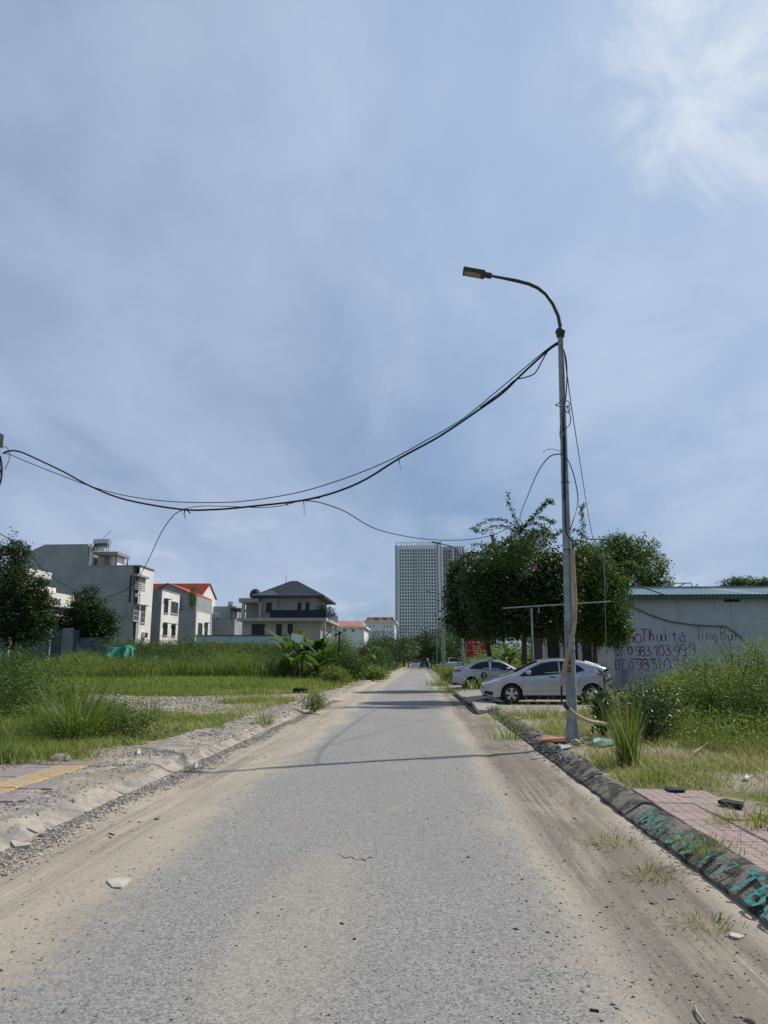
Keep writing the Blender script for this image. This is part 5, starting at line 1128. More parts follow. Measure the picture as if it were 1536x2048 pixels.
TX = dict(L=4.40, W=1.72, sill=.22, wheels=[.88, 3.44], wr=.305, paint='silverw', cat='taxi',
    top=[(0, .5), (.05, .66), (.2, .74), (.7, .90), (1.05, .98), (1.3, 1.10), (1.75, 1.34), (2.05, 1.43), (2.5, 1.475), (2.85, 1.46), (3.2, 1.38), (3.6, 1.22), (3.88, 1.115), (4.2, 1.10), (4.33, 1.07), (4.37, .95), (4.40, .70), (4.40, .5)],
    bot=[(0, .28), (.4, .2), (.6, .22), (3.9, .26), (4.4, .36)], belt=[(0, .6), (1.0, .92), (2.0, .96), (3.2, 1.0), (4.4, 1.0)], tum=.36, ws=[1.08, 1.85], rg=[3.12, 3.82], ends=(.7, .66, .55, .74), spokes=8,
    patches=[('window', [(1.3, .99), (1.7, 1.22), (2.05, 1.345), (2.48, 1.385)], [(1.3, .965), (2.48, .985)], 1.32, 2.44, 'carglass'),
             ('window', [(2.52, 1.385), (2.9, 1.36), (3.25, 1.25), (3.55, 1.06)], [(2.52, .99), (3.55, 1.045)], 2.56, 3.53, 'carglass'),
             ('headlight', [(.1, .70), (.6, .84)], [(.1, .60), (.6, .80)], .1, .58, 'headl'),
             ('tail_light', [(3.92, .985), (4.36, .99)], [(3.92, .95), (4.15, .87), (4.36, .85)], 3.95, 4.35, 'tail'), ('tail_light_lens', [(4.12, .93), (4.37, .925)], [(4.12, .90), (4.37, .875)], 4.14, 4.36, 'tailw')],
    seams=[[(1.3, .28), (1.28, .93)], [(2.46, .28), (2.46, .98)], [(3.02, .36), (3.2, .7), (3.42, .98)], [(4.0, .55), (4.0, .84)]],
    trims=[[(1.27, .96), (1.7, 1.235), (2.05, 1.36), (2.48, 1.40), (2.9, 1.375), (3.25, 1.265), (3.56, 1.06)]],
    handles=[(2.25, .90), (3.2, .92)], mirror=(1.62, 1.04), plates=[(4.41, .80)])
def flip(t, yaw): t.rotation_euler = (0, 0, yaw)
tx, hwt, Ot = car('taxi', 'silver taxi sedan with roof sign and round red 2 badge, tail toward the road', TX, (1.72 + 2.2, 39.9, .10), R(180) + R(-3))
for s in (-1, 1):
    y = s * (hwt(2.78, .70) + .006); b = MB(); ring = [(0, .002 * s), (.175, .002 * s)]
    b.lathe([(0, 0), (.17, 0), (.17, -.01)], (2.82 - Ot, y, .70), 'Y', 24); bd = b.build('door_badge', MT['trimblack'], tx, local=True)
    b = MB(); b.lathe([(.13, s * .003), (.165, s * .003)], (2.82 - Ot, y, .70), 'Y', 24); b.build('badge_ring', MT['logored'], bd, local=True, fix=False)
    b = MB(); ux = Vector((1 if s < 0 else -1, 0, 0)); strokes(b, G['2'], Vector((2.82 - Ot, y, .615)) - ux * .055, ux, Vector((0, 0, 1)), Vector((0, s, 0)), .17, .04, off=.007); b.build('badge_number', MT['whitep'], bd, local=True, fix=False)
b = MB(); b.b2(2.36 - Ot, 2.62 - Ot, -.3, .3, 1.50, 1.64); o = b.build('roof_sign', MT['whitep'], tx, local=True)
b = MB(); text(b, 'T', (2.36 - Ot - .0, -.06, 1.53), Vector((0, 1, 0)), Vector((0, 0, 1)), Vector((-1, 0, 0)), .08, .02, off=.004); b.build('sign_letter', MT['logored'], o, local=True, fix=False)

def boxcar(name, label, cat, loc, rz, paint, L, W, H, hood, kind):
    P = dict(L=L, W=W, sill=.3, wheels=[.85, L - .9], wr=.36, paint=paint, cat=cat,
        top=[(0, .7), (.08, hood - .1), (.9, hood), (1.1, hood + .05), (1.75, H), (2.2, H + .02)] + ([(3.3, H), (3.55, 1.15), (3.6, 1.13), (L - .05, 1.12), (L, 1.0)] if kind == 'pickup' else [(L - .9, H), (L - .25, H - .2), (L - .08, 1.1), (L, .7)]),
        belt=[(0, .8), (L, 1.02)], tum=.25, ws=[1.12, 1.72], rg=[3.32, 3.54] if kind == 'pickup' else [L - .85, L - .2], ends=(.4, .8, .3, .88),
        patches=[('window', [(1.4, 1.1), (1.9, H - .08), (3.1, H - .08), (3.3, 1.15)], [(1.4, 1.06), (3.3, 1.08)], 1.42, 3.25, 'carglass'), ('tail_light', [(L - .16, 1.05), (L - .02, 1.05)], [(L - .16, .8), (L - .02, .8)], L - .15, L - .02, 'tail'), ('headlight', [(.05, .8), (.4, .86)], [(.05, .68), (.4, .76)], .06, .4, 'headl')],
        plates=[(L + .01, .7), (-.01, .55)])
    t, hw, O = car(name, label, P, loc, rz)
    return t
a = gnd(899, 1337, .1); boxcar('pickup_truck', 'white pickup truck parked beyond the taxi seen from behind', 'pickup', (a.x - .6, 112, .14), R(-86), 'whitecar', 5.1, 1.85, 1.78, 1.1, 'pickup')
boxcar('parked_car', 'small white car on the left of the far road end', 'car', (-.9, 172, 0), R(90), 'whitecar', 4.2, 1.75, 1.5, .95, 'car')
boxcar('parked_van', 'dark van in the middle of the far road end', 'van', (1.0, 158, 0), R(90), 'blackcar', 4.9, 1.95, 2.0, 1.25, 'car')

# ------------------------------------------------------------------ street lamps and cables
def lamp(label, base, lean=(0, 0), top_z=6.55, arm=None, near=False):
    b = Vector(base); t = thing('street_lamp', label, 'street lamp', b, 0, 'street lamps along the right kerb')
    top = Vector((b.x + lean[0], b.y + lean[1], top_z)); mb = MB()
    mb.tube([b - Vector((0, 0, .1)), b + Vector((0, 0, .02)), b + Vector((0, 0, .35)), b.lerp(top, .5), top], [.145, .14, .098, .078, .052], 8); mb.build('pole', MT['galv'], t, smooth=25 if near else 60)
    mb = MB(); mb.lathe([(.05, -.12), (.075, -.1), (.085, -.03), (.10, .0), (.085, .05), (.05, .09)], top + Vector((0, 0, .08)), 'Z', 14); mb.build('collar', MT['arm'], t, smooth=50)
    A = [top + Vector((x, y, z)) for x, y, z in arm]; mb = MB(); mb.tube([top] + A, [.036] * (len(A) - 1) + [.03, .028], 10); mb.build('arm', MT['arm'], t, smooth=60)
    e = A[-1]; d = (A[-1] - A[-2]).normalized(); side = Vector((0, 0, 1)).cross(d).normalized(); n = d.cross(side)
    M3 = Matrix((d, side, n)).transposed(); mb = MB()
    mb.box(e + d * .05, (.16, .10, .08), rot=M3); mb.box(e + d * .33, (.44, .24, .075), rot=M3)
    hd = mb.build('lamp_head', MT['arm'], t); mb = MB(); mb.box(e + d * .35 - n * .041, (.32, .17, .01), rot=M3); mb.build('lens', MT['lamp_lens'], hd)
    mb = MB(); mb.box(b + Vector((0, 0, .01)), (.36, .36, .03)); mb.build('base_plate', MT['galv'], t)
    return t, top
B0 = gnd(1146, 1482, .15); TOP = at(1121, 672, B0.y)
armpx = [(1121, 655), (1116.5, 632), (1106, 608), (1092, 588.5), (1076, 576), (1058, 568), (1035, 562), (1005, 556), (980, 551.5)]
arm = [at(a, b, B0.y) - TOP for a, b in armpx]
lp, TOPP = lamp('tall street lamp in the foreground with cables and beige conduit strapped to its pole', B0, (TOP.x - B0.x, 0), TOP.z, [tuple(a) for a in arm], True)
def onpole(py, dpx=0): return at(1146 - (1482 - py) * (25 / 810) + dpx, py, B0.y)
# stickers and bands on the near pole
for i, (p0_, p1_) in enumerate(((1318, 1331), (1334, 1346))):
    a, b = onpole(p0_), onpole(p1_); mb = MB(); mb.b2(a.x - .085, a.x + .005, B0.y - .096, B0.y - .088, b.z, a.z); o = mb.build('sticker', MT['sticker'], lp)
    mb = MB()
    for q in range(2): mb.b2(a.x - .075, a.x - .01, B0.y - .099, B0.y - .0965, b.z + .02 + q * .045, b.z + .045 + q * .045)
    mb.build('print', MT['tape'], o)
for py in (1262, 1268, 1286, 1302, 1100, 965):
    c = onpole(py); mb = MB(); r_ = .088 - (1482 - py) / 810 * .03; mb.lathe([(r_, -.008), (r_ + .014, -.006), (r_ + .014, .006), (r_, .008)], c, 'Z', 14); mb.build('cable_tie', MT['darkmetal'], lp, smooth=60)
def pxcable(label, pts, r, mat='cable', cat='cable', name='cable', group=None, n=6, Y=None, sub=6, off=-.1, parent=None):
    P = [at(a, b, (Y if Y else B0.y + off) if len(q) == 0 else q[0]) for a, b, *q in pts]; mb = MB(); Q = smooth_path(P, sub); mb.tube(Q, r, n)
    o = mb.build(name, MT[mat], parent, smooth=70)
    if parent is None: tag(o, label, cat, group)
    return o
def smooth_path(P, sub=6):
    out = []
    for i in range(len(P) - 1):
        p0, p1, p2, p3 = P[max(i - 1, 0)], P[i], P[i + 1], P[min(i + 2, len(P) - 1)]
        for k in range(sub):
            t = k / sub; out.append(.5 * ((2 * p1) + (p2 - p0) * t + (2 * p0 - 5 * p1 + 4 * p2 - p3) * t * t + (3 * p1 - p0 - 3 * p2 + p3) * t ** 3))
    out.append(P[-1]); return out
LP = at(-4, 905, 17.5); RP = Vector((TOP.x, B0.y, TOP.z))
def span(label, pts, r, mat='cable', a=RP, b=LP, group='cables strung across the road'):
    P = [on_plane(x, y, a, b) for x, y in pts]; mb = MB(); mb.tube(smooth_path(P, 5), r, 6); o = mb.build('overhead_cable', MT[mat], smooth=70); tag(o, label, 'cable', group); return o
o = span('thick black cable bundle sagging lowest across the road', [(1119, 684), (1090, 706), (1040, 752), (1005, 786), (960, 818), (880, 872), (800, 916), (715, 967), (620, 998), (500, 1013), (430, 1019), (360, 1018.5), (250, 999), (180, 972), (130, 945), (80, 921), (40, 903.5), (18, 902), (6, 907)], .021)
for (px, py, q) in ((370, 1019, ((368, 1027), (371, 1039))), (373, 1019, ((380, 1026), (382, 1026))), (607, 1001, ((608, 1012), (609, 1031))), (798, 918, ((799, 928), (803, 940))), (572, 1006, ((575, 1010), (573, 1011)))):
    mb = MB(); mb.tube([on_plane(px, py, RP, LP)] + [on_plane(a, b, RP, LP) for a, b in q], [.016, .012, .006] if px < 590 else [.012, .006, .003], 5); mb.build('loose_end', MT['cable'], o)
span('thinner dark wire running just above the thick cable', [(1119, 682), (1090, 702), (1000, 777), (925, 838), (850, 882), (780, 920), (700, 953), (620, 979), (560, 992), (500, 1001), (440, 1005), (340, 1003), (250, 991), (180, 972), (100, 942), (50, 922), (20, 909), (6, 906)], .010)
span('short slack loop of black wire drooping near the lamp post top', [(1118, 688), (1098, 700), (1084, 722), (1070, 746), (1050, 755), (1030, 760), (1012, 776), (985, 797), (960, 815)], .012)
span('thin wire wound loosely along the middle of the thick cable', [(640, 996), (600, 1002), (560, 1012), (520, 1015), (460, 1013), (410, 1012), (380, 1015), (362, 1020)], .008)
# drop wire to the left houses
P = [on_plane(366, 1020, RP, LP), at(345, 1033, 22), at(322, 1066, 30), at(300, 1113, 42), at(282, 1147, 55), at(266, 1168, 66), at(240, 1186, 72), at(205, 1194, 72), at(165, 1187, 66), at(120, 1165, 62), at(85, 1138, 56), at(64, 1112, 46), at(40, 1091, 34), at(-6, 1064, 22)]
mb = MB(); mb.tube(smooth_path(P, 6), [.012 + .02 * min(1, max(0, (p.y - 16) / 50)) for p in smooth_path(P, 6)], 5); o = mb.build('overhead_cable', MT['cable'], smooth=70); tag(o, 'drop wire looping down in front of the tall grey house', 'cable', 'drop wires')
P = [on_plane(606, 1001, RP, LP), at(640, 1005, 17), at(690, 1023, 19), at(750, 1057, 22), at(820, 1074, 25), at(880, 1080, 26.5), at(940, 1079, 28), at(985, 1070, 28.5), at(1012, 1058, 28.6)]
mb = MB(); mb.tube(smooth_path(P, 6), .014, 5); o = mb.build('overhead_cable', MT['cable'], smooth=70); tag(o, 'drop wire dipping across the tower to the bushy tree', 'cable', 'drop wires')
P = [at(1123, 908, B0.y - .1), at(1100, 913, 14.5), at(1078, 940, 17), at(1060, 980, 20.5), at(1040, 1034, 27), at(1046, 1050, 28.2), at(1038, 1062, 28.4)]
mb = MB(); mb.tube(smooth_path(P, 6), .012, 5); o = mb.build('overhead_cable', MT['cable'], smooth=70); tag(o, 'curved wire from mid lamp post down to the treetop', 'cable', 'drop wires')
P = [at(1126, 912, B0.y), at(1137, 922, 13.8), at(1150, 960, 14.2), at(1156, 1005, 14.2), at(1145, 1045, 13.8), at(1139, 1062, B0.y + .05)]
mb = MB(); mb.tube(smooth_path(P, 6), .010, 5); o = mb.build('overhead_cable', MT['cable'], smooth=70); tag(o, 'loose wire bowing out to the right of the lamp post', 'cable')
P = [at(1128, 700, B0.y), at(1141, 800, 15.5), at(1157, 905, 19), at(1175, 1020, 25), at(1186, 1078, 28.5)]
mb = MB(); mb.tube(smooth_path(P, 6), .011, 5); o = mb.build('overhead_cable', MT['greycable'], smooth=70); tag(o, 'straight grey wire slanting from lamp post top to trellis bar', 'cable', 'drop wires')
pxcable('pale dry twig sticking out left of the lamp post', [(1126, 906), (1110, 899), (1095, 899), (1086, 905)], .006, 'twig', 'twig', 'twig')
# cables and conduit strapped to the near pole
pxcable('black cable running down the upper right side of the lamp post', [(1122, 690), (1131, 712), (1134, 750), (1131, 800), (1126, 830), (1127, 900), (1128, 1000)], .012, off=-.09)
pxcable('pale grey cable knotted in loops halfway up the lamp post', [(1124, 690), (1128, 740), (1128, 790), (1118, 806), (1111, 810), (1122, 813), (1138, 812), (1137, 803), (1126, 803), (1131, 820), (1137, 826), (1140, 818), (1134, 812), (1141, 835), (1139, 850), (1131, 858), (1124, 876), (1120, 872), (1121, 850)], .010, 'greycable', off=-.11)
pxcable('black cable down the middle of the lamp post above the conduit', [(1127, 830), (1130, 900), (1130, 990), (1132, 1060), (1143, 1080), (1146, 1100)], .014, off=-.10)
pxcable('beige conduit pipe strapped along the lamp post and bending across it', [(1145, 1098), (1147, 1140), (1150, 1190), (1150, 1225), (1147, 1262), (1138, 1300), (1129, 1335), (1124, 1372)], .037, 'conduit', 'pipe', 'conduit_pipe', n=10, off=-.14)
pxcable('black hose dangling from the beige conduit end', [(1124, 1370), (1123, 1390), (1124, 1405), (1130, 1412)], .016, 'cable', off=-.15)
pxcable('lower beige conduit crossing the pole foot into the weeds', [(1131, 1411, 12.95), (1140, 1420, 12.95), (1152, 1430, 12.98), (1165, 1437, 13.1), (1180, 1443, 13.3), (1200, 1446, 13.6), (1212, 1449, 13.9)], .036, 'conduit', 'pipe', 'conduit_pipe', n=10)
pxcable('black wrapped end of the lower conduit', [(1129, 1408, 12.92), (1137, 1417, 12.92)], .040, 'cable', 'pipe', 'pipe_sleeve', n=10)
pxcable('thin conduit running down the left side of the lamp post', [(1131, 1240), (1133, 1300), (1135, 1330)], .02, 'galv', 'pipe', 'thin_pipe', off=-.06)
# remaining lamps, 36 m apart
n_ = ['second street lamp whose arm rises above the bushy tree', 'third street lamp standing before the dark tower', 'fourth street lamp, thin and pale, left of the third', 'farthest street lamp by the road end']
for i, Y in enumerate((49.3, 85.3, 121.3, 157.3)):
    xb = B0.x; a_ = [tuple(a) for a in arm]
    lamp(n_[i], (xb + .08, Y, .12), (-.03, 0), TOP.z, a_)
# thin utility pole
t = thing('utility_pole', 'thin plain pole rising just right of the pale tower', 'pole', (at(884, 1335, 92).x, 92, .1)); mb = MB(); c = at(881.5, 1082, 92); b = at(885, 1335, 92)
mb.tube([(b.x, 92, .1), (c.x, 92, c.z)], [.09, .05], 8); mb.build('pole', MT['galv'], t, smooth=60); mb = MB(); mb.tube([(c.x - .5, 92, c.z - 9.5), (c.x + .1, 92, c.z - 9.4)], .04, 6); mb.build('bracket', MT['galv'], t)
# left pole, only its cable coil reaches into view
Yl = 17.5; c = at(-12, 868, Yl)
t = thing('utility_pole', 'dark pole at the left edge with coiled black cables', 'pole', (c.x, Yl, .1)); mb = MB(); mb.tube([(c.x, Yl, 0), (c.x, Yl, c.z)], [.22, .17], 12); mb.build('pole', MT['concp'], t, smooth=60)
mb = MB(); q = at(0, 880, Yl); mb.b2(c.x, q.x + .03, Yl - .1, Yl + .1, at(0, 893, Yl).z, at(0, 868, Yl).z); mb.build('bracket', MT['darkmetal'], t)
for i, (dx, dz, r_) in enumerate(((10, 940, 34), (6, 932, 28), (8, 950, 20))):
    pts = [(-6 + dx * math.sin(a) * 1.0, dz - r_ * math.cos(a)) for a in np.linspace(0, 2 * math.pi, 18)]; P = [at(x, y, Yl - .12 - .02 * i) for x, y in pts]; mb = MB(); mb.tube(P, .022 if i == 0 else .012, 6); o = mb.build('cable_coil', MT['cable'], smooth=70)
    tag(o, ('thick outer coil of black cable hanging on the left edge pole', 'thin inner coil of cable on the left edge pole', 'small lower coil of cable on the left edge pole')[i], 'cable coil', 'cable coils on the left pole')
pxcable('tangled thin wires at the left pole', [(4, 880), (6, 895), (12, 893), (18, 903), (19, 915), (14, 930), (9, 940)], .008, Y=Yl - .1)

# trellis bars by the tree
t = thing('pipe_trellis', 'rusty grey T-shaped pipe frame in front of the bushy tree', 'frame', (at(1063, 1370, 27.8).x, 27.8, .13))
Yk = 27.75
mb = MB(); mb.tube([at(1006, 1216.5, Yk), at(1110, 1210, Yk), at(1222, 1203, Yk)], [.024, .024, .024], 8); mb.build('crossbar', MT['galv'], t, smooth=60)
p = at(1063, 1216, Yk); mb = MB(); mb.tube([(p.x, Yk + .05, .12), (p.x, Yk + .05, p.z)], .035, 8); mb.build('post', MT['galv'], t, smooth=60)
p = at(1077, 1213, Yk); mb = MB(); mb.tube([(p.x, Yk, p.z - .25), (p.x, Yk, p.z)], .02, 6); mb.build('hook', MT['galv'], t)
t = thing('trellis_bar', 'short metal bar with hanging cords above the climber right of the post', 'frame', (at(1190, 1300, 29).x, 29, .13)); mb = MB(); mb.tube([at(1172, 1078.5, 28.6), at(1212, 1078, 28.6)], .03, 6); mb.tube([at(1206, 1080, 28.6), at(1209, 1150, 28.8), Vector((at(1209, 1300, 31.5).x, 31.5, .1))], .018, 6); mb.build('bar', MT['galv'], t)
mb = MB(); mb.tube([at(1190, 1080, 28.5), at(1205, 1130, 28.2), at(1216, 1182, 27.8)], .012, 5); mb.tube([at(1203, 1080, 28.5), at(1210, 1115, 28.3), at(1211, 1130, 28.3)], .012, 5); mb.build('cord', MT['greycable'], t)

# red notice board
Yz = 52; a, b = at(934, 1313, Yz), at(971, 1268, Yz)
t = thing('notice_board', 'red notice board with white lines of text behind the taxi', 'sign', ((a.x + b.x) / 2, Yz, .1))
mb = MB(); mb.b2(a.x, b.x, Yz, Yz + .08, a.z, b.z); mb.build('board', MT['redsign'], t)
mb = MB(); e = .06; mb.b2(a.x - e, a.x, Yz - .03, Yz + .1, a.z - e, b.z + e); mb.b2(b.x, b.x + e, Yz - .03, Yz + .1, a.z - e, b.z + e); mb.b2(a.x, b.x, Yz - .03, Yz + .1, a.z - e, a.z - .003); mb.b2(a.x, b.x, Yz - .03, Yz + .1, b.z + .003, b.z + e); mb.build('frame', MT['galv'], t)
mb = MB(); mb.tube([(a.x + .45, Yz + .12, .1), (a.x + .45, Yz + .12, b.z)], .06, 8); mb.build('post', MT['whitecar'], t, smooth=60); mb = MB(); mb.tube([(b.x + .03, Yz + .16, .1), (b.x + .03, Yz + .16, b.z)], .04, 8); mb.build('post', MT['whitecar'], t, smooth=60)
mb = MB(); rr = random.Random(4); W_ = b.x - a.x; H_ = b.z - a.z
for row, (f0, f1, z, hh) in enumerate(((.1, .9, .58, .1), (.27, .75, .44, .07), (.3, .7, .34, .07), (.05, .95, .23, .08), (.3, .72, .11, .08))):
    x = a.x + W_ * f0; x1 = a.x + W_ * f1
    while x < x1:
        if rr.random() < .16: x += .05; continue
        zz_ = a.z + H_ * z; hh_ = hh * H_ * .8; mb.b2(x, x + .026, Yz - .006, Yz + .004, zz_, zz_ + hh_)
        zq = rr.choice([0, .45, .85]) * hh_; mb.b2(x + .018, x + .045, Yz - .006, Yz + .004, zz_ + zq, zz_ + zq + .014); x += .062
mb.build('lettering', MT['whitep'], t)

# ------------------------------------------------------------------ aprons and slabs by the right kerb
def slabpiece(label, pts, z, th, tilt, parent):
    mb = MB(); c = sum((Vector((p[0], p[1], 0)) for p in pts), Vector()) / len(pts)
    f = lambda p, dz: (p[0], p[1], z + dz + tilt[0] * (p[0] - c.x) + tilt[1] * (p[1] - c.y))
    mb.prism(pts, lambda p: f(p, -th), lambda p: f(p, -.012)); s = MB(); ins = [(c.x + (p[0] - c.x) * .97, c.y + (p[1] - c.y) * .97) for p in pts]
    n = len(pts); mb.add([f(p, -.012) for p in pts] + [f(p, 0) for p in ins], [(i, (i + 1) % n, n + (i + 1) % n, n + i) for i in range(n)] + [tuple(n + i for i in range(n))])
    return mb.build('slab', MT['slab'], parent)
ap = MB(); ap.b2(2.3, 9.5, 23.2, 33.5, .02, .128); ap = ap.build('driveway', MT['slab']); tag(ap, kind='structure')
def gp(px, py, z=.14): v = gnd(px, py, z); return (v.x, v.y)
slabpiece('', [gp(908, 1384, .1), gp(948, 1380), gp(972, 1384), gp(962, 1392), gp(925, 1397, .1)], .19, .10, (.05, 0), ap)
slabpiece('', [gp(926, 1398, .1), gp(963, 1393), gp(985, 1397), gp(975, 1404), gp(940, 1408, .1)], .20, .10, (.09, -.02), ap)
slabpiece('', [gp(943, 1410, .1), gp(976, 1405), gp(994, 1410), gp(985, 1418), gp(955, 1421, .1)], .17, .10, (-.04, .03), ap)
slabpiece('', [gp(893, 1373, .1), gp(930, 1371), gp(944, 1378), gp(907, 1382, .1)], .17, .10, (.04, 0), ap)

# gravel and stones: real grains, uncountable
def pebbles(name, P, size, mat, n_seed=0):
    rng = np.random.default_rng(n_seed); n = len(P); base = np.array([[1, 0, 0], [0, 1, 0], [-1, 0, 0], [0, -1, 0], [0, 0, .7], [0, 0, -.5]], float)
    s = size * rng.lognormal(0, .45, n); a = rng.uniform(0, 6.28, n); q = base[None] * (1 + rng.uniform(-.35, .35, (n, 6, 3)) * .6)
    q = q * np.stack([np.ones(n), rng.uniform(.55, .95, n), rng.uniform(.4, .75, n)], 1)[:, None, :]
    ca, sa = np.cos(a)[:, None], np.sin(a)[:, None]; x = q[:, :, 0] * ca - q[:, :, 1] * sa; y = q[:, :, 0] * sa + q[:, :, 1] * ca
    V = np.stack([x, y, q[:, :, 2]], 2) * s[:, None, None] + P[:, None, :] + np.array([0, 0, 1.]) * (s * .12)[:, None, None]
    i = np.arange(n)[:, None] * 6; F = np.concatenate([i + f for f in ([0, 1, 4], [1, 2, 4], [2, 3, 4], [3, 0, 4], [1, 0, 5], [2, 1, 5], [3, 2, 5], [0, 3, 5])])
    rn = np.tile(rng.random(n), 8); o = np_obj(name, V.reshape(-1, 3), [F], mat, rn); tag(o, kind='stuff'); return o
pm = leafmat('gravel_grains', (.07, .065, .06), (.34, .32, .30), (.62, .60, .56), 0, .93, .9); MT['pebble'] = pm
pm2 = leafmat('dark_grains', (.035, .035, .035), (.17, .16, .15), (.5, .48, .45), 0, .93, .9)
rng = np.random.default_rng(5)
def pz(x, y): return rz(x, y)
n = 26000; y = 3.0 + 27 * rng.random(n) ** 1.7; x = -3.28 + rng.normal(0, .10, n) + .05 * np.sin(y * 1.3); x = np.clip(x, KL + .02, -2.95)
pebbles('gutter_gravel', np.stack([x, y, pz(x, y)], 1), .009 + .0 * x, pm, 1)
n = 16000; y = 2.6 + 14 * rng.random(n) ** 1.8; x = rng.uniform(-3.1, 1.98, n); k = rng.random(n) < np.clip(.25 + sst(.2, .8, x) * .9 + sst(-1.6, -2.2, x) * .35, 0, 1) * (.25 + 1.1 * vnoise(x, y, .9, 77)); x, y = x[k], y[k]
pebbles('road_grit', np.stack([x, y, pz(x, y)], 1), .0052, pm2, 2)
n = 34000; y = 4 + 24 * rng.random(n) ** 1.6; x = rng.uniform(-5.8, KL - .1, n); k = rng.random(n) < (.25 + 1.2 * sst(.45, .7, vnoise(x, y, .8, 78))); x, y = x[k], y[k]
pebbles('bank_gravel', np.stack([x, y, np.maximum(np.where(x > -4.62, sz(x, y), 0), np.maximum(gz(x, y), .12))], 1), .009, pm, 3)
n = 9000; x = -10.8 + rng.normal(0, 3.2, n); y = 25.3 + rng.normal(0, 3.0, n); pebbles('rubble', np.stack([x, y, gz(x, y)], 1), .035, leafmat('rubble_grains', (.22, .20, .17), (.5, .46, .40), None, 0, .9, .9), 4)
n = 5000; y = 3.6 + 20 * rng.random(n) ** 1.5; x = KR + .3 + rng.random(n) * 2.2; k = rng.random(n) < .6; x, y = x[k], y[k]; pebbles('verge_gravel', np.stack([x, y, gz(x, y)], 1), .009, pm, 6)
n = 2500; y = 11 + 25 * rng.random(n) ** 1.2; x = KR - .02 + rng.random(n) * .4; pebbles('kerb_rubble', np.stack([x, y, .10 + .05 * rng.random(n)], 1), .022, pm2, 7)
n = 3000; y = 14 + 40 * rng.random(n) ** 1.2; x = KL - rng.random(n) * .9; pebbles('left_kerb_rubble', np.stack([x, y, np.maximum(.13, sz(x, y))], 1)[:1300], .022, leafmat('rubble_mix', (.20, .18, .15), (.46, .42, .36), None, 0, .9, .9), 8)
# single stones and litter one can point at
def stone(label, px, py, s, mat='slab', z=.15, flat=.6, name='stone', cat='stone'):
    p = gnd(px, py, z); z = float(rz(p.x, p.y)) - .004 if z < .05 else z; rr = random.Random(int(px * 7 + py)); mb = MB(); vs = []
    import bmesh
    bm = bmesh.new(); bmesh.ops.create_icosphere(bm, subdivisions=2, radius=1)
    for v in bm.verts:
        k = 1 + .28 * math.sin(v.co.x * 3.1 + px) * math.cos(v.co.y * 2.7 + py) + rr.uniform(-.1, .1); v.co = Vector((v.co.x * k, v.co.y * k * .75, v.co.z * k * flat)) * s
    me = bpy.data.meshes.new(name); bm.to_mesh(me); bm.free(); me.materials.append(MT[mat]); o = inst(name, me, (p.x, p.y, z + s * flat * .35), (0, 0, rr.uniform(0, 3))); tag(o, label, cat)
stone('reddish lump of broken brick lying behind the yellow tile line', 120, 1522, .16, 'tile_purple', flat=.5, name='brick_lump', cat='rubble')
stone('small dark lump beside the reddish brick on the left verge', 134, 1524, .07, 'stone')
stone('dark clod on the left sand near the road', 314, 1632, .028, 'kerbr', .02)
stone('dark pebble below the dark clod on the left sand', 278, 1639, .02, 'kerbr', .02)
stone('grey broken kerb lump beside the lamp post foot', 1152, 1488, .10)
stone('dark stone at the bottom right corner of the road', 1500, 2040, .028, 'kerbr', .0)
def flatpiece(name, label, pts, z, mat, th=.006, cat='litter', wav=.01):
    P = [gnd(a, b, z) for a, b in pts]; c = sum(P, Vector()) / len(P); rr = random.Random(len(label)); n = len(P)
    z0 = float(rz(c.x, c.y)) + .001 - z if z < .05 else 0; P = [p + Vector((0, 0, z0)) for p in P]; c.z += z0; up_ = [p + Vector((0, 0, th + rr.uniform(0, wav))) for p in P]; mb = MB(); mb.add([p for p in P] + up_ + [c + Vector((0, 0, th + wav * .8))], [(i, (i + 1) % n, n + (i + 1) % n, n + i) for i in range(n)] + [(n + i, n + (i + 1) % n, 2 * n) for i in range(n)]); o = mb.build(name, MT[mat]); tag(o, label, cat)
flatpiece('paper_scrap', 'pale paper scrap lying on the road at lower left', [(213, 1765), (234, 1758), (262, 1760), (255, 1772), (243, 1779), (225, 1777)], .005, 'paper')
flatpiece('paper_scrap', 'small white scrap in the left gutter gravel', [(388, 1530), (394, 1526), (397, 1533), (389, 1536)], .03, 'paper', wav=.03)
flatpiece('paper_scrap', 'torn pale scrap at the far lower left edge of the sand', [(18, 1686), (28, 1683), (38, 1692), (62, 1691), (60, 1697), (30, 1698)], .02, 'paper', wav=.02)
flatpiece('paper_scrap', 'cream leaf-like scrap on the grass edge of the left verge', [(270, 1504), (278, 1500), (282, 1507), (274, 1510)], .14, 'paper', wav=.05)
flatpiece('plastic_bag', 'crumpled white plastic bag in front of the lamp post', [(1116, 1493), (1128, 1490), (1142, 1491), (1140, 1495), (1122, 1498)], .16, 'whitecar', wav=.04)
flatpiece('plastic_sheet', 'pale green plastic sheet right of the lamp post foot', [(1186, 1484), (1200, 1480), (1228, 1481), (1230, 1488), (1205, 1492), (1188, 1490)], .16, 'plastic', wav=.09)
flatpiece('board', 'flat orange board lying left of the lamp post foot', [(1082, 1482), (1092, 1478), (1132, 1478), (1131, 1484), (1084, 1485)], .16, 'orange', th=.03, wav=.003, cat='board')
flatpiece('metal_scrap', 'thin dark scrap lying on the pink paving', [(1329, 1578), (1336, 1576), (1370, 1579), (1371, 1583), (1340, 1584)], .17, 'trimblack', th=.012)
flatpiece('paper_scrap', 'small white scrap in the dry grass at right', [(1486, 1555), (1494, 1552), (1500, 1556), (1490, 1559)], .15, 'whitecar', wav=.03)
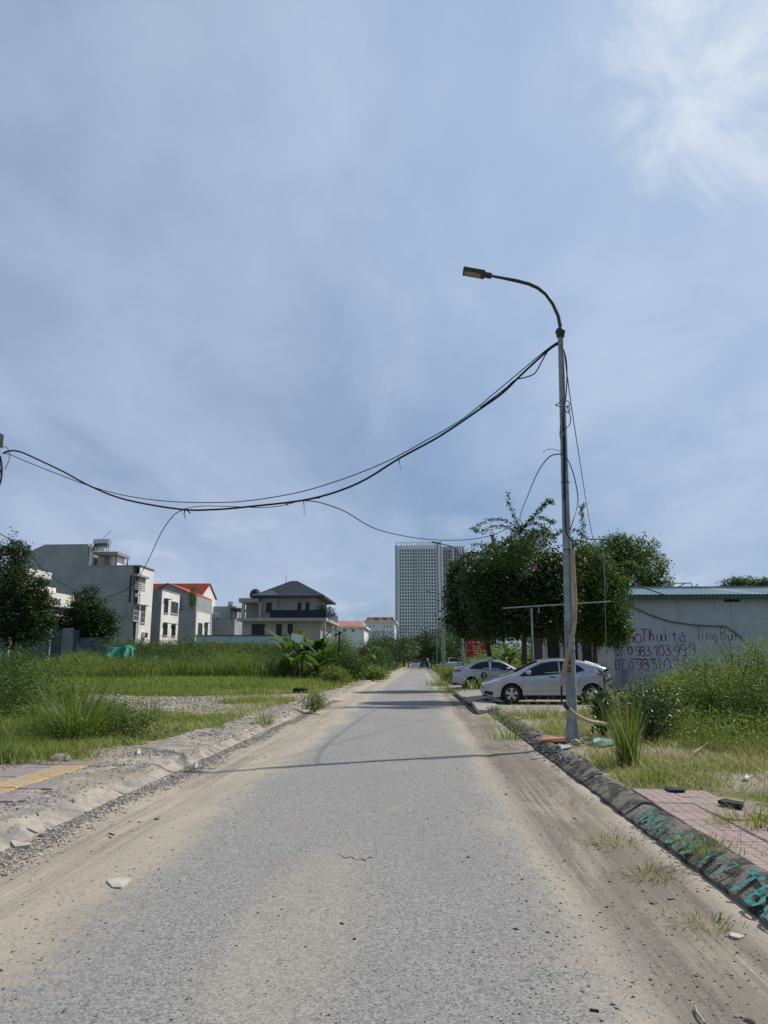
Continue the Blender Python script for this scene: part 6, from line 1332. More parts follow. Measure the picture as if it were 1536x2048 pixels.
flatpiece('plastic_scrap', 'pale flattened scrap near the right kerb at bottom right', [(1458, 1865), (1470, 1864), (1492, 1870), (1478, 1874), (1462, 1871)], .01, 'paper')
flatpiece('board', 'split dark wooden piece on the right verge beside the paving', [(1436, 1607), (1452, 1604), (1462, 1606), (1488, 1612), (1486, 1617), (1450, 1611)], .17, 'darkwood', th=.03)
def stick(label, pts, r, z=.16, mat='twig', lift=0): P = [gnd(a, b, z) + Vector((0, 0, lift * i)) for i, (a, b) in enumerate(pts)]; mb = MB(); mb.tube(smooth_path(P, 4), r, 6); o = mb.build('stick', MT[mat], smooth=60); tag(o, label, 'stick')
stick('pale bent stick lying in the grass right of the tall grass clump', [(1386, 1506), (1405, 1496), (1413, 1493), (1417, 1492)], .012, .2, lift=.02)
stick('curved pale twig on the road at the bottom right', [(1390, 2012), (1394, 2025), (1402, 2036), (1410, 2046)], .006, .012)
stick('short dark twig on the sand at lower left', [(218, 1667), (228, 1670)], .008, .015, 'darkwood')
stick('short dark twig at the bottom of the road', [(1180, 2020), (1198, 2022)], .007, .012, 'darkwood')
# leaf litter
def litter(n, x0, x1, y0, y1, zf, size, mat, seed):
    rng = np.random.default_rng(seed); x = rng.uniform(x0, x1, n); y = y0 + (y1 - y0) * rng.random(n) ** 1.5; C = np.stack([x, y, zf(x, y) + .008], 1)
    V, Fc, rn = leaves(C, size, 2.5, 2.4, 0, rng); V[:, 2] = np.maximum(V[:, 2] * 0 + np.repeat(C[:, 2], 4) + (V[:, 2] - np.repeat(C[:, 2], 4)) * .25, 0); o = np_obj('leaf_litter', V, [Fc], mat, rn); tag(o, kind='stuff')
dry = leafmat('dead_leaves', (.09, .06, .035), (.26, .19, .11), (.5, .45, .33), 0, .9, .9)
litter(260, -3.2, 1.9, 3, 16, rz, .03, dry, 3); litter(900, KR + .3, 4.5, 3.6, 16, lambda x, y: np.full_like(x, .165), .04, dry, 4); litter(600, -5.6, KL - .3, 5, 20, lambda x, y: np.maximum(.16, sz(x, y)), .035, dry, 5)
# old tyre on the left verge
p = gnd(601, 1386, .14); mb = MB(); mb.lathe([(.20, .0), (.30, .0), (.335, .03), (.34, .11), (.335, .19), (.30, .22), (.20, .22), (.18, .17), (.24, .11), (.18, .05), (.20, 0)], (p.x, p.y, .15), 'Z', 36)
o = mb.build('old_tyre', MT['tyre'], smooth=35); tag(o, 'black car tyre lying flat on the left verge', 'tyre')
t_ = MB()
for q in range(30):
    a = 2 * math.pi * q / 30; t_.box((p.x + .338 * math.cos(a), p.y + .338 * math.sin(a), .26), (.012, .045, .15), rz=a)
t_.build('tread', MT['tyre'], o)
# shallow crack in the asphalt
mb = MB(); P = [gnd(a, b, .013) for a, b in ((674, 1708), (682, 1710), (690, 1716), (703, 1713), (712, 1720), (722, 1717), (731, 1721), (738, 1714), (746, 1716), (757, 1705))]
for a, b in zip(P, P[1:]):
    s_ = Vector((.0, random.uniform(.003, .012), 0)); mb.add([a - s_, b - s_, b + s_, a + s_], [(0, 1, 2, 3)])
o = mb.build('road_crack', MT['trimblack'], rd, fix=False)

# ------------------------------------------------------------------ trees
TB = lambda px, py, Y, rx, ry=None, rz_=None: (*at(px, py, Y), rx, ry or rx, rz_ or rx)
Y = 30.2
tree('broad dense dark tree directly behind the hatchback', (at(1052, 1380, Y).x, Y, .13), .13, [TB(1000, 1190, Y, 1.25, 1.4, 1.2), TB(1050, 1140, Y, 1.25, 1.4, 1.1), TB(1095, 1180, Y, 1.2, 1.3, 1.25), TB(1040, 1225, Y - .3, 1.35, 1.3, .95), TB(960, 1170, Y + .2, .85, .9, .9), TB(1085, 1235, Y, 1.1, 1.1, .8), TB(1130, 1150, Y, .8, 1, .9), TB(1020, 1105, Y, .7, .7, .6), TB(985, 1240, Y, .9, .9, .8), TB(1062, 1245, Y, .8, 1, .6), TB(1105, 1215, Y, 1.0, 1.2, 1.1)], 30000, .17, MT['leaf_mango'], spread=.13)
Y = 40.5
tree('dark round tree behind the taxi, left of the broad tree', (at(985, 1360, Y).x, Y, .13), .15, [TB(950, 1180, Y, 1.5, 1.6, 1.5), TB(925, 1205, Y, 1.0, 1.2, 1.4), TB(945, 1240, Y, 1.3, 1.3, 1.05), TB(980, 1150, Y, 1.5, 1.5, 1.3), TB(990, 1230, Y, 1.5, 1.4, 1.3), TB(930, 1150, Y, .8, .9, .8), TB(945, 1250, Y, .9, 1.0, .6)], 21000, .21, MT['leaf_mango'], spread=.12)
Y = 31.8
tree('leafy tree overhanging the left end of the graffiti wall', (at(1196, 1380, Y).x, Y, .13), .12, [TB(1180, 1160, Y, 1.0, 1.1, 1.0), TB(1205, 1200, Y, 1.1, 1.1, 1.1), TB(1165, 1220, Y, 1.0, 1, 1.0), TB(1222, 1245, Y - .4, .75, .8, .85), TB(1190, 1250, Y, 1.0, 1., .7), TB(1145, 1175, Y, .8, .9, .9), TB(1240, 1265, Y - .5, .42, .5, .5), TB(1155, 1110, Y, .55, .6, .6), TB(1235, 1165, Y, .6, .7, .45), TB(1150, 1250, Y, .9, .9, .8), TB(1215, 1270, Y, .8, .8, .5), TB(1130, 1220, Y, .7, .8, .9), TB(1185, 1125, Y, .9, .9, .6)], 24000, .15, MT['leaf_mid'], spread=.15)
Y = 62
tree('large paler feathery tree rising behind the teal-roofed building', (at(1240, 1330, Y).x, Y, 0), .3, [TB(1215, 1110, Y, 2.0, 2, 1.5), TB(1262, 1105, Y, 2.0, 2, 1.2), TB(1290, 1135, Y, 1.8, 2, 1.4), TB(1245, 1145, Y, 2.4, 2.4, 1.6), TB(1195, 1150, Y, 1.8, 2, 1.6), TB(1310, 1160, Y, 1.2, 1.2, .9), TB(1325, 1172, Y, .8, .8, .5), TB(1235, 1085, Y, 1.2, 1.2, .7)], 20000, .22, MT['leaf_mid'], spread=.13)
Y = 75
for i, (px, w, hh) in enumerate(((1465, 1.3, 1.1), (1492, 1.5, 1.2), (1521, 1.0, .9))):
    tree(('small treetop left of a pair above the teal roof', 'middle treetop above the teal roof at far right', 'tiny treetop at the right edge above the teal roof')[i], (at(px, 1330, Y).x, Y, 0), .15, [TB(px - 6, 1172, Y, w * .7, 1, hh * .6), TB(px + 5, 1170, Y, w * .7, 1, hh * .6), TB(px, 1178, Y, w, 1, hh)], 1500, .25, MT['leaf_mid'], group=None)
# left side trees
Y = 62
tree('large leafy tree at the left edge in front of the white house', (at(20, 1340, Y).x, Y, 0), .2, [TB(75, 1262, Y, 1.5, 1.4, 1.2), TB(15, 1275, Y, 2.2, 1.8, 1.2), TB(95, 1240, Y, .8, .8, .8), TB(50, 1215, Y, 1.8, 1.6, 1.5), TB(20, 1125, Y, 1.62, 1.62, 1.76), TB(-5, 1150, Y, 1.91, 1.91, 2.35), TB(30, 1190, Y, 2.21, 2.21, 1.47), TB(60, 1180, Y, 1.47, 1.47, 1.47), TB(10, 1230, Y, 2.50, 2.35, 1.76), TB(60, 1230, Y, 1.62, 1.62, 1.76), TB(80, 1205, Y, 0.88, 0.88, 1.03), TB(40, 1265, Y, 1.91, 1.91, 1.03), TB(-20, 1200, Y, 2.21, 2.21, 2.21), TB(28, 1100, Y, 1.03, 1.03, 0.81), TB(75, 1170, Y, 0.73, 0.73, 0.73), TB(45, 1100, Y, 0.66, 0.66, 0.51)], 30000, .25, MT['leaf_mango'], spread=.15)
Y = 74
tree('rounded dark green tree standing before the tall grey house', (at(172, 1330, Y).x, Y, 0), .18, [TB(175, 1210, Y, 1.51, 1.66, 1.66), TB(160, 1240, Y, 1.96, 1.96, 1.66), TB(195, 1240, Y, 1.81, 1.81, 1.51), TB(145, 1250, Y, 1.36, 1.51, 1.36), TB(210, 1258, Y, 1.21, 1.36, 1.36), TB(175, 1265, Y, 2.42, 1.96, 1.06), TB(178, 1188, Y, 0.76, 0.76, 0.68)], 15000, .27, MT['leaf_mango'], spread=.13)
# climber sprays over the broad tree
def spray(label, pts, Y, n, r=.014, size=.10, mat='leaf_boug'):
    P = smooth_path([at(a, b, Y) for a, b in pts], 6); t = thing('climber_shoot', label, 'climber', P[0], 0, 'long climber shoots above the bushy tree'); mb = MB(); mb.tube(P, [r * (1 - .8 * i / len(P)) for i in range(len(P))], 5); mb.build('stem', MT['stem'], t)
    k = RNG.integers(0, len(P), n); C = np.array([P[i][:] for i in k]) + RNG.normal(0, .055, (n, 3)) * np.array([1, 1, .9]); C[:, 2] -= .03
    V, Fc, rn = leaves(C, size, .3, 1.8, .35); np_obj('foliage', V, [Fc], MT[mat], rn, t)
Y = 28.4
spray('tallest climber shoot pointing straight up from the treetop', [(1045, 1060), (1032, 1040), (1024, 1020), (1018, 1003), (1015, 985)], Y, 190)
spray('thick climber shoot leaning up right from the treetop', [(1042, 1060), (1060, 1040), (1075, 1022), (1088, 1008), (1098, 998)], Y, 260)
spray('side twig at the tip of the leaning right shoot', [(1078, 1020), (1090, 1008), (1102, 1002), (1104, 1004)], Y, 110)
spray('long arching climber shoot reaching far left from the treetop', [(1040, 1062), (1020, 1045), (995, 1037), (970, 1042), (946, 1057)], Y, 260)
spray('lower left climber shoot just under the arching one', [(1035, 1064), (1010, 1052), (985, 1053), (965, 1062), (952, 1060)], Y, 190)
spray('climber shoot spreading right just above the treetop', [(1045, 1060), (1060, 1038), (1080, 1034), (1098, 1042), (1107, 1044)], Y, 200)
spray('drooping climber shoot right of the treetop', [(1050, 1052), (1070, 1045), (1088, 1055), (1098, 1066)], Y, 150)
spray('short flat climber shoot on the left shoulder of the tree', [(985, 1092), (970, 1089), (955, 1088), (945, 1088)], Y, 90)
spray('upright tuft at the left shoulder of the tree', [(992, 1100), (988, 1080), (985, 1065)], Y, 100)
spray('long leafy shoot along the far left rim of the tree', [(960, 1125), (935, 1115), (915, 1120), (898, 1126)], Y, 200)
spray('upper left rim shoot over the dark round tree', [(975, 1112), (955, 1104), (935, 1106), (925, 1112)], Y, 150)
spray('upright climber shoot right of the lamp post', [(1160, 1090), (1166, 1060), (1165, 1035), (1162, 1020), (1168, 1007)], Y, 240)
spray('arched climber shoot linking lamp post and upright shoot', [(1105, 1075), (1118, 1062), (1140, 1058), (1160, 1063), (1172, 1075)], Y, 220)
spray('yellow-green arching spray over the left end of teal roof', [(1215, 1150), (1235, 1128), (1260, 1124), (1290, 1138)], 32, 240, mat='leaf_light')
spray('lower spray reaching right over the left end of teal roof', [(1215, 1160), (1245, 1145), (1275, 1140), (1292, 1152)], 32, 180)
# mass of the climber itself
C = clumpy([TB(1045, 1080, Y, .55, .5, .55), TB(1050, 1110, Y - .9, .5, .4, .8), TB(1000, 1110, Y - .6, .7, .4, .4), TB(1080, 1075, Y, .6, .5, .35)], 3600, 12, .2, .3)
V, Fc, rn = leaves(C, .10, .3, 1.8, .35); o = np_obj('climbing_plant', V, [Fc], MT['leaf_boug'], rn); tag(o, 'lighter green climber heaped over the top of the broad dark tree', 'climber')
V, Fc, rn = leaves(np.array([at(1070, 1134, 27.3)[:]]) + RNG.normal(0, .05, (34, 3)), .06, .3, 1.5, 0); o = np_obj('flower_cluster', V, [Fc], MT['flower'], rn); tag(o, kind='stuff'); tag(o, 'small magenta flower cluster on the dark tree crown', 'flowers')

# banana plants
def ribbon_leaf(mb_list, base, az, L, W, arch_, rise, n=9, rng=RNG):
    d = np.array([math.cos(az), math.sin(az), 0]); s = np.array([-math.sin(az), math.cos(az), 0]); t = np.linspace(0, 1, n + 1)
    th0 = rise; ang = th0 - arch_ * t ** 1.3; step = L / n; p = np.array(base, float); pts = [p.copy()]
    for k in range(n): p = p + step * (d * math.cos(ang[k]) + np.array([0, 0, 1]) * math.sin(ang[k])); pts.append(p.copy())
    w = W * np.sin(np.pi * np.clip(t * .86 + .12, 0, 1)) ** .7; w[0] = .03; w[1] *= .45
    V = []
    for k in range(n + 1):
        up_ = np.array([0, 0, 1.]) * .3 * w[k]; j = rng.uniform(-.03, .03)
        V += [pts[k] - s * (w[k] / 2 + j) + up_ * (1 - t[k]) - np.array([0, 0, .25 * w[k] * t[k]]), pts[k], pts[k] + s * (w[k] / 2 + j) + up_ * (1 - t[k]) - np.array([0, 0, .25 * w[k] * t[k]])]
    F = []
    for k in range(n):
        if 1 < k and rng.random() < .12: sides = (rng.integers(0, 2),)
        else: sides = (0, 1)
        for q in sides: a = 3 * k + q; F += [[a, a + 1, a + 4], [a, a + 4, a + 3]]
    mb_list.append((np.array(V), np.array(F), np.full(len(F), rng.random())))
def banana(label, base, h, nl, L, W, seed, group='banana plants'):
    rng = np.random.default_rng(seed); t = thing('banana_plant', label, 'banana plant', base, 0, group); mb = MB(); b = Vector(base)
    mb.tube([b - Vector((0, 0, .1)), b + Vector((.02, 0, h * .5)), b + Vector((0, 0, h))], [.13, .10, .06], 9); mb.build('trunk', MT['stem'], t, smooth=60)
    for i in range(nl):
        parts = []; ribbon_leaf(parts, b + Vector((0, 0, h * rng.uniform(.85, 1))), i * 2.4 + rng.uniform(-.4, .4), L * rng.uniform(.75, 1.1), W * rng.uniform(.8, 1.1), rng.uniform(.9, 2.2), rng.uniform(.9, 1.45), rng=rng)
        V, Fc, rn = merge(parts); np_obj('leaf', V, Fc, MT['banana'], rn, t, smooth=True)
bl = [(572, 1330, 62, 2.0, 10, 3.0, .62, 'banana plant under the tilted white sign, darkest of the row'), (603, 1345, 60, 1.7, 11, 2.9, .62, 'banana plant with arching leaves right of the tilted sign'), (628, 1345, 59, 1.9, 12, 3.1, .65, 'central big banana plant of the left group'), (655, 1343, 60, 1.5, 11, 2.8, .6, 'banana plant with drooping leaves at the right of the left group'), (588, 1348, 57, .8, 10, 2.2, .5, 'short young banana plant at the front of the left group'), (642, 1348, 56, .9, 10, 2.4, .5, 'low banana plant with hanging leaves before the central one'), (615, 1348, 64, 2.3, 9, 2.6, .6, 'tallest upright-leaved banana plant behind the central one'), (668, 1346, 61, 1.0, 10, 2.6, .55, 'banana plant at the right end of the group beside the stake'), (635, 1350, 54, .5, 11, 2.0, .45, 'ground-hugging young banana plant in front of the group')]
for i, (px, py, Y, h_, nl, L, W, lab) in enumerate(bl): banana(lab, (at(px, py, Y).x, Y, .1), h_, nl, L, W, 30 + i)
Y = 52
for i, (px, h_, lab) in enumerate(((1002, 1.0, 'sunlit banana plant between the two dark trunks behind taxi'), (1024, 1.3, 'banana plant left of the broad tree trunk, behind the hatchback roof'), (1075, 1.2, 'banana plant right of the broad tree trunk'), (988, .7, 'low banana plant just right of the red notice board'))): banana(lab, (at(px, 1360, 46).x, 46 + i, .1), h_, 10, 2.0, .4, 60 + i)
# papaya / palm-like small trees on the left verge
def palm(label, base, h, nf, L, seed, group=None, mat='palm', name='palm_tree', sp=24, lw=.05):
    rng = np.random.default_rng(seed); t = thing(name, label, 'palm', base, 0, group); b = Vector(base); mb = MB(); top = b + Vector((rng.uniform(-.2, .2), 0, h)); mb.tube([b - Vector((0, 0, .1)), (b + top) / 2 + Vector((.06, 0, 0)), top], [.13, .10, .08], 9); mb.build('trunk', MT['bark'], t, smooth=60)
    for i in range(nf):
        az = i * 2.399 + rng.uniform(-.3, .3); el = rng.uniform(.2, 1.3); L_ = L * rng.uniform(.8, 1.1); d = np.array([math.cos(az), math.sin(az), 0]); s = np.array([-d[1], d[0], 0]); p = np.array(top[:]); parts_v, F = [], []; n = sp
        pts = [p.copy()]; 
        for k in range(n): a_ = el - 1.9 * (k / n) ** 1.4; p = p + L_ / n * (d * math.cos(a_) + np.array([0, 0, 1.]) * math.sin(a_)); pts.append(p.copy())
        for k in range(2, n + 1):
            for sg_ in (-1, 1):
                ll = L_ * .34 * math.sin(math.pi * (k / n * .8 + .15)); tip = pts[k] + s * sg_ * ll * .8 + (pts[k] - pts[k - 1]) / (L_ / n) * ll * .35 - np.array([0, 0, ll * .45]); w = (pts[k] - pts[k - 1]) * .55
                o_ = len(parts_v); parts_v += [pts[k] - w, pts[k] + w, tip]; F.append([o_, o_ + 1, o_ + 2])
        for k in range(n): o_ = len(parts_v); parts_v += [pts[k] - s * .018, pts[k] + s * .018, pts[k + 1]]; F.append([o_, o_ + 1, o_ + 2])
        np_obj('frond', np.array(parts_v), [np.array(F)], MT[mat], np.full(len(F), rng.random()), t)
    return t
palm('short palm with drooping fronds on the left verge beside the banana group', (at(722, 1345, 62).x, 62, .1), 1.9, 14, 2.0, 3)
palm('feathery palm in front of the hotel building, left of the tower foot', (at(752, 1335, 120).x, 120, .1), 3.2, 14, 3.0, 4)
palm('palm just left of the road end under the pale tower', (at(806, 1332, 170).x, 170, .1), 5.0, 14, 4.0, 5)
palm('palm beside it, a little further right at the road end', (at(818, 1332, 180).x, 180, .1), 4.2, 12, 4.0, 6)
palm('palm right of the road below the dark tower', (at(862, 1332, 150).x, 150, .1), 4.6, 14, 3.6, 7)
# shrubs and small trees along the left verge, middle distance
mid = [(690, 1300, 58, 1.6, 2.2, 'leaf_light', 'yellow-green bushy shrub right of the banana group'), (705, 1318, 54, 1.3, 1.5, 'leaf_mid', 'low bush at the foot of the yellow-green shrub'), (735, 1305, 66, 1.5, 2.1, 'leaf_mid', 'dense bush right of the short palm'), (752, 1300, 74, 1.5, 2.8, 'leaf_mango', 'dark tall bush at the left kerb in front of the hotel'), (768, 1310, 88, 2.0, 3.2, 'leaf_mango', 'dark tree-like bush beyond the side road'), (792, 1312, 120, 3.0, 4.4, 'leaf_mango', 'far dark bush mass below the pale tower'), (668, 1330, 46, 1.0, .9, 'leaf_weed', 'small weed bush before the banana group'), (745, 1332, 58, 1.2, 1.0, 'leaf_weed', 'kerbside weed bush on the left verge')]
for px, py, Y, r_, h_, m_, lab in mid: bush(lab, (at(px, py, Y).x, Y, .08), (r_ * 1.15, r_ * 1.15, h_ * (1.35 if h_ > 1.4 else 1)), 3200, .09 + Y * .0016, MT[m_], group='bushes along the left verge')
for i, (px, Y, r_, h_, m_) in enumerate(((806, 190, 5, 7, 'leaf_mango'), (826, 215, 6, 8, 'leaf_mango'), (852, 200, 5, 9, 'leaf_mango'), (868, 170, 4, 8, 'leaf_mango'), (886, 150, 4.5, 8.5, 'leaf_mango'), (905, 140, 4, 7, 'leaf_mid'), (926, 120, 4.5, 7.5, 'leaf_mid'), (948, 105, 4, 6, 'leaf_mango'), (850, 240, 9, 10, 'leaf_mango'), (772, 180, 5, 6.5, 'leaf_mid'))):
    c = at(px, 1330, Y).x
    labs = ['dark tree left of the road end', 'dark tree closing the road end below the tower', 'dark tree over the far dark van', 'tree behind the fourth street lamp', 'broad tree under the dark tower behind the thin pole', 'tree behind the white pickup truck', 'tree behind the second lamp post foot', 'dark tree behind the red notice board', 'farthest dark tree mass across the road end', 'round tree between hotel and tower foot']
    tree(labs[i], (c, Y, 0), .25, [(c + random.uniform(-.5, .5) * r_, Y + random.uniform(-.5, .5) * r_, h_ * random.uniform(.35, .75), r_ * .55, r_ * .55, h_ * .27) for _ in range(6)], 4200, .10 + Y * .0022, MT[m_], group='trees around the far road end', shell=.4)
# pole-like dark stake and creeper column near the banana group
t = thing('wooden_stake', 'dark wooden stake wrapped by a creeper right of the villa', 'stake', (at(679, 1340, 56).x, 56, .1)); mb = MB(); a = at(679, 1262, 56); mb.tube([(a.x, 56, .1), (a.x, 56, a.z)], .07, 6); mb.tube([(a.x - .35, 56, a.z - .35), (a.x + .2, 56, a.z - .1)], .06, 6); mb.build('post', MT['darkwood'], t)
bush('yellow-green creeper column on the stake right of the villa', (at(686, 1330, 56.3).x, 56.3, .1), (.6, .6, at(686, 1262, 56).z), 1500, .13, MT['leaf_light'])

# ------------------------------------------------------------------ grass and weeds
# left verge: short grass near
def gl(x, y): return grassy(x, y)
P = scatter(150000, -16, -4.4, 9.6, 40, gl, 1.5); dst = P[:, 1]
short = P[(vnoise(P[:, 0], P[:, 1], 2.2, 31) < .9)]
hh = .10 + .22 * fbm(short[:, 0], short[:, 1], 1.8, 33) ** 1.2 + .25 * sst(-5.6, -7.5, short[:, 0]) * sst(18.5, 14, short[:, 1])
V, Fc, rn = blades(short, hh, .006 + .00065 * short[:, 1], .5, .9, 2)
dryk = vnoise(short[:, 0], short[:, 1], 1.4, 35); rn = np.clip(rn * .8 + np.tile((dryk - .45) * .5 + .42 * sst(-10, -5, short[:, 0]) * sst(11, 13, short[:, 1]), len(Fc) // len(short)), 0, 1)
o = np_obj('verge_grass', V, [Fc], MT['grass'], rn); tag(o, kind='stuff')
P = scatter(48000, -52, -3.9, 37, 80, lambda x, y: np.clip(grassy(x, y) + .3, 0, 1) * sst(-3.8, -4.5, x), 1.2)
P = P[(P[:, 0] > -.56 * P[:, 1] - 4)]
hh = .25 + .3 * fbm(P[:, 0], P[:, 1], 3, 36)
V, Fc, rn = blades(P, hh, .05, .5, .8, 2); o = np_obj('meadow_grass', V, [Fc], MT['grass'], rn * .8); tag(o, kind='stuff')
# tall weed belt in the left middle distance
P = scatter(34000, -52, -7.5, 52, 74, None); m_ = (P[:, 0] > -.6 * P[:, 1] - 3) & (P[:, 1] > 50 + 13 * fbm(P[:, 0], P[:, 0] * 0, 5, 51)) & (RNG.random(len(P)) < sst(.22, .45, fbm(P[:, 0], P[:, 1], 2.2, 53)) + .15); P = P[m_]
hh = (.45 + 2.3 * fbm(P[:, 0], P[:, 1], 3.0, 52)) * (1 - .5 * sst(-13, -7.5, P[:, 0])); 
V, Fc, rn = blades(P, hh, .065, .22, .6, 3); o = np_obj('tall_weeds', V, [Fc], MT['grass_tall'], rn); tag(o, kind='stuff')
P2 = P[:7000]; cloudveg('leafy_weeds', P2, hh[:7000] * .95, .15, MT['leaf_weed'], 8)
P = scatter(5200, -30, -9, 70, 83, None); cloudveg('leafy_thicket', P, 2.5 + 1.2 * fbm(P[:, 0], P[:, 1], 4, 55), .2, MT['leaf_mid'], 14)
# distinct taller weed bushes in that belt
for i, (px, py, Y, r_, h_, m_, lab) in enumerate(((335, 1350, 66, 2.4, 3.4, 'leaf_mid', 'dark leafy weed bush below the low white-fronted house'), (380, 1350, 66, 2.8, 3.5, 'leaf_mid', 'broad weed bush under the small flat-roofed house'), (428, 1350, 67, 2.4, 3.1, 'leaf_weed', 'weed bush below the stepped house'), (535, 1350, 62, 2.0, 2.3, 'leaf_weed', 'pale weed bush left of the banana group'), (290, 1345, 64, 1.7, 2.4, 'leaf_mid', 'weed bush right of the green tarpaulin'), (475, 1350, 65, 2.0, 2.7, 'grass_tall', 'grassy weed bush below the villa left corner'), (155, 1345, 62, 1.3, 2.4, 'leaf_weed', 'weed bush in front of the pale sheet fence'), (565, 1348, 58, 1.2, 1.8, 'leaf_light', 'yellowish weed bush at the left foot of the banana group'))):
    bush(lab, (at(px, py, Y).x, Y, .05), (r_, r_, h_), 2400, .14, MT[m_], group='weed bushes on the left field')
# near left: dark weeds, bush and the arching clump
P = scatter(5200, -10.5, -5.3, 12.4, 18.5, lambda x, y: sst(-5.2, -6.0, x) * sst(12.2, 13.0, y) * sst(.3, .5, fbm(x, y, 1.5, 63)) * sst(-.6, -.45, -x / y * -1.0 - .0), 1.0)
P = P[(P[:, 0] < -5.0 - (P[:, 1] - 12.5) * .35)]
hh = .28 + .42 * fbm(P[:, 0], P[:, 1], 1.1, 62); cloudveg('verge_weeds', P, hh, .055, MT['leaf_weed'], 11, bw=.012, bh=1.15)
p = gnd(45, 1462, .12); bush('dense leafy bush at the left edge beside the arching grass clump', (p.x - .2, p.y + .6, .1), (1.5, 1.2, 1.25), 7500, .075, MT['leaf_mid'], blobs=None, shell=.2)
p = gnd(5, 1420, .12); bush('taller bush cut by the left frame edge', (p.x + .1, p.y, .1), (1.5, 1.4, 1.7), 6000, .09, MT['leaf_mid'])
p = gnd(110, 1430, .12); bush('low vine-covered bush between left bush and arching grass', (p.x, p.y, .1), (1.3, .8, .75), 4200, .075, MT['leaf_weed'])
p = gnd(240, 1478, .12); bush('low leafy weeds right of the arching grass clump', (p.x, p.y, .1), (1.0, .7, .55), 3000, .06, MT['leaf_mid'])
p = gnd(152, 1490, .12); clump('big arching grass clump with long upright stalks on the left verge', (p.x, p.y, .12), 420, 1.15, .016, MT['grass_tall'], lean=.35, bend=.9, r=.16, seeds=0)
P = np.stack([p.x + RNG.normal(.05, .14, 46), p.y + RNG.normal(0, .1, 46), np.full(46, .1)], 1); V, Fc, rn = blades(P, 1.75, .017, .34, .2, 5, az=RNG.choice([0.2, 2.9, .1, -.2], 46) + RNG.normal(0, .4, 46))
o = np_obj('reed_stalks', V, [Fc], MT['leaf_mid'], rn); tag(o, 'thin tall reed stalks fanning out of the arching grass clump', 'reeds')
p = gnd(302, 1445, .12); clump('thin upright grass tuft on the left rubble patch', (p.x, p.y, .1), 70, .75, .014, MT['grass_tall'], lean=.12, bend=.3, r=.12)
P = scatter(2600, -30, -6, 20, 50, lambda x, y: sst(.55, .75, fbm(x, y, 1.6, 57)) * grassy(x, y), 1.0); cloudveg('field_weeds', P, .25 + .5 * fbm(P[:, 0], P[:, 1], 2, 58), .08, MT['leaf_weed'], 8, bw=.03, bh=1.5)
p = gnd(632, 1418, .12); bush('weed bush with a tall spike on the left kerb below the tyre', (p.x - .05, p.y - .3, .1), (.5, .4, .5), 1700, .06, MT['leaf_weed'])
clump('tall spiky stems rising from the kerbside weed bush below the tyre', (p.x + .05, p.y, .1), 30, .95, .016, MT['grass_tall'], lean=.12, bend=.2, r=.1)
p = gnd(530, 1448, .12); clump('small grass tuft growing at the left kerb', (p.x, p.y, .12), 120, .42, .010, MT['grass'], lean=.3, bend=.6, r=.12)
p = gnd(600, 1362, .1)
# right side
def gr(x, y): return grassy(x, y)
P = scatter(95000, 2.32, 14, 4.2, 24, gr, 1.6); tilem = (P[:, 0] < 3.5) & (P[:, 1] > 6.1) & (P[:, 1] < 8.9); P = P[~tilem | (RNG.random(len(P)) < .04)]
hh = .05 + .20 * fbm(P[:, 0], P[:, 1], 1.1, 71) ** 1.4 + .12 * sst(4, 6, P[:, 0])
V, Fc, rn = blades(P, hh, .0045 + .00065 * P[:, 1], .6, 1.0, 2); dk = vnoise(P[:, 0], P[:, 1], .9, 72); rn = np.clip(rn * .75 + np.tile((dk - .45) * .9, len(Fc) // len(P)), 0, 1)
o = np_obj('verge_grass', V, [Fc], MT['grass_dry'], rn); tag(o, kind='stuff')
P = scatter(5200, 4.1, 13, 12.2, 22, lambda x, y: sst(.0, .9, (x - 3.9) - (y - 12.5) * .04 + fbm(x, y, 1.2, 74) - .5) * sst(11.8, 13.2, y), 1.0)
hh = (.35 + .55 * fbm(P[:, 0], P[:, 1], 1.6, 73)) * (.6 + .4 * sst(12, 16, P[:, 1])); cloudveg('verge_weeds', P, hh, .06, MT['leaf_weed'], 11, bw=.012, bh=1.1)
P = scatter(30000, 6.2, 20, 14.5, 33, lambda x, y: sst(.0, .8, (x - 5.2) - (y - 14) * .24 + 1.2 * (fbm(x, y, 1.5, 75) - .5)), 1.0)
hh = .5 + 1.15 * fbm(P[:, 0], P[:, 1], 3.0, 76) * sst(15, 22, P[:, 1]); V, Fc, rn = blades(P, hh, .020, .25, .7, 3); o = np_obj('tall_weeds', V, [Fc], MT['grass_tall'], rn); tag(o, kind='stuff')
P3 = P[:6500]; cloudveg('leafy_weeds', P3, hh[:6500] * 1.02, .075, MT['leaf_weed'], 9, bw=.014)
rb = [(1300, 1500, 14.2, .75, .95, 'leaf_dark', 'dark leafy weed bush just right of the tall grass clump'), (1345, 1480, 15.5, .9, 1.15, 'leaf_weed', 'bright weed bush in front of the graffiti digits'), (1400, 1480, 15.8, .9, 1.1, 'leaf_mid', 'dark weed bush right of the bright one'), (1455, 1480, 15.6, .9, 1.2, 'leaf_weed', 'leafy weeds left of the right frame edge'), (1530, 1480, 15, .9, 1.2, 'leaf_mid', 'weed bush cut by the right frame edge'), (1420, 1440, 20, 1.3, 1.6, 'leaf_weed', 'tall weed bush against the graffiti wall'), (1490, 1440, 20, 1.5, 2.1, 'leaf_weed', 'tallest weed bush at the right before the wall'), (1540, 1440, 21, 1.5, 2.3, 'leaf_weed', 'tall weed bush at right frame edge before the wall')]
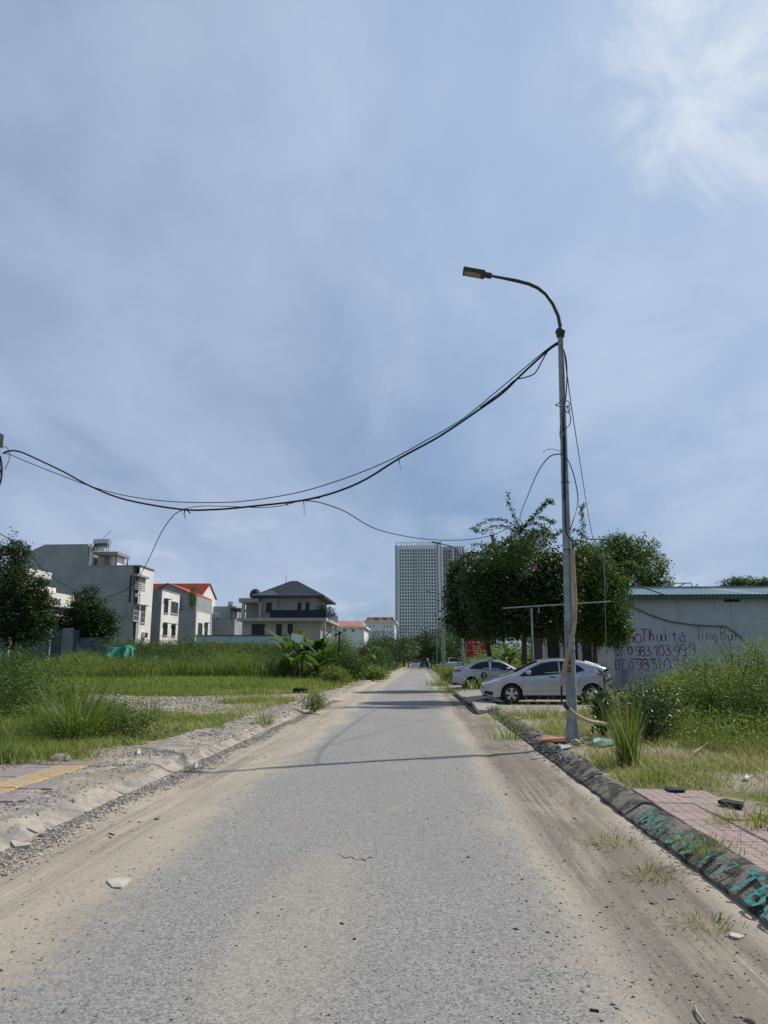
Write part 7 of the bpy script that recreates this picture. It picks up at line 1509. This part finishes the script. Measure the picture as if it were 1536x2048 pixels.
for px, py, Y, r_, h_, m_, lab in rb: bush(lab, (at(px, py, Y).x, Y, .1), (r_, r_ * .8, h_), 4200, .07 if Y < 17 else .085, MT[m_], group='weed bushes on the right verge', aspect=3.2, shell=.15, stems=9)
p = gnd(1252, 1530, .14); clump('tall upright grass clump standing on the right verge', (p.x + .03, p.y, .13), 190, 1.05, .011, MT['grass_tall'], lean=.11, bend=.35, r=.06, seeds=30)
P = np.stack([p.x + RNG.normal(0, .08, 26), p.y + RNG.normal(0, .06, 26), np.full(26, .12)], 1); V, Fc, rn = blades(P, 1.0, .010, .75, .5, 5); o = np_obj('grass_stalks', V, [Fc], MT['grass_dry'], rn); tag(o, 'straggling dry stalks leaning out of the tall upright grass clump', 'grass stalks')
# broad-leaved dark plant with hanging leaves by the post
p = gnd(1207, 1476, .14); t = thing('broadleaf_plant', 'dark plant with long hanging leaves right of the lamp post foot', 'plant', p)
mb = MB(); tops = []
for q in range(7):
    a = random.uniform(0, 6.28); r_ = random.uniform(.02, .16); e = Vector((p.x + math.cos(a) * r_ * 1.2, p.y + math.sin(a) * r_, random.uniform(.75, 1.12))); tops.append(e); mb.tube([(p.x + random.uniform(-.05, .05), p.y, .08), (e + p) / 2 + Vector((0, 0, .05)), e], [.014, .011, .006], 6)
e = Vector((p.x + .10, p.y + .05, 1.50)); tops.append(e); mb.tube([p, (p.x + .08, p.y, .8), e], [.014, .011, .005], 6); mb.build('stem', MT['stem'], t)
C = []
for e in tops:
    for k in range(40): f = random.uniform(.22, 1.0); c = p.lerp(e, f); C.append((c.x + random.gauss(0, .085 * (1.3 - f * .6)), c.y + random.gauss(0, .06), .12 + (c.z - .14) * 1.0))
V, Fc, rn = leaves(np.array(C), .18, .1, 3.2, .9); np_obj('foliage', V, [Fc], MT['leaf_dark'], rn, t)
for (px, py, n_, hh_, lab) in ((1010, 1478, 60, .45, 'thin grass tuft at the right kerb left of the lamp post'), (1072, 1436, 40, .6, 'wispy grass tuft in front of the hatchback front wheel'), (1000, 1440, 50, .35, 'small grass tuft by the cracked slabs'), (1118, 1462, 90, .35, 'grass tuft just left of the lamp post'), (1225, 1680, 110, .07, 'sparse weed tuft on the right sand strip'), (1300, 1745, 120, .075, 'second sparse weed tuft on the right sand strip'), (1150, 1602, 30, .07, 'flattened weed on the road sand near the mossy kerb'), (1412, 1838, 90, .055, 'small weed tuft near the kerb at bottom right'), (1350, 1480, 70, .35, 'bright grass tuft below the dark weed bush'), (1310, 1560, 160, .22, 'spreading grass tuft above the pink paving'), (1500, 1650, 200, .20, 'grass tuft right of the pink paving'), (1420, 1700, 140, .14, 'low grass tuft on the near right verge'), (890, 1385, 90, .5, 'grass tuft left of the taxi on the right kerb'), (880, 1372, 120, .6, 'tall grass at the taxi tail')):
    z = .14 if not (px in (1225, 1300, 1150, 1412)) else .02
    p = gnd(px, py, z); clump(lab, (p.x, p.y, z), n_, hh_, .005 + .0006 * p.y, MT['grass' if px not in (1225, 1300, 1150, 1412) else 'grass_dry'], lean=.6 if z < .05 else .45, bend=.8, r=.07 + .008 * p.y, group='grass tufts')
for i, (px, Y, h_) in enumerate(((893, 52, 1.6), (901, 60, 1.8), (884, 75, 1.7))):
    h_ *= .62; bush(('leafy kerbside weeds left of the taxi', 'weeds in front of the white pickup', 'kerbside weeds beyond the taxi tail')[i], (at(px, 1340, Y).x + .3, Y, .08), (1.0, 1.2, h_ * .8), 1500, .13, MT['leaf_weed'], group='kerbside weeds on the right')
# grass belts further along both kerbs and the distant field
P = scatter(9000, 2.4, 12, 36, 130, None, 1.3); V, Fc, rn = blades(P, .5 + .5 * RNG.random(len(P)), .10, .3, .7, 2); o = np_obj('kerbside_grass', V, [Fc], MT['grass_tall'], rn); tag(o, kind='stuff')
P = scatter(16000, -26, -4.0, 60, 160, lambda x, y: sst(-4.4, -5.4, x), 1.2); V, Fc, rn = blades(P, .6 + .7 * RNG.random(len(P)), .12, .3, .7, 2); o = np_obj('kerbside_grass', V, [Fc], MT['grass_tall'], rn); tag(o, kind='stuff')
P = scatter(5000, 4, 30, 44, 75, None); cloudveg('leafy_thicket', P, 1.5 + 1.6 * RNG.random(len(P)), .2, MT['leaf_weed'], 8)
# distant tree belt that closes the horizon
def belt(name, x0, x1, Y, n, h0, h1, seed):
    rng = np.random.default_rng(seed); k = int((x1 - x0) / 5); C = []
    for i in range(k):
        cx_ = x0 + (x1 - x0) * (i + rng.random()) / k; hh_ = rng.uniform(h0, h1); m = n // k; d = rng.normal(size=(m, 3)); d /= np.linalg.norm(d, axis=1, keepdims=True); C.append(np.array([cx_, Y + rng.uniform(-8, 8), hh_ * .5]) + d * np.array([4.5, 4, hh_ * .5]) * rng.uniform(.6, 1.05, (m, 1)))
    C = np.concatenate(C); C = C[C[:, 2] > 0]; V, Fc, rn = leaves(C, .9, .3, 1.8, 0, rng); o = np_obj(name, V, [Fc], MT['leaf_mango'], rn); tag(o, kind='stuff')
belt('far_tree_belt', -320, 340, 300, 40000, 6, 13, 5)
belt('tree_belt', -80, -44, 112, 5000, 4, 6, 6)
belt('tree_belt', 18, 90, 95, 9000, 4, 6, 7)
bpy.context.view_layer.update()
